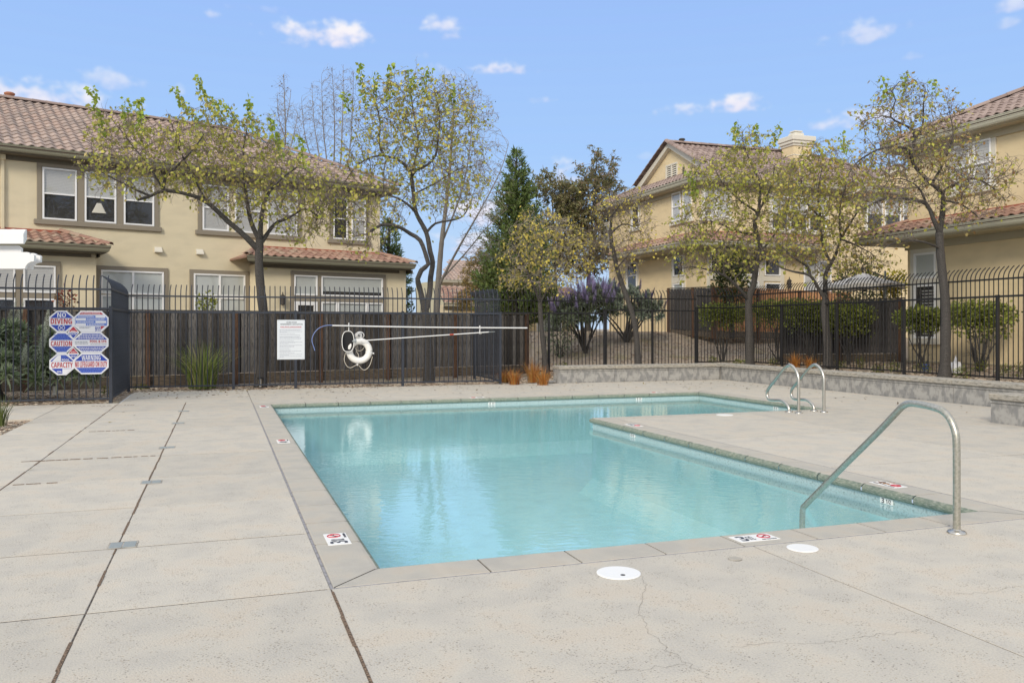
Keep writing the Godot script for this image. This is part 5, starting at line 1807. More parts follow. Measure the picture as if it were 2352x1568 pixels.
	tree("broadleaf_tree", "small golden yellow tree beside the orange sedge tufts at the seat wall end", [
		[[[1256, 868, 24.0], [1249, 800], [1243, 740], [1240, 695]], 0.085, 0.065],
		[[[1240, 695, 24.0], [1225, 655, 23.8], [1205, 612], [1180, 565], [1170, 530]], 0.045, 0.01],
		[[[1240, 695, 24.0], [1262, 660, 24.3], [1290, 628], [1315, 590]], 0.045, 0.01],
		[[[1240, 695, 24.0], [1240, 640, 24.1], [1245, 580], [1250, 510]], 0.04, 0.01]],
		[[1250, 540, 85, 55, 24.0, 1.0], [1300, 595, 65, 60, 24.2, 0.9], [1205, 600, 65, 65, 23.8, 0.9], [1330, 560, 40, 40, 24.2, 0.6], [1175, 640, 35, 35, 23.8, 0.6], [1265, 640, 80, 35, 24.0, 0.9], [1240, 500, 50, 20, 24.0, 0.5]],
		{"seed": 31, "attract": 560, "leaves": 0.62, "leaf": 0.085, "colors": gold, "group": g, "twigs": 0.8, "twig_mat": M.twigs_pale})
	tree("broadleaf_tree", "thin sparse tree leaning left above the seat wall beside the purple flowered shrub", [
		[[[1467, 845, 24.3], [1463, 785], [1456, 735], [1443, 692], [1430, 655], [1417, 615], [1411, 584], [1405, 560], [1402, 530]], 0.095, 0.06],
		[[[1402, 530, 24.3], [1403, 500], [1387, 473], [1373, 453], [1360, 430]], 0.05, 0.012],
		[[[1404, 535, 24.3], [1429, 515, 24.1], [1452, 519], [1470, 530]], 0.032, 0.01],
		[[[1417, 615, 24.3], [1440, 590, 24.0], [1455, 570]], 0.03, 0.008],
		[[[1411, 590, 24.3], [1385, 585, 24.5], [1350, 590]], 0.03, 0.008],
		[[[1403, 500, 24.3], [1425, 470, 24.1], [1450, 450]], 0.028, 0.008]],
		[[1440, 475, 60, 45, 24.2, 0.9], [1465, 535, 45, 55, 24.1, 0.8], [1395, 560, 60, 50, 24.3, 0.9], [1385, 470, 35, 45, 24.3, 0.6], [1430, 600, 50, 40, 24.1, 0.7]],
		{"seed": 41, "attract": 430, "leaves": 0.32, "leaf": 0.085, "colors": gold, "group": g, "twigs": 1.0})
	tree("broadleaf_tree", "spreading yellow green tree at the bend of the seat wall", [
		[[[1722, 845, 25.2], [1722, 770], [1720, 700], [1724, 672], [1731, 655], [1739, 600], [1747, 570], [1739, 540], [1734, 509], [1742, 488]], 0.145, 0.06],
		[[[1720, 690, 25.2], [1702, 667, 25.0], [1670, 636, 24.8], [1644, 625], [1621, 618], [1591, 613], [1570, 616]], 0.06, 0.012],
		[[[1742, 488, 25.2], [1747, 427, 25.4], [1730, 384], [1711, 340], [1705, 300]], 0.05, 0.01],
		[[[1742, 488, 25.2], [1700, 460, 25.0], [1660, 420], [1640, 380]], 0.045, 0.01],
		[[[1739, 540, 25.2], [1690, 530, 24.7], [1640, 510], [1580, 520]], 0.045, 0.01],
		[[[1745, 580, 25.2], [1775, 545, 25.6], [1800, 500], [1815, 450]], 0.045, 0.01],
		[[[1739, 600, 25.2], [1770, 590, 25.5], [1800, 600]], 0.04, 0.01],
		[[[1742, 488, 25.2], [1770, 430, 25.0], [1780, 380]], 0.04, 0.01]],
		[[1720, 340, 65, 45, 25.3, 0.9], [1650, 405, 85, 65, 25.0, 1.2], [1745, 415, 90, 60, 25.3, 1.3], [1640, 500, 95, 65, 24.9, 1.3], [1760, 500, 80, 70, 25.4, 1.3], [1700, 575, 110, 50, 25.1, 1.3], [1570, 555, 55, 55, 24.8, 0.8], [1600, 615, 60, 30, 24.8, 0.7], [1800, 430, 45, 60, 25.4, 0.8]],
		{"seed": 53, "attract": 800, "leaves": 0.68, "leaf": 0.105, "colors": green, "shoot_colors": fresh, "group": g, "twigs": 0.9, "shoots": [[[1700, 330, 25.3], [1690, 300], [1692, 280]], [[1740, 330, 25.3], [1735, 300], [1735, 282]], [[1770, 340, 25.2], [1785, 310], [1790, 285]], [[1600, 460, 24.9], [1590, 410], [1580, 390]]]})
	tree("broadleaf_tree", "forked tree behind the pool ladder in front of the pale garden umbrella", [
		[[[1904, 850, 22.6], [1901, 785], [1895, 720], [1897, 687]], 0.125, 0.095],
		[[[1897, 687, 22.6], [1882, 665], [1861, 633, 22.4], [1825, 624], [1795, 615], [1770, 600]], 0.06, 0.012],
		[[[1861, 633, 22.4], [1855, 612], [1822, 590, 22.2], [1790, 560]], 0.045, 0.01],
		[[[1897, 690, 22.6], [1897, 630, 22.8], [1909, 605], [1921, 582], [1932, 549], [1955, 510], [1975, 480]], 0.075, 0.02],
		[[[1909, 605, 22.8], [1890, 560, 23.0], [1885, 500], [1880, 440], [1890, 380]], 0.05, 0.01],
		[[[1932, 549, 22.8], [1960, 560, 22.5], [2000, 580]], 0.035, 0.01],
		[[[1885, 500, 23.0], [1850, 460, 22.8], [1840, 410]], 0.035, 0.01],
		[[[1932, 549, 22.8], [1930, 480, 22.5], [1945, 420]], 0.035, 0.01]],
		[[1890, 365, 65, 50, 22.9, 0.9], [1850, 420, 75, 65, 22.8, 1.1], [1940, 450, 75, 75, 22.7, 1.2], [1880, 500, 100, 65, 22.8, 1.3], [1965, 520, 55, 60, 22.5, 0.9], [1835, 560, 75, 45, 22.3, 0.9], [1920, 600, 75, 40, 22.6, 0.9], [1990, 595, 55, 35, 22.4, 0.7]],
		{"seed": 67, "attract": 760, "leaves": 0.66, "leaf": 0.10, "colors": green + [Color(0.45, 0.33, 0.08)], "shoot_colors": fresh, "group": g, "twigs": 0.95})
	tree("broadleaf_tree", "tall wide crowned tree standing right of all beside the corner house window", [
		[[[2171, 874, 18.6], [2173, 790], [2173, 700], [2166, 630], [2160, 565], [2159, 534]], 0.125, 0.085],
		[[[2159, 534, 18.6], [2144, 501, 18.5], [2129, 469], [2088, 457, 18.3], [2044, 454], [2008, 466], [1985, 480]], 0.06, 0.014],
		[[[2159, 534, 18.6], [2167, 475, 18.8], [2164, 443], [2141, 422], [2120, 401], [2097, 372], [2100, 328], [2120, 287], [2122, 240], [2126, 205]], 0.07, 0.012],
		[[[2097, 372, 18.8], [2082, 341, 18.6], [2029, 340], [1991, 357], [1967, 375], [1950, 400]], 0.04, 0.01],
		[[[2100, 328, 18.8], [2097, 298, 18.9], [2047, 269], [2058, 231], [2050, 210], [2067, 187]], 0.035, 0.008],
		[[[2160, 570, 18.6], [2126, 556, 18.3], [2102, 552], [2061, 556], [2030, 570]], 0.035, 0.01],
		[[[2164, 443, 18.8], [2200, 420, 19.0], [2240, 410], [2280, 430], [2310, 460]], 0.045, 0.01],
		[[[2141, 422, 18.8], [2170, 370, 18.5], [2190, 310], [2180, 250]], 0.035, 0.008],
		[[[2166, 460, 18.8], [2210, 470, 18.4], [2250, 500]], 0.03, 0.008],
		[[[2129, 469, 18.5], [2110, 430, 18.2], [2070, 410], [2030, 420]], 0.03, 0.008]],
		[[2080, 215, 60, 40, 18.9, 0.7], [2040, 275, 75, 45, 18.8, 0.8], [2150, 270, 65, 60, 18.8, 0.8], [2100, 340, 105, 55, 18.7, 1.2], [2010, 375, 65, 50, 18.5, 0.8], [2180, 345, 65, 50, 18.7, 0.8], [2235, 400, 75, 45, 18.8, 0.9], [2130, 415, 105, 50, 18.6, 1.2], [2275, 430, 55, 45, 18.9, 0.7], [2040, 460, 85, 45, 18.3, 0.9], [2205, 470, 85, 45, 18.6, 0.9], [2305, 400, 35, 45, 18.9, 0.5], [2060, 540, 50, 25, 18.3, 0.5]],
		{"seed": 71, "attract": 900, "leaves": 0.5, "leaf": 0.085, "colors": green + [Color(0.36, 0.22, 0.09), Color(0.42, 0.30, 0.10)], "shoot_colors": fresh, "group": g, "twigs": 1.0, "shoots": [[[2050, 230, 18.9], [2035, 200], [2025, 172]], [[2080, 210, 18.9], [2080, 180], [2072, 165]], [[2150, 230, 18.8], [2150, 200], [2145, 180]], [[1960, 360, 18.5], [1940, 330], [1935, 300]]]})
	# trees beyond the fences
	var far := "trees growing beyond the fences"
	tree("bare_tree", "tall pale grey leafless tree rising close behind the twisted tree", [
		[[[1000, 760, 27.5], [1006, 660], [1014, 560], [1028, 440], [1038, 320], [1044, 200]], 0.13, 0.014],
		[[[1006, 660, 27.5], [1050, 575, 27.2], [1110, 470], [1150, 390], [1168, 330]], 0.05, 0.008],
		[[[1006, 650, 27.5], [1070, 580, 27.9], [1120, 520], [1165, 480]], 0.04, 0.008],
		[[[1014, 560, 27.5], [1060, 440, 27.8], [1080, 330], [1085, 220]], 0.04, 0.008],
		[[[1028, 440, 27.5], [1005, 340, 27.3], [1000, 250]], 0.03, 0.008]],
		[[1050, 230, 70, 65, 27.5, 0.9], [1095, 310, 55, 100, 27.6, 1.0], [1110, 440, 55, 90, 27.4, 0.9], [1030, 400, 50, 120, 27.4, 0.9], [1100, 560, 50, 60, 27.5, 0.7]],
		{"seed": 83, "attract": 520, "leaves": 0.16, "leaf": 0.06, "colors": [Color(0.10, 0.07, 0.05), Color(0.16, 0.12, 0.06), Color(0.25, 0.26, 0.05)], "bark": M.bark_pale, "twig_mat": M.twigs_pale, "group": far, "twigs": 0.35, "lift": 0.25, "clear": 0.3})
	tree("bare_tree", "slender bare tree rising alone above the roof hip of the beige house", [
		[[[660, 745, 34.0], [658, 560], [652, 420], [655, 300], [651, 172]], 0.11, 0.01],
		[[[654, 420, 34.0], [630, 340, 34.3], [618, 260]], 0.035, 0.006], [[[653, 380, 34.0], [672, 320, 33.7], [684, 255]], 0.035, 0.006],
		[[[655, 320, 34.0], [640, 270, 34.2], [636, 215]], 0.025, 0.006], [[[655, 290, 34.0], [664, 240, 33.8], [668, 205]], 0.022, 0.006]],
		[[650, 290, 34, 90, 34.0, 0.6], [652, 210, 16, 40, 34.0, 0.3], [625, 320, 20, 50, 34.2, 0.4]],
		{"seed": 91, "attract": 230, "more": 2.0, "leaves": 0.1, "leaf": 0.06, "colors": [Color(0.09, 0.06, 0.05)], "bark": M.bark_pale, "twig_mat": M.twigs_pale, "group": far, "twigs": 0.3, "lift": 0.55, "clear": 0.4})
	tree("bare_tree", "many stemmed bare tree fanning up behind the beige house, left of the twisted tree top", [
		[[[745, 745, 36.0], [746, 620], [748, 500]], 0.14, 0.10],
		[[[748, 500, 36.0], [725, 400, 36.2], [700, 310], [692, 225]], 0.05, 0.007], [[[748, 500, 36.0], [738, 390, 35.7], [722, 290], [716, 195]], 0.05, 0.007],
		[[[748, 500, 36.0], [752, 400, 36.1], [742, 290], [738, 175]], 0.05, 0.007], [[[748, 500, 36.0], [765, 390, 36.4], [768, 280], [762, 155]], 0.055, 0.007],
		[[[748, 500, 36.0], [778, 400, 35.8], [786, 280], [788, 148]], 0.055, 0.007], [[[748, 500, 36.0], [790, 420, 36.2], [806, 310], [812, 165]], 0.05, 0.007],
		[[[725, 400, 36.2], [702, 350, 36.0], [682, 290]], 0.03, 0.006]],
		[[700, 300, 24, 80, 36.1, 0.6], [728, 280, 26, 90, 36.0, 0.6], [765, 260, 28, 110, 36.1, 0.7], [798, 260, 26, 100, 36.0, 0.6]],
		{"seed": 92, "attract": 520, "more": 2.0, "leaves": 0.1, "leaf": 0.06, "colors": [Color(0.09, 0.06, 0.05)], "bark": M.bark_pale, "twig_mat": M.twigs_pale, "group": far, "twigs": 0.3, "lift": 0.55, "clear": 0.9})
	conifer("dark green conifer with pointed top behind the small golden tree", spot(1186, 762, 37.0), 8.05, 2.45, 101)
	conifer("dark evergreen beside the right end of the beige house, behind the twisted tree", spot(893, 750, 36.0), 4.6, 1.3, 103)
	var olive := [Color(0.18, 0.18, 0.075), Color(0.225, 0.21, 0.09), Color(0.155, 0.165, 0.06), Color(0.28, 0.225, 0.12)]
	tree("olive_brown_tree", "feathery olive brown tree left of the golden house gable", [
		[[[1350, 758, 41.0], [1352, 640], [1358, 540], [1366, 440], [1370, 370]], 0.16, 0.02], [[[1355, 600, 41.0], [1310, 520, 41.3], [1290, 460]], 0.07, 0.015], [[[1358, 560, 41.0], [1400, 500, 40.7], [1405, 450]], 0.06, 0.012]],
		[[1372, 410, 42, 65, 41.0, 1.2], [1330, 470, 55, 60, 41.2, 1.4], [1395, 470, 35, 55, 40.8, 1.0], [1340, 570, 80, 70, 41.0, 1.7], [1360, 510, 60, 60, 41, 1.5]],
		{"seed": 111, "more": 2.4, "attract": 520, "leaves": 3.2, "leaf": 0.19, "wide": 0.17, "colors": olive + [Color(0.24, 0.17, 0.10)], "group": far, "twigs": 1.5, "hang": 0.5, "step": 0.22, "kill": 0.28, "clear": 0.3, "twig_len": 1.8, "low": 1.3})
	tree("olive_brown_tree", "shorter olive brown tree between the conifer and the golden house", [
		[[[1275, 758, 40.0], [1276, 640], [1272, 540], [1268, 440]], 0.13, 0.02], [[[1275, 600, 40.0], [1300, 520, 40.3], [1310, 450]], 0.06, 0.012]],
		[[1262, 430, 32, 40, 40.0, 1.0], [1300, 460, 40, 50, 40.2, 1.2], [1280, 540, 60, 60, 40.0, 1.5]],
		{"seed": 113, "more": 2.4, "attract": 360, "leaves": 3.0, "leaf": 0.19, "wide": 0.17, "colors": olive, "group": far, "twigs": 1.5, "hang": 0.5, "step": 0.22, "kill": 0.28, "clear": 0.3, "twig_len": 1.8, "low": 1.3})
	tree("olive_brown_tree", "low rust brown tree at the left foot of the conifer", [
		[[[1108, 752, 39.0], [1110, 680], [1112, 600]], 0.09, 0.02]],
		[[1112, 610, 38, 40, 39.0, 0.9], [1095, 650, 40, 40, 39.0, 0.9], [1075, 680, 30, 25, 39, 0.6]],
		{"seed": 117, "more": 2.4, "attract": 260, "leaves": 2.8, "leaf": 0.17, "wide": 0.17, "colors": [Color(0.32, 0.24, 0.08), Color(0.26, 0.21, 0.07), Color(0.38, 0.27, 0.12)], "group": far, "twigs": 1.4, "hang": 0.5, "step": 0.2, "kill": 0.26, "clear": 0.3, "twig_len": 1.6, "low": 1.3})

func make_plants() -> void:
	var grey := [Color(0.26, 0.31, 0.20), Color(0.20, 0.255, 0.15), Color(0.33, 0.37, 0.27), Color(0.16, 0.22, 0.10)]
	# left bed behind the gate fence
	echium("grey green echium with pale flower cones behind the safety sign", Vector3(-3.6, 0, -18.9), [[Vector3(-1.7, 1.05, -0.2), Vector3(0.9, 0.85, 0.55)], [Vector3(-0.9, 1.0, 0.0), Vector3(0.85, 0.75, 0.55)], [Vector3(-0.1, 0.75, -0.1), Vector3(0.7, 0.65, 0.5)], [Vector3(0.65, 0.45, 0.3), Vector3(0.6, 0.40, 0.35)], [Vector3(-0.6, 0.45, 0.5), Vector3(1.0, 0.4, 0.4)], [Vector3(-1.5, 0.5, 0.4), Vector3(0.9, 0.5, 0.45)]], 300, 34, 0.6, Color(0.50, 0.53, 0.43), grey, 201)
	var purple := Color(0.44, 0.35, 0.56)
	var dark := [Color(0.17, 0.205, 0.12), Color(0.21, 0.25, 0.155), Color(0.26, 0.29, 0.20), Color(0.13, 0.155, 0.08)]
	var p := on_plane(1345, 832, Vector3(0, 0.25, 0), Vector3.UP)
	echium("echium bush with upright purple flower cones left of the leaning thin tree", Vector3(11.7, ground_height(11.7, -26.0), -26.0), [[Vector3(0.1, 1.35, 0), Vector3(0.95, 0.85, 0.8)], [Vector3(-0.45, 1.2, 0.1), Vector3(0.7, 0.7, 0.6)], [Vector3(0.35, 1.5, 0.1), Vector3(0.7, 0.75, 0.6)]], 150, 95, 0.5, purple, dark, 203)
	echium("larger silvery echium with sparse violet cones behind the leaning thin tree", Vector3(14.0, ground_height(14.0, -27.4), -27.4), [[Vector3(0.0, 1.3, 0), Vector3(1.1, 0.85, 0.9)], [Vector3(-0.8, 1.55, -0.2), Vector3(0.8, 0.7, 0.6)], [Vector3(0.7, 1.0, 0.2), Vector3(0.7, 0.7, 0.6)]], 150, 22, 0.36, Color(0.15, 0.11, 0.30), [Color(0.24, 0.28, 0.21), Color(0.30, 0.345, 0.27), Color(0.17, 0.205, 0.14)], 205)
	grass_clump("iris_clump", "large green clump of arching strap leaves against the timber fence", "plant", Vector3(-0.42, 0, -20.95), 380, 1.2, 0.0095, 1.15, [Color(0.16, 0.235, 0.05), Color(0.22, 0.30, 0.07), Color(0.30, 0.34, 0.11), Color(0.42, 0.38, 0.18)], "", 211)
	grass_clump("iris_clump", "small tuft of strap leaves in the bark bed at the left edge", "plant", Vector3(-3.0, 0, -13.75), 60, 0.52, 0.007, 0.34, [Color(0.10, 0.14, 0.03), Color(0.15, 0.18, 0.05), Color(0.08, 0.09, 0.04)], "", 213)
	var rust := [Color(0.42, 0.16, 0.03), Color(0.50, 0.22, 0.05), Color(0.33, 0.11, 0.02), Color(0.45, 0.27, 0.08)]
	for q in [[1158, 877, 0.4, "yellowish sedge tuft right against the fence corner post"], [1181, 883, 0.46, "smaller orange sedge tuft in the corner bed, nearest the fence corner"], [1224, 878, 0.66, "tallest orange sedge tuft in the corner bed"], [1247, 884, 0.5, "orange sedge tuft in the corner bed, nearest the seat wall"]]:
		grass_clump("sedge_tuft", q[3], "plant", on_plane(q[0], q[1], Vector3(), Vector3.UP), 170, q[2], 0.006, 0.5, rust, "orange sedges in the beds", int(q[0]))
	for q in [[1828, 23.6, 0.5, "orange sedge tuft above the seat wall right of the bend"], [1862, 22.9, 0.42, "orange sedge tuft above the seat wall just left of the forked tree"]]:
		var w := spot(q[0], 840, q[1])
		w.y = ground_height(w.x, w.z)
		grass_clump("sedge_tuft", q[3], "plant", w, 130, q[2], 0.006, 0.42, rust, "orange sedges in the beds", int(q[0]))
	# clipped shrubs with open stems
	var vib := [Color(0.25, 0.29, 0.06), Color(0.18, 0.215, 0.05), Color(0.36, 0.39, 0.08), Color(0.13, 0.155, 0.04)]
	var sg := "clipped shrubs with bare stems behind the right hand fence"
	for q in [[1660, 27.4, 1.62, 0.74, 0.32, "clipped shrub in front of the orange fence, left of the spreading tree trunk", 7], [1788, 26.2, 1.66, 0.78, 0.34, "clipped shrub in front of the orange fence, right of the spreading tree trunk", 8], [1862, 24.8, 1.58, 0.85, 0.40, "clipped shrub before the dark timber fence, left of the forked tree trunk", 8], [1950, 23.8, 1.42, 0.62, 0.38, "clipped shrub before the dark timber fence, right of the forked tree trunk", 7], [2120, 21.3, 1.33, 0.55, 0.24, "thin clipped shrub under the tall narrow window", 7], [2252, 19.9, 1.36, 0.74, 0.36, "broad clipped shrub with thick pale stems against the tan wall", 13]]:
		var w := spot(q[0], 800, q[1])
		w.y = ground_height(w.x, w.z)
		var a: float = q[3]
		var mounds := []
		for k in 4:
			mounds.append([Vector3((k - 1.5) / 1.5 * a * 0.62 * c_, q[2] + 0.05 * sin(k * 2.1), (k - 1.5) / 1.5 * a * 0.62 * s_), Vector3(a * 0.46, q[4] * (0.9 + 0.2 * sin(k * 3.3)), 0.42), 620, 0.25])
			mounds.append([mounds[-1][0] + Vector3(0, -q[4] * 0.8, 0), Vector3(a * 0.4, q[4] * 0.9, 0.36), 170, 0.2])
		bush("clipped_shrub", q[5], w, mounds, 0.085, vib, q[6], sg, 0.34, int(q[0]))
	bush("dark_shrub", "dark glossy shrub before the white framed windows of the golden house", spot(1682, 700, 30.6) * Vector3(1, 0, 1) + Vector3(0, 1.1, 0), [[Vector3(0, 1.9, 0), Vector3(0.75, 0.8, 0.6), 900, 0.3], [Vector3(-0.1, 2.7, 0), Vector3(0.6, 0.7, 0.5), 700, 0.3]], 0.13, [Color(0.045, 0.065, 0.02), Color(0.07, 0.09, 0.03), Color(0.11, 0.12, 0.04)], 6, "", 0.36, 221)
	bush("dark_shrub", "dark leafy shrub behind the garden umbrella", spot(1975, 700, 30.5) * Vector3(1, 0, 1) + Vector3(0, 0.9, 0), [[Vector3(0, 2.0, 0), Vector3(1.1, 1.0, 0.8), 1300, 0.3]], 0.12, [Color(0.06, 0.075, 0.025), Color(0.09, 0.10, 0.03), Color(0.13, 0.12, 0.04)], 6, "", 0.34, 223)
	bush("yellow_shrub", "bright yellow leaved shrub beside the corner house behind the umbrella", spot(2058, 700, 26.3) * Vector3(1, 0, 1) + Vector3(0, 0.5, 0), [[Vector3(0, 2.35, 0), Vector3(0.38, 0.42, 0.4), 420, 0.2], [Vector3(-0.2, 1.9, 0), Vector3(0.35, 0.4, 0.35), 260, 0.2]], 0.10, [Color(0.55, 0.45, 0.03), Color(0.42, 0.38, 0.03), Color(0.60, 0.52, 0.06)], 4, "", 0.32, 225)
	bush("dark_shrub", "low dark shrub at the end of the timber fence left of the purple flowers", spot(1283, 800, 28.0) * Vector3(1, 0, 1) + Vector3(0, 0.35, 0), [[Vector3(0, 0.85, 0), Vector3(0.55, 0.8, 0.5), 900, 0.3]], 0.09, dark, 5, "", 0.28, 227)
	bush("red_shrub", "russet leaved shrub below the beige house corner above the gate fence", spot(152, 760, 21.6) * Vector3(1, 0, 1) + Vector3(0, 0.9, 0), [[Vector3(0, 1.28, 0), Vector3(0.24, 0.26, 0.2), 110, 0.2]], 0.10, [Color(0.22, 0.05, 0.03), Color(0.30, 0.09, 0.04), Color(0.16, 0.10, 0.04)], 4, "", 0.3, 229)
	bush("green_shrub", "small yellow green shrub showing above the timber fence below the beige house windows", spot(474, 760, 22.6) * Vector3(1, 0, 1) + Vector3(0, 0.6, 0), [[Vector3(0, 1.5, 0), Vector3(0.28, 0.28, 0.25), 230, 0.2]], 0.08, [Color(0.22, 0.26, 0.03), Color(0.32, 0.33, 0.05)], 3, "", 0.32, 231)
	# small weeds and seedlings
	R.seed = 77
	var weeds := [[1158, 876, 0.18, 0.0], [1240, 872, 0.22, 0.0], [1290, 850, 0.2, 0.1], [1575, 800, 0.32, 0.55], [1640, 832, 0.22, 0.33], [1700, 838, 0.2, 0.34], [1780, 836, 0.2, 0.35], [1930, 842, 0.2, 0.36], [1975, 842, 0.28, 0.37], [2020, 850, 0.18, 0.36], [2055, 852, 0.26, 0.37], [2120, 852, 0.24, 0.38], [2215, 862, 0.26, 0.38], [2255, 850, 0.24, 0.42], [2305, 862, 0.24, 0.36], [2345, 864, 0.26, 0.36], [255, 905, 0.2, 0.0], [330, 892, 0.12, 0.0]]
	var spots := ["low green weed between the fence corner and the smaller orange sedge", "green seedling behind the orange sedges at the golden tree foot", "green seedling just behind the left end of the seat wall", "round green weed alone on the bare slope beyond the black fence", "low weed behind the seat wall left of its bend", "weed at the foot of the spreading tree, right above the seat wall bend", "weed right of the spreading tree trunk under the clipped shrub", "weed right at the foot of the forked tree", "yellow green weed right of the forked tree before the dark timber fence", "small weed before the middle post of the dark timber fence", "bright weed before the dark timber fence near the corner house", "weed at the foot of the thin clipped shrub below the tall window", "weed just right of the tall wide tree trunk", "weed at the foot of the broad clipped shrub", "low weed right of the broad clipped shrub", "low weed at the right edge above the seat wall", "yellow green weed at the fence corner below the safety sign", "tiny weed at the foot of the far fence near its left corner"]
	for k in weeds.size():
		var q: Array = weeds[k]
		var w := on_plane(q[0], q[1], Vector3(0, q[3], 0), Vector3.UP)
		w.y = ground_height(w.x, w.z)
		var b := MB.new()
		for m in 5:
			leaf_mound(b, Vector3(R.randf_range(-0.12, 0.12), q[2] * R.randf_range(0.3, 0.7), R.randf_range(-0.12, 0.12)), Vector3(0.10, q[2] * 0.5, 0.10), 34, 0.055, [Color(0.11, 0.15, 0.03), Color(0.17, 0.20, 0.05), Color(0.26, 0.27, 0.06), Color(0.14, 0.12, 0.05)], 0.24, 0.2)
		tag(put("weed", b.mesh(), M.leaf, null, Transform3D(Basis(), w)), spots[k], "plant", "weeds in the planting beds")

# bark chips and fallen leaves
func make_litter() -> void:
	R.seed = 301
	var chip := MB.new()
	chip.rbox(Vector3(0, 0.006, 0), Vector3(0.06, 0.012, 0.02), 0.004)
	var areas := [[-9.0, 6.6, -21.9, -20.25, 5200], [-8.0, -2.0, -20.6, -17.5, 3200], [6.8, 13.2, -22.6, -20.0, 2200], [6.8, 20.0, -31.0, -22.7, 7000], [13.6, 18.2, -22.5, -11.0, 5000], [-5.5, -2.78, -14.6, -9.0, 2600]]
	var xs := []
	for a in areas:
		for k in a[4]:
			var x := R.randf_range(a[0], a[1])
			var z := R.randf_range(a[2], a[3])
			if a[0] < -7.0 and a[1] > 0 and z < wood_line(x) + 0.05:
				continue
			xs.append(Vector3(x, ground_height(x, z), z))
	var mm := MultiMesh.new()
	mm.transform_format = MultiMesh.TRANSFORM_3D
	mm.use_colors = true
	mm.mesh = chip.mesh()
	mm.instance_count = xs.size()
	var tones := [Color(0.30, 0.21, 0.145), Color(0.17, 0.12, 0.09), Color(0.42, 0.32, 0.23), Color(0.52, 0.43, 0.33), Color(0.25, 0.20, 0.155), Color(0.62, 0.54, 0.42)]
	for k in xs.size():
		var bs := Basis(Vector3.UP, R.randf() * TAU) * Basis(Vector3.RIGHT, R.randf_range(-0.4, 0.4))
		mm.set_instance_transform(k, Transform3D(bs.scaled(Vector3.ONE * R.randf_range(0.5, 1.5)), xs[k] + Vector3(0, 0.004, 0)))
		mm.set_instance_color(k, tones[R.randi_range(0, tones.size() - 1)])
	var mi := MultiMeshInstance3D.new()
	mi.name = "bark_chips"
	mi.multimesh = mm
	var m := mat(Color(1, 1, 1), 0.95)
	m.vertex_color_use_as_albedo = true
	mi.material_override = m
	add_child(mi)
	tag(mi, "brown bark chips spread over the planting beds", "bark mulch")
	stuff(mi)
	var b := MB.new()
	var dead := [Color(0.16, 0.09, 0.04), Color(0.24, 0.15, 0.06), Color(0.10, 0.07, 0.04), Color(0.34, 0.28, 0.10)]
	for k in 640:
		var x := R.randf_range(0.6, 13.0)
		var z := -20.0 + pow(R.randf(), 2.2) * 3.2
		if k % 4 == 0:
			x = R.randf_range(-1.9, 0.6)
			z = -20.1 + pow(R.randf(), 1.6) * 2.2
		elif k % 9 == 1:
			x = R.randf_range(11.5, 13.0)
			z = R.randf_range(-18.0, -10.0)
		elif k % 21 == 2:
			x = R.randf_range(-2.5, 12.0)
			z = R.randf_range(-17.0, -4.0)
			if x > 0.7 and x < 10.2:
				continue
		var c: Color = dead[R.randi_range(0, 3)]
		b.col = c
		var d := Vector3(R.randf_range(-1, 1), R.randf_range(0.02, 0.2), R.randf_range(-1, 1)).normalized()
		var l := R.randf_range(0.03, 0.07)
		b.leaf(Vector3(x, 0.008, z), d, d.cross(Vector3.UP + rnd_dir() * 0.3).normalized(), l * 0.3, l)
	var lf := put("fallen_leaves", b.mesh(), M.leaf)
	tag(lf, "dry fallen leaves scattered along the far deck edge", "leaf litter")
	stuff(lf)

# ---------------------------------------------------------------- things round the pool
func lettering(parent: Node3D, text: String, m: Material, xf: Transform3D, w: float, h: float, bold := true) -> void:
	var t := TextMesh.new()
	var f := SystemFont.new()
	f.font_names = PackedStringArray(["Droid Sans"])
	f.font_weight = 700 if bold else 400
	t.font = f
	t.text = text
	t.font_size = 32
	t.pixel_size = 0.01
	t.depth = 0.01
	t.curve_step = 1.0
	var b := t.get_aabb()
	var sc := Vector3(w / b.size.x, h / b.size.y, 0.12)
	var o := put("lettering", t, m, parent, xf * Transform3D(Basis.from_scale(sc), Vector3(0, 0, 0)) * Transform3D(Basis(), -b.get_center()))
	o.set_meta("label", "the words " + text)

func ring_bars(b: MB, ce: Vector2, r: float, w: float, z: float, cross: int) -> void:
	var pts := []
	for k in 25:
		pts.append(Vector3(ce.x + cos(TAU * k / 24.0) * r, ce.y + sin(TAU * k / 24.0) * r, z))
	b.pipe(pts, w, 4, false)
	for k in cross:
		var a := 0.78 if k == 0 else 2.36
		b.pipe([Vector3(ce.x - cos(a) * r, ce.y - sin(a) * r, z), Vector3(ce.x + cos(a) * r, ce.y + sin(a) * r, z)], w, 4)

func text_rows(parent: Node3D, m: Material, x0: float, x1: float, y0: float, y1: float, n: int, ragged: float, z: float, taper := 0.0) -> void:
	# small print too fine to read: broken strokes in rows
	var b := MB.new()
	for k in n:
		var y := lerpf(y1, y0, (k + 0.5) / n)
		var t := taper * (float(k) / n)
		var x := x0 + absf(x1 - x0) * t
		var e := x1 - (x1 - x0) * t - R.randf() * ragged * (x1 - x0)
		while x < e:
			var l := R.randf_range(0.012, 0.045)
			b.box2(Vector3(x, y - absf(y1 - y0) / n * 0.22, z), Vector3(minf(x + l, e), y + absf(y1 - y0) / n * 0.22, z + 0.0008))
			x += l + 0.007
	put("small_print", b.mesh(), m, parent)

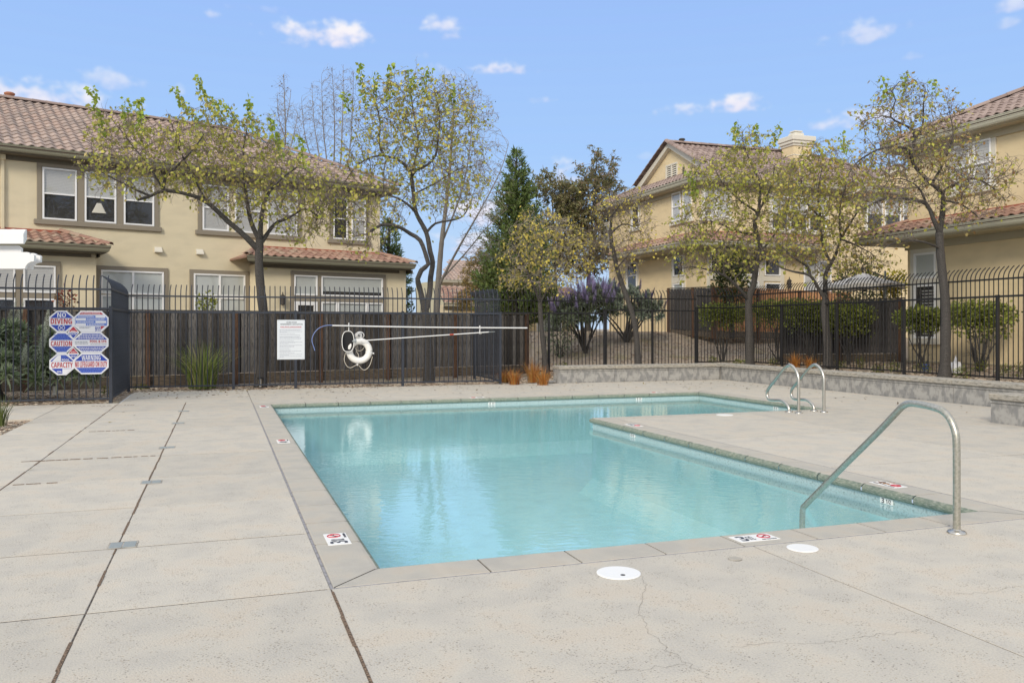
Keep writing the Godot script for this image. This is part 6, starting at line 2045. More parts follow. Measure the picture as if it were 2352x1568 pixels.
func safety_sign() -> void:
	R.seed = 401
	var t := thing("safety_sign", "red white and blue pool safety sign of stacked octagons on the left fence", "sign", Vector3(-2.497, 1.14, -17.325))
	var kx := 1.0 / 1220.0
	var ky := 1.2 / 1300.0
	var X := func(v: float) -> float: return (v - 755.0) * kx
	var Y := func(v: float) -> float: return -(v - 795.0) * ky
	var defs := [[148, 650, 148, 578, 155, 128], [642, 1360, 148, 578, 145, 132], [148, 650, 580, 1004, 155, 138], [645, 1360, 580, 1004, 155, 135], [152, 652, 1006, 1442, 158, 130], [648, 1362, 1006, 1432, 150, 130]]
	var bands := [[[170, 296, "b"], [438, 560, "b"]], [[176, 220, "r"], [240, 292, "m"], [294, 346, "m"], [348, 398, "m"], [402, 452, "m"]], [[608, 738, "b"], [868, 998, "b"]], [[604, 732, "b"], [864, 990, "b"]], [[1040, 1168, "b"], [1310, 1428, "b"]], [[1036, 1162, "b"], [1298, 1416, "b"]]]
	var panels := []
	for k in 6:
		var d: Array = defs[k]
		var oct := func(s: float) -> PackedVector2Array:
			var p := PackedVector2Array()
			var x0: float = X.call(d[0] + s); var x1: float = X.call(d[1] - s); var y0: float = Y.call(d[3] - s); var y1: float = Y.call(d[2] + s)
			var cx: float = (d[4] - s * 0.4) * kx; var cy: float = (d[5] - s * 0.4) * ky
			for q in [[x0 + cx, y1], [x1 - cx, y1], [x1, y1 - cy], [x1, y0 + cy], [x1 - cx, y0], [x0 + cx, y0], [x0, y0 + cy], [x0, y1 - cy]]:
				p.append(Vector2(q[0], q[1]))
			return p
		var b := MB.new()
		b.plate(oct.call(0.0), -0.004 - 0.0006 * k, 0.003 + 0.0006 * k)
		var o := put("octagon_panel", b.mesh(), M.sign_white, t)
		panels.append(o)
		for q in bands[k]:
			var rect := PackedVector2Array([Vector2(-2, Y.call(q[1])), Vector2(2, Y.call(q[1])), Vector2(2, Y.call(q[0])), Vector2(-2, Y.call(q[0]))])
			for piece in Geometry2D.intersect_polygons(oct.call(28.0), rect):
				b = MB.new()
				b.plate(piece, 0.0065, 0.0078)
				put("colour_band", b.mesh(), {"b": M.sign_blue, "r": M.sign_red, "m": M.sign_mid}[q[2]], o)
	var z := 0.0086
	var at := func(x: float, y: float) -> Transform3D: return Transform3D(Basis(), Vector3(X.call(x), Y.call(y), z))
	lettering(panels[0], "NO", M.sign_white, at.call(400, 235), 175 * kx, 92 * ky)
	lettering(panels[0], "DIVING", M.sign_red, at.call(395, 362), 430 * kx, 104 * ky)
	var b := MB.new()
	ring_bars(b, Vector2(X.call(396), Y.call(492)), 66 * kx, 0.005, z, 2)
	put("no_diving_mark", b.mesh(), M.sign_white, panels[0])
	lettering(panels[1], "CPR ARTIFICIAL RESPIRATION", M.sign_white, at.call(990, 198), 390 * kx, 26 * ky)
	lettering(panels[1], "911", M.sign_blue, at.call(1135, 515), 105 * kx, 96 * ky)
	b = MB.new()
	b.plate(PackedVector2Array([Vector2(X.call(1200), Y.call(460)), Vector2(X.call(1280), Y.call(460)), Vector2(X.call(1200), Y.call(530))]), 0.0065, 0.0078)
	put("colour_band", b.mesh(), M.sign_red, panels[1])
	for q in [[1090, 1290, 244, 288], [680, 895, 298, 342], [1090, 1310, 352, 394], [680, 895, 406, 450]]:
		b = MB.new()
		b.box2(Vector3(X.call(q[0]), Y.call(q[3]), 0.0065), Vector3(X.call(q[1]), Y.call(q[2]), 0.0084))
		put("picture_field", b.mesh(), M.sign_white, panels[1])
	for q in [["1", 737, 266], ["2", 922, 320], ["3", 678, 374], ["4", 925, 428]]:
		lettering(panels[1], q[0], M.sign_white, at.call(q[1], q[2]), 18 * kx, 36 * ky)
	text_rows(panels[1], M.sign_white, X.call(760), X.call(1070), Y.call(288), Y.call(246), 3, 0.1, 0.008)
	text_rows(panels[1], M.sign_white, X.call(945), X.call(1290), Y.call(342), Y.call(300), 3, 0.1, 0.008)
	text_rows(panels[1], M.sign_white, X.call(710), X.call(1070), Y.call(394), Y.call(354), 3, 0.1, 0.008)
	text_rows(panels[1], M.sign_white, X.call(950), X.call(1290), Y.call(448), Y.call(408), 3, 0.1, 0.008)
	text_rows(panels[1], M.ink_grey, X.call(760), X.call(1060), Y.call(505), Y.call(470), 2, 0.5, 0.008)
	lettering(panels[2], "CAUTION", M.sign_red, at.call(395, 808), 425 * kx, 100 * ky)
	text_rows(panels[2], M.sign_mid, X.call(240), X.call(560), Y.call(730), Y.call(620), 3, 0.0, 0.008)
	text_rows(panels[2], M.sign_mid, X.call(240), X.call(560), Y.call(985), Y.call(880), 3, 0.0, 0.008, 0.25)
	lettering(panels[3], "POOL & SPA", M.sign_red, at.call(1148, 768), 345 * kx, 52 * ky)
	text_rows(panels[3], M.ink_grey, X.call(670), X.call(935), Y.call(830), Y.call(760), 2, 0.0, 0.008)
	text_rows(panels[3], M.ink_grey, X.call(985), X.call(1320), Y.call(838), Y.call(812), 1, 0.1, 0.008)
	text_rows(panels[3], M.sign_white, X.call(730), X.call(1270), Y.call(725), Y.call(612), 3, 0.05, 0.008)
	text_rows(panels[3], M.sign_white, X.call(740), X.call(1270), Y.call(980), Y.call(876), 3, 0.0, 0.008, 0.12)
	lettering(panels[4], "POOL", M.sign_white, at.call(482, 1140), 160 * kx, 48 * ky)
	lettering(panels[4], "CAPACITY", M.sign_red, at.call(408, 1238), 432 * kx, 104 * ky)
	lettering(panels[4], "SPA", M.sign_white, at.call(352, 1375), 95 * kx, 44 * ky)
	for q in [[PackedVector2Array([Vector2(X.call(205), Y.call(1165)), Vector2(X.call(385), Y.call(1165)), Vector2(X.call(385), Y.call(1044)), Vector2(X.call(322), Y.call(1044))])], [PackedVector2Array([Vector2(X.call(415), Y.call(1424)), Vector2(X.call(478), Y.call(1424)), Vector2(X.call(610), Y.call(1316)), Vector2(X.call(415), Y.call(1316))])]]:
		b = MB.new()
		b.plate(q[0], 0.0066, 0.0083)
		put("blank_field", b.mesh(), M.sign_white, panels[4])
	text_rows(panels[4], M.sign_mid, X.call(400), X.call(500), Y.call(1100), Y.call(1050), 2, 0.1, 0.008)
	lettering(panels[5], "WARNING", M.sign_white, at.call(1000, 1098), 390 * kx, 98 * ky)
	lettering(panels[5], "NO LIFEGUARD ON DUTY", M.sign_red, at.call(1002, 1230), 660 * kx, 110 * ky)
	text_rows(panels[5], M.sign_mid, X.call(720), X.call(1280), Y.call(1410), Y.call(1312), 3, 0.0, 0.008, 0.14)
	for k in 2:
		var cy := 583.0 if k == 0 else 1018.0
		b = MB.new()
		var dia := func(r: float) -> PackedVector2Array: return PackedVector2Array([Vector2(X.call(637 - r * 0.88), Y.call(cy)), Vector2(X.call(637), Y.call(cy + r)), Vector2(X.call(637 + r * 0.88), Y.call(cy)), Vector2(X.call(637), Y.call(cy - r))])
		b.plate(dia.call(138.0), 0.002, 0.0085)
		var o := put("diamond_panel", b.mesh(), M.sign_white, t)
		for q in [[cy - 110, cy - 12, M.sign_red], [cy + 12, cy + 110, M.sign_blue]]:
			var rect := PackedVector2Array([Vector2(-2, Y.call(q[1])), Vector2(2, Y.call(q[1])), Vector2(2, Y.call(q[0])), Vector2(-2, Y.call(q[0]))])
			for piece in Geometry2D.intersect_polygons(dia.call(118.0), rect):
				b = MB.new()
				b.plate(piece, 0.0088, 0.0098)
				put("colour_band", b.mesh(), q[2], o)
		var fx := Transform3D(Basis(), Vector3(X.call(637), 0, 0.0106))
		if k == 0:
			lettering(o, "KEEP", M.sign_white, fx.translated(Vector3(0, Y.call(555), 0)), 90 * kx, 22 * ky)
			lettering(o, "GATE", M.sign_white, fx.translated(Vector3(0, Y.call(620), 0)), 120 * kx, 28 * ky)
		else:
			text_rows(o, M.sign_white, X.call(590), X.call(690), Y.call(1000), Y.call(960), 2, 0.0, 0.0098)
			text_rows(o, M.sign_white, X.call(590), X.call(690), Y.call(1090), Y.call(1040), 2, 0.0, 0.0098)

const F2A := Vector3(-1.97, 0, -20.6)
const F2B := Vector3(6.69, 0, -20.05)

func far_fence_frame(x: float, y: float, proud: float) -> Transform3D:
	var d := (F2B - F2A).normalized()
	var n := d.cross(Vector3.UP)
	return Transform3D(Basis(d, Vector3.UP, n), on_plane(x, y, F2A + n * proud, n))

func rules_sign() -> void:
	R.seed = 411
	var a := far_fence_frame(636, 825.6, 0.03)
	var c := far_fence_frame(699.4, 734.6, 0.03)
	var w := a.origin.distance_to(Vector3(c.origin.x, a.origin.y, c.origin.z))
	var h := c.origin.y - a.origin.y
	var t := thing("rules_notice", "white pool rules notice with lines of small print hung on the far fence", "sign", (a.origin + c.origin) * 0.5)
	t.basis = a.basis
	var b := MB.new()
	b.rbox(Vector3(0, 0, 0), Vector3(w, h, 0.006), 0.002)
	put("board", b.mesh(), M.paper, t)
	var f := func(x: float, y: float) -> Transform3D: return Transform3D(Basis(), Vector3(x * w, y * h, 0.0042))
	lettering(t, "LAURELWOOD", M.ink, f.call(0.02, 0.44), w * 0.38, h * 0.03)
	lettering(t, "HOMEOWNERS' ASSOCIATION", M.ink, f.call(0.02, 0.39), w * 0.80, h * 0.03)
	lettering(t, "POOL RULES & REGULATIONS", M.sign_red, f.call(0.0, 0.325), w * 0.76, h * 0.026)
	b = MB.new()
	b.box2(Vector3(-0.38 * w, 0.298 * h, 0.003), Vector3(0.38 * w, 0.302 * h, 0.0042))
	put("underline", b.mesh(), M.sign_red, t)
	var rows := [[0.25, 0.9], [0.235, 0.84], [0.205, 0.9], [0.19, 0.3], [0.155, 0.6], [0.12, 0.8], [0.08, 0.84], [0.065, 0.78], [0.04, 0.9], [0.01, 0.84], [-0.025, 0.55], [-0.06, 0.9], [-0.075, 0.6], [-0.10, 0.36], [-0.14, 0.9], [-0.155, 0.58], [-0.185, 0.6], [-0.22, 0.4], [-0.25, 0.42], [-0.285, 0.86], [-0.30, 0.45], [-0.33, 0.6], [-0.37, 0.9], [-0.385, 0.35], [-0.42, 0.9], [-0.44, 0.14]]
	b = MB.new()
	for q in rows:
		var x := -0.41
		while x < -0.41 + q[1] * 0.88:
			var l := R.randf_range(0.02, 0.07)
			b.box2(Vector3(x * w, (q[0] - 0.0042) * h, 0.0031), Vector3(minf(x + l, 0.47) * w, (q[0] + 0.0042) * h, 0.0037))
			x += l + 0.012
	put("small_print", b.mesh(), M.ink_grey, t)
	b = MB.new()
	for sx in [-0.44, 0.44]:
		for sy in [-0.47, 0.47]:
			b.lathe([Vector2(0.0, 0.004), Vector2(0.006, 0.003), Vector2(0.007, 0.0)], Vector3(), 8)
			b.box(Vector3(sx * w, sy * h, 0.004), Vector3(0.012, 0.012, 0.003))
	put("screw", b.mesh(), M.steel, t)

func pool_gear() -> void:
	# life ring
	var fr := far_fence_frame(825, 805.7, 0.10)
	var s := 0.00152
	var t := thing("life_ring", "white life ring hanging with looped grab rope on the far fence", "life ring", fr.origin)
	t.basis = fr.basis
	var b := MB.new()
	var pts := []
	for k in 37:
		pts.append(Vector3(cos(TAU * k / 36) * 0.235, sin(TAU * k / 36) * 0.235, 0))
	b.pipe(pts, 0.079, 14, false)
	put("ring", b.mesh(), M.white_plastic, t)
	for a in [-0.18, -1.72, 1.42]:
		b = MB.new()
		var c := Vector3(cos(a), sin(a), 0) * 0.235
		var loop := []
		for k in 13:
			var q := TAU * k / 12
			loop.append(c + Vector3(cos(a), sin(a), 0) * cos(q) * 0.084 + Vector3(0, 0, 1) * sin(q) * 0.084)
		for k in 12:
			var side := Vector3(-sin(a), cos(a), 0) * 0.026
			var nn: Vector3 = ((loop[k] + loop[k + 1]) * 0.5 - c).normalized()
			b.quad(loop[k] - side, loop[k] + side, loop[k + 1] + side, loop[k + 1] - side, nn)
		var tip := Vector3(cos(a), sin(a), 0) * 0.335
		b.rbox(tip, Vector3(0.05, 0.035, 0.05), 0.008, Basis(Vector3.BACK, a))
		put("strap", b.mesh(), M.white_paint, t)
	var z := func(x: float, y: float, d: float) -> Vector3: return Vector3((x - 1525) * s, -(y - 648) * s, d)
	b = MB.new()
	b.pipe(Array(curve([z.call(1312, 670, 0.02), z.call(1288, 780, 0.03), z.call(1325, 880, 0.03), z.call(1385, 912, 0.04), z.call(1470, 868, 0.09)], 0.04)), 0.0065, 6)
	b.pipe(Array(curve([z.call(1508, 868, 0.09), z.call(1555, 925, 0.04), z.call(1612, 950, 0.03), z.call(1685, 880, 0.03), z.call(1728, 740, 0.05)], 0.04)), 0.0065, 6)
	b.pipe(Array(curve([z.call(1450, 590, 0.02), z.call(1490, 640, 0.0), z.call(1560, 640, 0.0), z.call(1600, 590, 0.02)], 0.03)), 0.005, 6)
	b.pipe(Array(curve([z.call(1490, 560, 0.03), z.call(1480, 660, 0.02), z.call(1510, 700, 0.03), z.call(1508, 750, 0.06)], 0.03)), 0.005, 6)
	put("grab_rope", b.mesh(), M.rope, t)
	# throw line bundled above the ring
	var t2 := thing("throw_line", "bundle of white throw line looped over the top of the life ring", "rope", far_fence_frame(824, 770, 0.12).origin)
	t2.basis = fr.basis
	R.seed = 421
	b = MB.new()
	for k in 16:
		var r := R.randf_range(0.05, 0.105)
		var ce := Vector3(R.randf_range(-0.03, 0.03), R.randf_range(-0.03, 0.02), R.randf_range(-0.03, 0.05))
		var loop := []
		var tilt := Basis(Vector3.UP, R.randf_range(-0.9, 0.9)) * Basis(Vector3.RIGHT, R.randf_range(-0.5, 0.5))
		for m in 15:
			loop.append(ce + tilt * Vector3(cos(TAU * m / 14) * r, sin(TAU * m / 14) * r * 0.85, 0))
		b.pipe(loop, 0.0055, 5, false)
	put("coil", b.mesh(), M.white_paint, t2)
	# skimmer net on its pole
	var nf := far_fence_frame(799, 784, 0.26)
	var e := far_fence_frame(1122.6, 762.4, 0.16)
	var t3 := thing("skimmer_net", "black pool skimmer net with white oval rim on a long white pole", "pool net", nf.origin)
	t3.basis = nf.basis
	b = MB.new()
	var rim := []
	for k in 33:
		var a := TAU * k / 32
		var p := Vector2(cos(a), sin(a))
		rim.append(Vector3(signf(p.x) * pow(absf(p.x), 0.7) * 0.14, signf(p.y) * pow(absf(p.y), 0.85) * 0.245, 0.0))
	b.pipe(rim, 0.009, 8, false)
	put("rim", b.mesh(), M.white_plastic, t3)
	b = MB.new()
	for k in 8:
		for m in 32:
			var f0 := 1.0 - k / 8.0
			var f1 := 1.0 - (k + 1) / 8.0
			var sag := func(q: Vector3, f: float) -> Vector3: return Vector3(q.x * (0.25 + 0.75 * pow(f, 0.5)) if f > 0 else 0.0, q.y * pow(f, 0.5) - 0.10 * (1.0 - f), -0.11 * (1.0 - f))
			var p0: Vector3 = sag.call(rim[m], f0)
			var p1: Vector3 = sag.call(rim[m + 1], f0)
			var p2: Vector3 = sag.call(rim[m + 1], f1)
			var p3: Vector3 = sag.call(rim[m], f1)
			b.quad(p0, p1, p2, p3, Vector3(-rim[m].x * 0.6, 0.1, 1).normalized())
	put("net", b.mesh(), M.net, t3)
	var inv := t3.transform.affine_inverse()
	var pe: Vector3 = inv * e.origin
	b = MB.new()
	b.pipe([Vector3(0.13, 0.005, 0.0), pe], 0.0125, 10)
	put("pole", b.mesh(), M.white_paint, t3)
	b = MB.new()
	var cl: Vector3 = Vector3(0.13, 0.005, 0.0).lerp(pe, 0.70)
	b.pipe([cl, cl.lerp(pe, 0.10)], 0.018, 10)
	put("clamp", b.mesh(), M.red_plastic, t3)
	b = MB.new()
	b.pipe([pe, pe + (pe - cl).normalized() * 0.16], 0.008, 8)
	b.pipe([Vector3(0.10, 0.004, 0.0), Vector3(0.20, 0.007, 0.0)], 0.02, 8)
	put("pole_end", b.mesh(), M.grey_plastic, t3)
	# rescue hook
	var h0 := far_fence_frame(763, 747.5, 0.06)
	var h1 := far_fence_frame(1211, 753, 0.06)
	var hm := far_fence_frame(985, 751.5, 0.06)
	var t4 := thing("rescue_hook", "long white rescue pole with a curved pale blue crook at its left end", "rescue hook", h0.origin)
	t4.basis = h0.basis
	inv = t4.transform.affine_inverse()
	b = MB.new()
	b.pipe(Array(curve([Vector3(), inv * hm.origin, inv * h1.origin], 0.3)), 0.016, 10)
	put("pole", b.mesh(), M.white_paint, t4)
	b = MB.new()
	var hk := []
	for q in [[770, 747.5], [751, 747], [733, 753], [722, 764], [717, 775], [716.5, 785], [721, 799], [722.5, 805]]:
		hk.append(inv * far_fence_frame(q[0], q[1], 0.06).origin)
	b.pipe(Array(curve(hk, 0.02)), 0.0085, 8)
	put("crook", b.mesh(), M.hook_blue, t4)
	# hangers
	for q in [[800.8, 742, 766, "white hook bracket on the fence above the skimmer net"], [1102, 747, 767, "white hook bracket on the fence near the right ends of the two poles"]]:
		var a := far_fence_frame(q[0], q[2], 0.02)
		var len_: float = (q[2] - q[1]) * 20.8 / FOCAL
		b = MB.new()
		b.rbox(Vector3(0, len_ / 2, 0.0), Vector3(0.022, len_, 0.014), 0.004)
		b.pipe([Vector3(0, len_ * 0.62, 0.0), Vector3(0, len_ * 0.60, 0.10), Vector3(0, len_ * 0.75, 0.12)], 0.007, 6)
		b.pipe([Vector3(0, len_ * 0.04, 0.0), Vector3(0, len_ * 0.02, 0.16), Vector3(0, len_ * 0.2, 0.18)], 0.007, 6)
		tag(put("wall_hook", b.mesh(), M.white_paint, null, a), q[3], "bracket", "pole brackets on the far fence")

func rail_pipe(t: Node3D, pts: Array, r: float, feet: Array, m: Material) -> void:
	var b := MB.new()
	b.pipe(Array(curve(pts, 0.025)), r, 14)
	put("tube", b.mesh(), m, t)
	for f in feet:
		b = MB.new()
		b.lathe([Vector2(0.062, 0.0), Vector2(0.062, 0.010), Vector2(0.056, 0.018), Vector2(r + 0.006, 0.022), Vector2(r + 0.003, 0.03), Vector2(r, 0.031)], f, 20)
		put("foot_flange", b.mesh(), M.steel, t)

func rails() -> void:
	var p := Vector3(4.76, 0, -4.38)
	var t := thing("handrail", "worn steel handrail sloping from the near deck down into the pool", "handrail", p)
	rail_pipe(t, [Vector3(0, -0.05, 0), Vector3(0, 0.30, 0), Vector3(0, 0.60, -0.002), Vector3(0, 0.69, -0.012), Vector3(0, 0.77, -0.05), Vector3(0, 0.825, -0.115), Vector3(0, 0.845, -0.2), Vector3(0, 0.855, -0.32), Vector3(0, 0.855, -0.41), Vector3(0, 0.83, -0.475), Vector3(0, 0.77, -0.545), Vector3(0, 0.60, -0.735), Vector3(0, 0.30, -1.085), Vector3(0, 0.0, -1.43), Vector3(0, -0.12, -1.565), Vector3(0, -0.17, -1.60), Vector3(0, -0.36, -1.61)], 0.0245, [Vector3(0, 0.0, 0)], M.steel_worn)
	var q := [Vector3(0, -0.04, 0), Vector3(0, 0.25, 0), Vector3(0, 0.52, 0), Vector3(0, 0.63, -0.02), Vector3(0, 0.72, -0.08), Vector3(0, 0.775, -0.16), Vector3(0, 0.79, -0.23), Vector3(0, 0.765, -0.31), Vector3(0, 0.70, -0.40), Vector3(0, 0.54, -0.59), Vector3(0, 0.38, -0.78), Vector3(0, 0.31, -0.835), Vector3(0, 0.235, -0.845), Vector3(0, 0.185, -0.81), Vector3(0, 0.165, -0.74), Vector3(0, 0.17, -0.60), Vector3(0, 0.175, -0.46), Vector3(0, 0.15, -0.36), Vector3(0, 0.10, -0.28), Vector3(0, 0.05, -0.25), Vector3(0, -0.03, -0.245)]
	for k in 2:
		var a := thing("grab_rail", "left grab rail of the pair at the far pool corner, bent like a figure four" if k == 0 else "right grab rail of the pair at the far pool corner, bent like a figure four", "grab rail", Vector3(9.04 if k == 0 else 9.55, 0, -11.46), 0.0, "grab rails at the pool ladder")
		rail_pipe(a, q, 0.0245, [Vector3(0, 0, 0), Vector3(0, 0, -0.245)], M.steel)

func depth_tile(label: String, p: Vector3, turn: float, text: String, rust: bool) -> void:
	var t := thing("depth_marker", label, "depth marker", p, turn, "white depth markers set in the coping")
	var b := MB.new()
	b.slab(-0.152, 0.152, -0.075, 0.075, 0.0, 0.0035, 0.001)
	put("tile", b.mesh(), M.white_plastic, t)
	var F := Transform3D(Basis(Vector3.RIGHT, -PI / 2), Vector3(0, 0.0042, 0))
	lettering(t, text, M.ink, F.translated(Vector3(-0.095, 0, 0.0)), 0.06, 0.115)
	lettering(t, "1/2", M.ink, F.translated(Vector3(-0.035, 0, 0.0)), 0.045, 0.085)
	lettering(t, "NO DIVING", M.ink, F.translated(Vector3(0.078, 0, 0.058)), 0.11, 0.016)
	b = MB.new()
	ring_bars(b, Vector2(0.08, 0.012), 0.042, 0.0045, 0.0, 1)
	put("no_diving_ring", b.mesh(), M.sign_red, t, F)
	b = MB.new()
	b.pipe([Vector3(0.06, 0.0, 0), Vector3(0.085, 0.02, 0), Vector3(0.10, 0.012, 0)], 0.004, 4)
	put("diver", b.mesh(), M.ink, t, F)
	if rust:
		R.seed = 431
		b = MB.new()
		for k in 5:
			var x := R.randf_range(-0.15, -0.02)
			var z := R.randf_range(-0.09, 0.06)
			b.box(Vector3(x, 0.0045, z), Vector3(R.randf_range(0.03, 0.12), 0.002, R.randf_range(0.008, 0.02)), Basis(Vector3.UP, R.randf_range(-0.3, 0.3)))
		put("rust_stain", b.mesh(), M.rust, t)

func lid(called: String, label: String, p: Vector3, r: float, m: Material, hole: bool) -> void:
	var t := thing(called, label, "deck lid", p)
	var b := MB.new()
	b.lathe([Vector2(r, 0.0), Vector2(r, 0.004), Vector2(r - 0.004, 0.006), Vector2(r - 0.012, 0.0062), Vector2(r - 0.014, 0.0052), Vector2(0.0, 0.0056)], Vector3(), 32)
	put("cover", b.mesh(), m, t)
	if hole:
		b = MB.new()
		b.lathe([Vector2(0.014, 0.0), Vector2(0.014, 0.0068), Vector2(0.0, 0.007)], Vector3(0, 0, r * 0.42), 14)
		put("finger_hole", b.mesh(), M.black_plastic, t)

func deck_things() -> void:
	depth_tile("depth marker in the near coping left of the white round lid", Vector3(3.37, 0.0005, -4.725), 0.0, "3", false)
	depth_tile("depth marker in the left coping nearest the pool corner", Vector3(0.73, 0.0005, -5.62), PI / 2, "3", false)
	depth_tile("depth marker halfway along the left coping", Vector3(0.73, 0.0005, -10.71), PI / 2, "4", false)
	depth_tile("depth marker at the far end of the left coping", Vector3(0.73, 0.0005, -15.6), PI / 2, "4", false)
	depth_tile("depth marker near the pointed inner corner of the coping", Vector3(5.66, 0.0005, -10.83), -PI / 2, "4", false)
	depth_tile("rust stained depth marker in the right coping near the handrail", Vector3(5.66, 0.0005, -5.95), -PI / 2, "3", true)
	depth_tile("depth marker in the far coping, left one of two", on_plane(1077, 908, Vector3(0, 0.0005, 0), Vector3.UP) * Vector3(1, 1, 0) + Vector3(0, 0, -16.25), PI, "4", false)
	depth_tile("depth marker in the far coping, right one of two", on_plane(1480, 897, Vector3(0, 0.0005, 0), Vector3.UP) * Vector3(1, 1, 0) + Vector3(0, 0, -16.25), PI, "5", false)
	# numbers at the waterline
	for q in [[Vector3(5.521, -0.113, -5.82), -PI / 2, "3", "waterline depth number under the right coping near the handrail"], [Vector3(5.521, -0.113, -10.6), -PI / 2, "4", "waterline depth number under the right coping near the pointed corner"], [Vector3(5.2, -0.113, -16.121), 0.0, "4", "waterline depth number under the far coping, left one of two"], [Vector3(8.55, -0.113, -16.121), 0.0, "5", "waterline depth number under the far coping, right one of two"], [Vector3(10.041, -0.113, -13.4), -PI / 2, "4", "waterline depth number beside the pool ladder"]]:
		var t := thing("waterline_marker", q[3], "depth marker", q[0], q[1], "depth numbers at the waterline")
		var b := MB.new()
		b.rbox(Vector3(0, 0, 0), Vector3(0.15, 0.052, 0.006), 0.001)
		put("tile", b.mesh(), M.white_plastic, t)
		lettering(t, q[2], M.ink, Transform3D(Basis(), Vector3(-0.04, 0, 0.004)), 0.03, 0.042)
		lettering(t, "1/2", M.ink, Transform3D(Basis(), Vector3(0.025, 0, 0.004)), 0.055, 0.036)
	lid("round_lid", "largest white round lid with a dark finger hole in the near deck", Vector3(2.15, 0.0015, -4.30), 0.127, M.white_plastic, true)
	lid("round_lid", "medium white round lid in the deck below the handrail foot", Vector3(3.50, 0.0015, -4.40), 0.098, M.white_plastic, false)
	lid("round_lid", "small pale round plug in the deck between the two larger lids", Vector3(2.95, 0.0015, -4.33), 0.042, M.seat_cap, false)
	lid("round_lid", "white round lid in the right hand deck beyond the pointed corner", on_plane(1665, 953, Vector3(0, 0.0015, 0), Vector3.UP), 0.135, M.white_plastic, false)
	var n := 0
	for z in [-5.92, -8.26, -10.61, -13.3, -15.2]:
		var words: String = ["nearest", "second nearest", "middle", "second farthest", "farthest"][n]
		var t := thing("deck_drain", "small grey deck drain grate in the left walk, the %s of five" % words, "drain", Vector3(-0.60, 0.001, z), 0.0, "deck drains along the left walk")
		var b := MB.new()
		b.slab(-0.088, 0.088, -0.085, 0.085, 0.0, 0.003, 0.001)
		put("frame", b.mesh(), M.seat_cap, t)
		for s in [-1, 1]:
			b = MB.new()
			b.slab(s * 0.041 - 0.037, s * 0.041 + 0.037, -0.072, 0.072, 0.001, 0.0045, 0.001)
			for k in 5:
				b.box(Vector3(s * 0.041, 0.0047, -0.05 + k * 0.025), Vector3(0.055, 0.001, 0.006))
			put("grate", b.mesh(), M.grey_plastic, t)
		n += 1
	# path lights
	for q in [[597, 893, 20.05, "small path light with black cap at the foot of the leaning tree"], [125, 922, 17.6, "small path light in the bark bed below the safety sign"]]:
		var p := spot(q[0], q[1], q[2])
		p.y = 0.0
		var t := thing("path_light", q[3], "path light", p, 0.0, "path lights in the planting beds")
		var b := MB.new()
		b.lathe([Vector2(0.0, 0.235), Vector2(0.062, 0.232), Vector2(0.066, 0.20), Vector2(0.05, 0.195)], Vector3(), 14)
		put("cap", b.mesh(), M.black_plastic, t)
		b = MB.new()
		b.lathe([Vector2(0.046, 0.197), Vector2(0.046, 0.04), Vector2(0.05, 0.03), Vector2(0.05, 0.0)], Vector3(), 14)
		put("body", b.mesh(), M.steel, t)
		b = MB.new()
		b.pipe([Vector3(0, -0.1, 0), Vector3(0, 0.04, 0)], 0.012, 6)
		put("stake", b.mesh(), M.black_plastic, t)
	var vb := MB.new()
	vb.rbox(Vector3(0, 0.02, 0), Vector3(0.42, 0.05, 0.28), 0.01)
	tag(put("valve_box_lid", vb.mesh(), M.seat_wall, null, Transform3D(Basis(), on_plane(1268, 878, Vector3(), Vector3.UP))), "grey valve box lid lying in the corner bed beside the golden tree", "lid")
	# things in the yard behind the right fence
	var pb := spot(2127, 830, 20.6)
	pb.y = ground_height(pb.x, pb.z)
	var b := MB.new()
	b.lathe([Vector2(0.06, 0.0), Vector2(0.085, 0.16), Vector2(0.09, 0.19), Vector2(0.078, 0.19), Vector2(0.07, 0.12), Vector2(0.0, 0.12)], Vector3(), 18)
	tag(put("blue_pot", b.mesh(), M.blue_plastic, null, Transform3D(Basis(), pb)), "small blue plastic pot at the foot of the thin clipped shrub", "pot")
	var pw := spot(2196, 835, 19.6)
	pw.y = ground_height(pw.x, pw.z)
	b = MB.new()
	var f := FastNoiseLite.new()
	f.seed = 5
	f.frequency = 2.6
	for k in 9:
		for m in 16:
			var quad := []
			for q in [[k, m], [k, m + 1], [k + 1, m + 1], [k + 1, m]]:
				var la: float = PI * q[0] / 9.0
				var lo: float = TAU * (q[1] % 16) / 16.0
				var d := Vector3(sin(la) * cos(lo), cos(la), sin(la) * sin(lo))
				var r := 1.0 + 0.35 * f.get_noise_3dv(d) + (0.5 if q[0] == 0 else 0.0)
				quad.append(Vector3(d.x * 0.16, maxf(d.y, -0.75) * 0.17 + 0.13, d.z * 0.15) * r)
			b.quad(quad[0], quad[1], quad[2], quad[3], (quad[0] + quad[2] - Vector3(0, 0.26, 0)).normalized())
	tag(put("plastic_bag", b.mesh(), M.bag, null, Transform3D(Basis(), pw)), "full white plastic bag lying under the broad clipped shrub", "bag")
	# garden umbrella
	var pu := Vector3(18.9, 0, -20.9)
	pu.y = 0.45
	var t := thing("garden_umbrella", "cream octagonal garden umbrella open behind the dark timber fence", "umbrella", pu)
	b = MB.new()
	var under := MB.new()
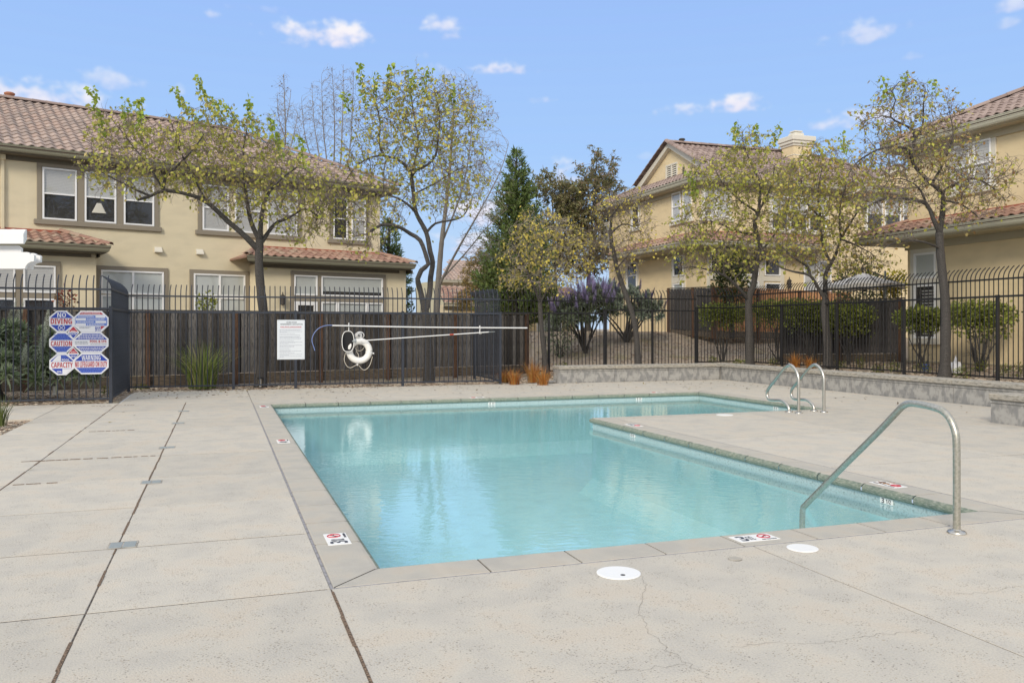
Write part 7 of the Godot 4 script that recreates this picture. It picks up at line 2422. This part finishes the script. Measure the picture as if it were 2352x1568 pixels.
	for k in 8:
		var a0 := TAU * (k + 0.5) / 8
		var a1 := TAU * (k + 1.5) / 8
		var ax := Vector3(0, 2.70, 0)
		var p0 := Vector3(cos(a0) * 1.28, 2.28, sin(a0) * 1.28)
		var p1 := Vector3(cos(a1) * 1.28, 2.28, sin(a1) * 1.28)
		var pm := (p0 + p1) * 0.5 + Vector3(0, 0.045, 0)
		for q in 4:
			var f0 := q / 4.0
			var f1 := (q + 1) / 4.0
			for e in [[p0, pm], [pm, p1]]:
				var w0: Vector3 = ax.lerp(e[0], f0) - Vector3(0, sin(f0 * PI) * 0.02, 0)
				var w1: Vector3 = ax.lerp(e[1], f0) - Vector3(0, sin(f0 * PI) * 0.02, 0)
				var w2: Vector3 = ax.lerp(e[1], f1) - Vector3(0, sin(f1 * PI) * 0.02, 0)
				var w3: Vector3 = ax.lerp(e[0], f1) - Vector3(0, sin(f1 * PI) * 0.02, 0)
				b.quad(w0, w1, w2, w3, (Vector3(0, 1.2, 0) + Vector3(w2.x, 0, w2.z)).normalized())
		for e in [[p0, pm], [pm, p1]]:
			b.quad(e[0], e[1], e[1] - Vector3(0, 0.11, 0), e[0] - Vector3(0, 0.11, 0), Vector3(p0.x + p1.x, 0, p0.z + p1.z).normalized())
		under.pipe([Vector3(0, 2.86, 0), p0 - Vector3(0, 0.02, 0)], 0.012, 5)
		under.pipe([Vector3(0, 2.1, 0), ax.lerp(p0, 0.5) - Vector3(0, 0.08, 0)], 0.009, 5)
	put("canopy", b.mesh(), M.canvas, t)
	put("ribs", under.mesh(), M.lamp_body, t)
	b = MB.new()
	b.pipe([Vector3(0, 0, 0), Vector3(0, 2.95, 0)], 0.024, 10)
	put("mast", b.mesh(), M.lamp_body, t)
	b = MB.new()
	b.pipe([Vector3(0, 0, 0), Vector3(0, 2.75, 0)], 0.03, 8)
	var gp := spot(2034, 700, 25.2)
	gp.y = 0.4
	tag(put("metal_post", b.mesh(), M.grey_plastic, null, Transform3D(Basis(), gp)), "plain grey metal post standing in front of the garden umbrella", "post")
	# white pergola at the left edge
	var o := spot(0, 755, 13.0)
	o.y = 0.0
	var pg := thing("pergola", "white painted pergola with scrolled beam end at the left edge", "pergola", o)
	var Fp := Transform3D(Basis(Vector3.UP, -atan(669.0 / 1914.0)), Vector3())
	var k2 := 13.0 / FOCAL
	var bx := func(zx: float) -> float: return zx / 7.35 * 0.9408 * k2
	var by := func(zy: float) -> float: return 1.4 + (755.0 - (520.0 + zy / 7.35) * 0.9408) * k2
	b = MB.new()
	var prof := PackedVector2Array()
	for q in [[-2600, 1000], [455, 1000], [470, 950], [505, 905], [560, 875], [615, 868], [620, 760], [590, 738], [540, 738], [530, 715], [490, 702], [-2600, 702]]:
		prof.append(Vector2(bx.call(q[0]), by.call(q[1])))
	b.plate(prof, -0.025, 0.025)
	b.plate(prof, -0.20, -0.15)
	put("beam", b.mesh(), M.white_paint, pg, Fp)
	b = MB.new()
	b.plate(PackedVector2Array([Vector2(bx.call(-2600), by.call(690)), Vector2(bx.call(135), by.call(690)), Vector2(bx.call(135), by.call(590)), Vector2(bx.call(60), by.call(540)), Vector2(bx.call(-2600), by.call(540))]), -0.40, -0.35)
	put("beam", b.mesh(), M.white_paint, pg, Fp)
	for k in 5:
		b = MB.new()
		var x1: float = bx.call(278 - k * 64)
		var y1: float = by.call(332 - k * 32)
		b.rbox(Vector3(x1 - 1.5, y1 - 0.085, -0.22 - k * 0.11), Vector3(3.0, 0.17, 0.045), 0.006)
		put("rafter", b.mesh(), M.white_paint, pg, Fp)
	b = MB.new()
	b.rbox(Vector3(-1.1, 1.2, -0.0875), Vector3(0.12, 2.4, 0.12), 0.01)
	put("post", b.mesh(), M.white_paint, pg, Fp)

# ---------------------------------------------------------------- everything
func _ready() -> void:
	R.seed = 1
	make_view()
	make_materials()
	R.seed = 2
	make_ground()
	make_deck()
	make_pool()
	seat_wall("long low cast concrete seat wall with capped top round the far right of the deck", [[8.22, 13.05, -20.25, -19.88, 3, true], [13.09, 13.46, -20.25, -4.0, 6, false]])
	seat_wall("short separate concrete seat wall block at the right edge of the deck", [[10.87, 11.27, -9.4, -4.6, 2, false]])
	left_house()
	gold_house()
	right_house()
	distant_house()
	R.seed = 3
	iron_fence("slate blue iron fence at the left carrying the safety sign", [[Vector3(-6.4, 0, -17.38), Vector3(-1.97, 0, -17.38)]], Vector3(0, 0, -1), M.iron_blue, 0.117, [Vector3(-3.83, 0, -17.38), Vector3(-6.3, 0, -17.38), Vector3(-1.97, 0, -17.38)])
	iron_fence("slate blue iron fence run going straight back from the safety sign corner", [[Vector3(-1.97, 0, -17.45), Vector3(-1.97, 0, -20.55)]], Vector3(-1, 0, 0), M.iron_blue, 0.115, [])
	var dn := (F2B - F2A).normalized()
	iron_fence("slate blue iron fence along the far deck with the rules notice and life ring", [[F2A, F2B]], dn.cross(Vector3.UP) * -1.0, M.iron_blue, 0.115, [F2A, F2A + dn * 2.25, F2A + dn * 3.65, F2A + dn * 6.2, F2B])
	iron_fence("slate blue iron fence run going back behind the right ends of the poles", [[Vector3(6.70, 0, -20.1), Vector3(6.80, 0.02, -22.68)]], Vector3(-1, 0, 0), M.iron_blue, 0.115, [Vector3(6.80, 0.02, -22.7)])
	iron_fence("black stepped iron fence across the back behind the golden tree and seat wall", [[Vector3(6.84, 0.08, -22.7), Vector3(10.9, 0.08, -22.7)], [Vector3(10.9, 0.18, -22.7), Vector3(14.05, 0.18, -22.7)], [Vector3(14.05, 0.28, -22.7), Vector3(15.45, 0.28, -22.7)]], Vector3(0, 0, -1), M.iron_black, 0.115, [Vector3(9.08, 0.06, -22.7), Vector3(10.9, 0.15, -22.7), Vector3(12.5, 0.15, -22.7), Vector3(14.05, 0.25, -22.7)])
	iron_fence("black iron fence down the right side above the seat wall", [[Vector3(15.45, 0.30, -22.65), Vector3(15.4, 0.30, -9.5)]], Vector3(1, 0, 0), M.iron_black, 0.115, [Vector3(15.43, 0.28, -20.3), Vector3(15.43, 0.28, -18.0), Vector3(15.42, 0.28, -15.7), Vector3(15.41, 0.28, -13.15), Vector3(15.41, 0.28, -10.8)])
	timber_fence("timber_fence", "long weathered grey brown timber fence in front of the beige house", Vector3(-9.0, 0.0, wood_line(-9.0)), Vector3(8.98, 0.02, wood_line(8.98)), 1.82, M.timber, [0.02, 0.14, 0.27, 0.408, 0.520, 0.640, 0.745, 0.86, 0.995], Vector3(0, 0, 1), 0.26)
	timber_fence("timber_fence", "short dark grey timber fence running back beside the golden house", Vector3(17.2, 1.08, -26.6), Vector3(17.2, 1.18, -29.9), 1.85, M.timber_dark, [0.0, 0.42, 0.98], Vector3(-1, 0, 0), 0.2)
	timber_fence("timber_fence", "bright orange brown timber fence in front of the golden house windows", Vector3(17.25, 1.08, -26.6), Vector3(23.5, 0.95, -26.6), 1.85, M.timber_orange, [0.0, 0.3, 0.6, 0.9], Vector3(0, 0, 1), 0.24)
	timber_fence("timber_fence", "dark charcoal timber fence below the garden umbrella meeting the corner house", Vector3(16.5, 0.36, -21.7), Vector3(18.3, 0.46, -18.62), 1.80, M.timber_dark, [0.0, 0.5, 0.97], Vector3(-1, 0, 0.5), 0.24)
	safety_sign()
	rules_sign()
	pool_gear()
	rails()
	deck_things()
	make_trees()
	make_plants()
	make_litter()
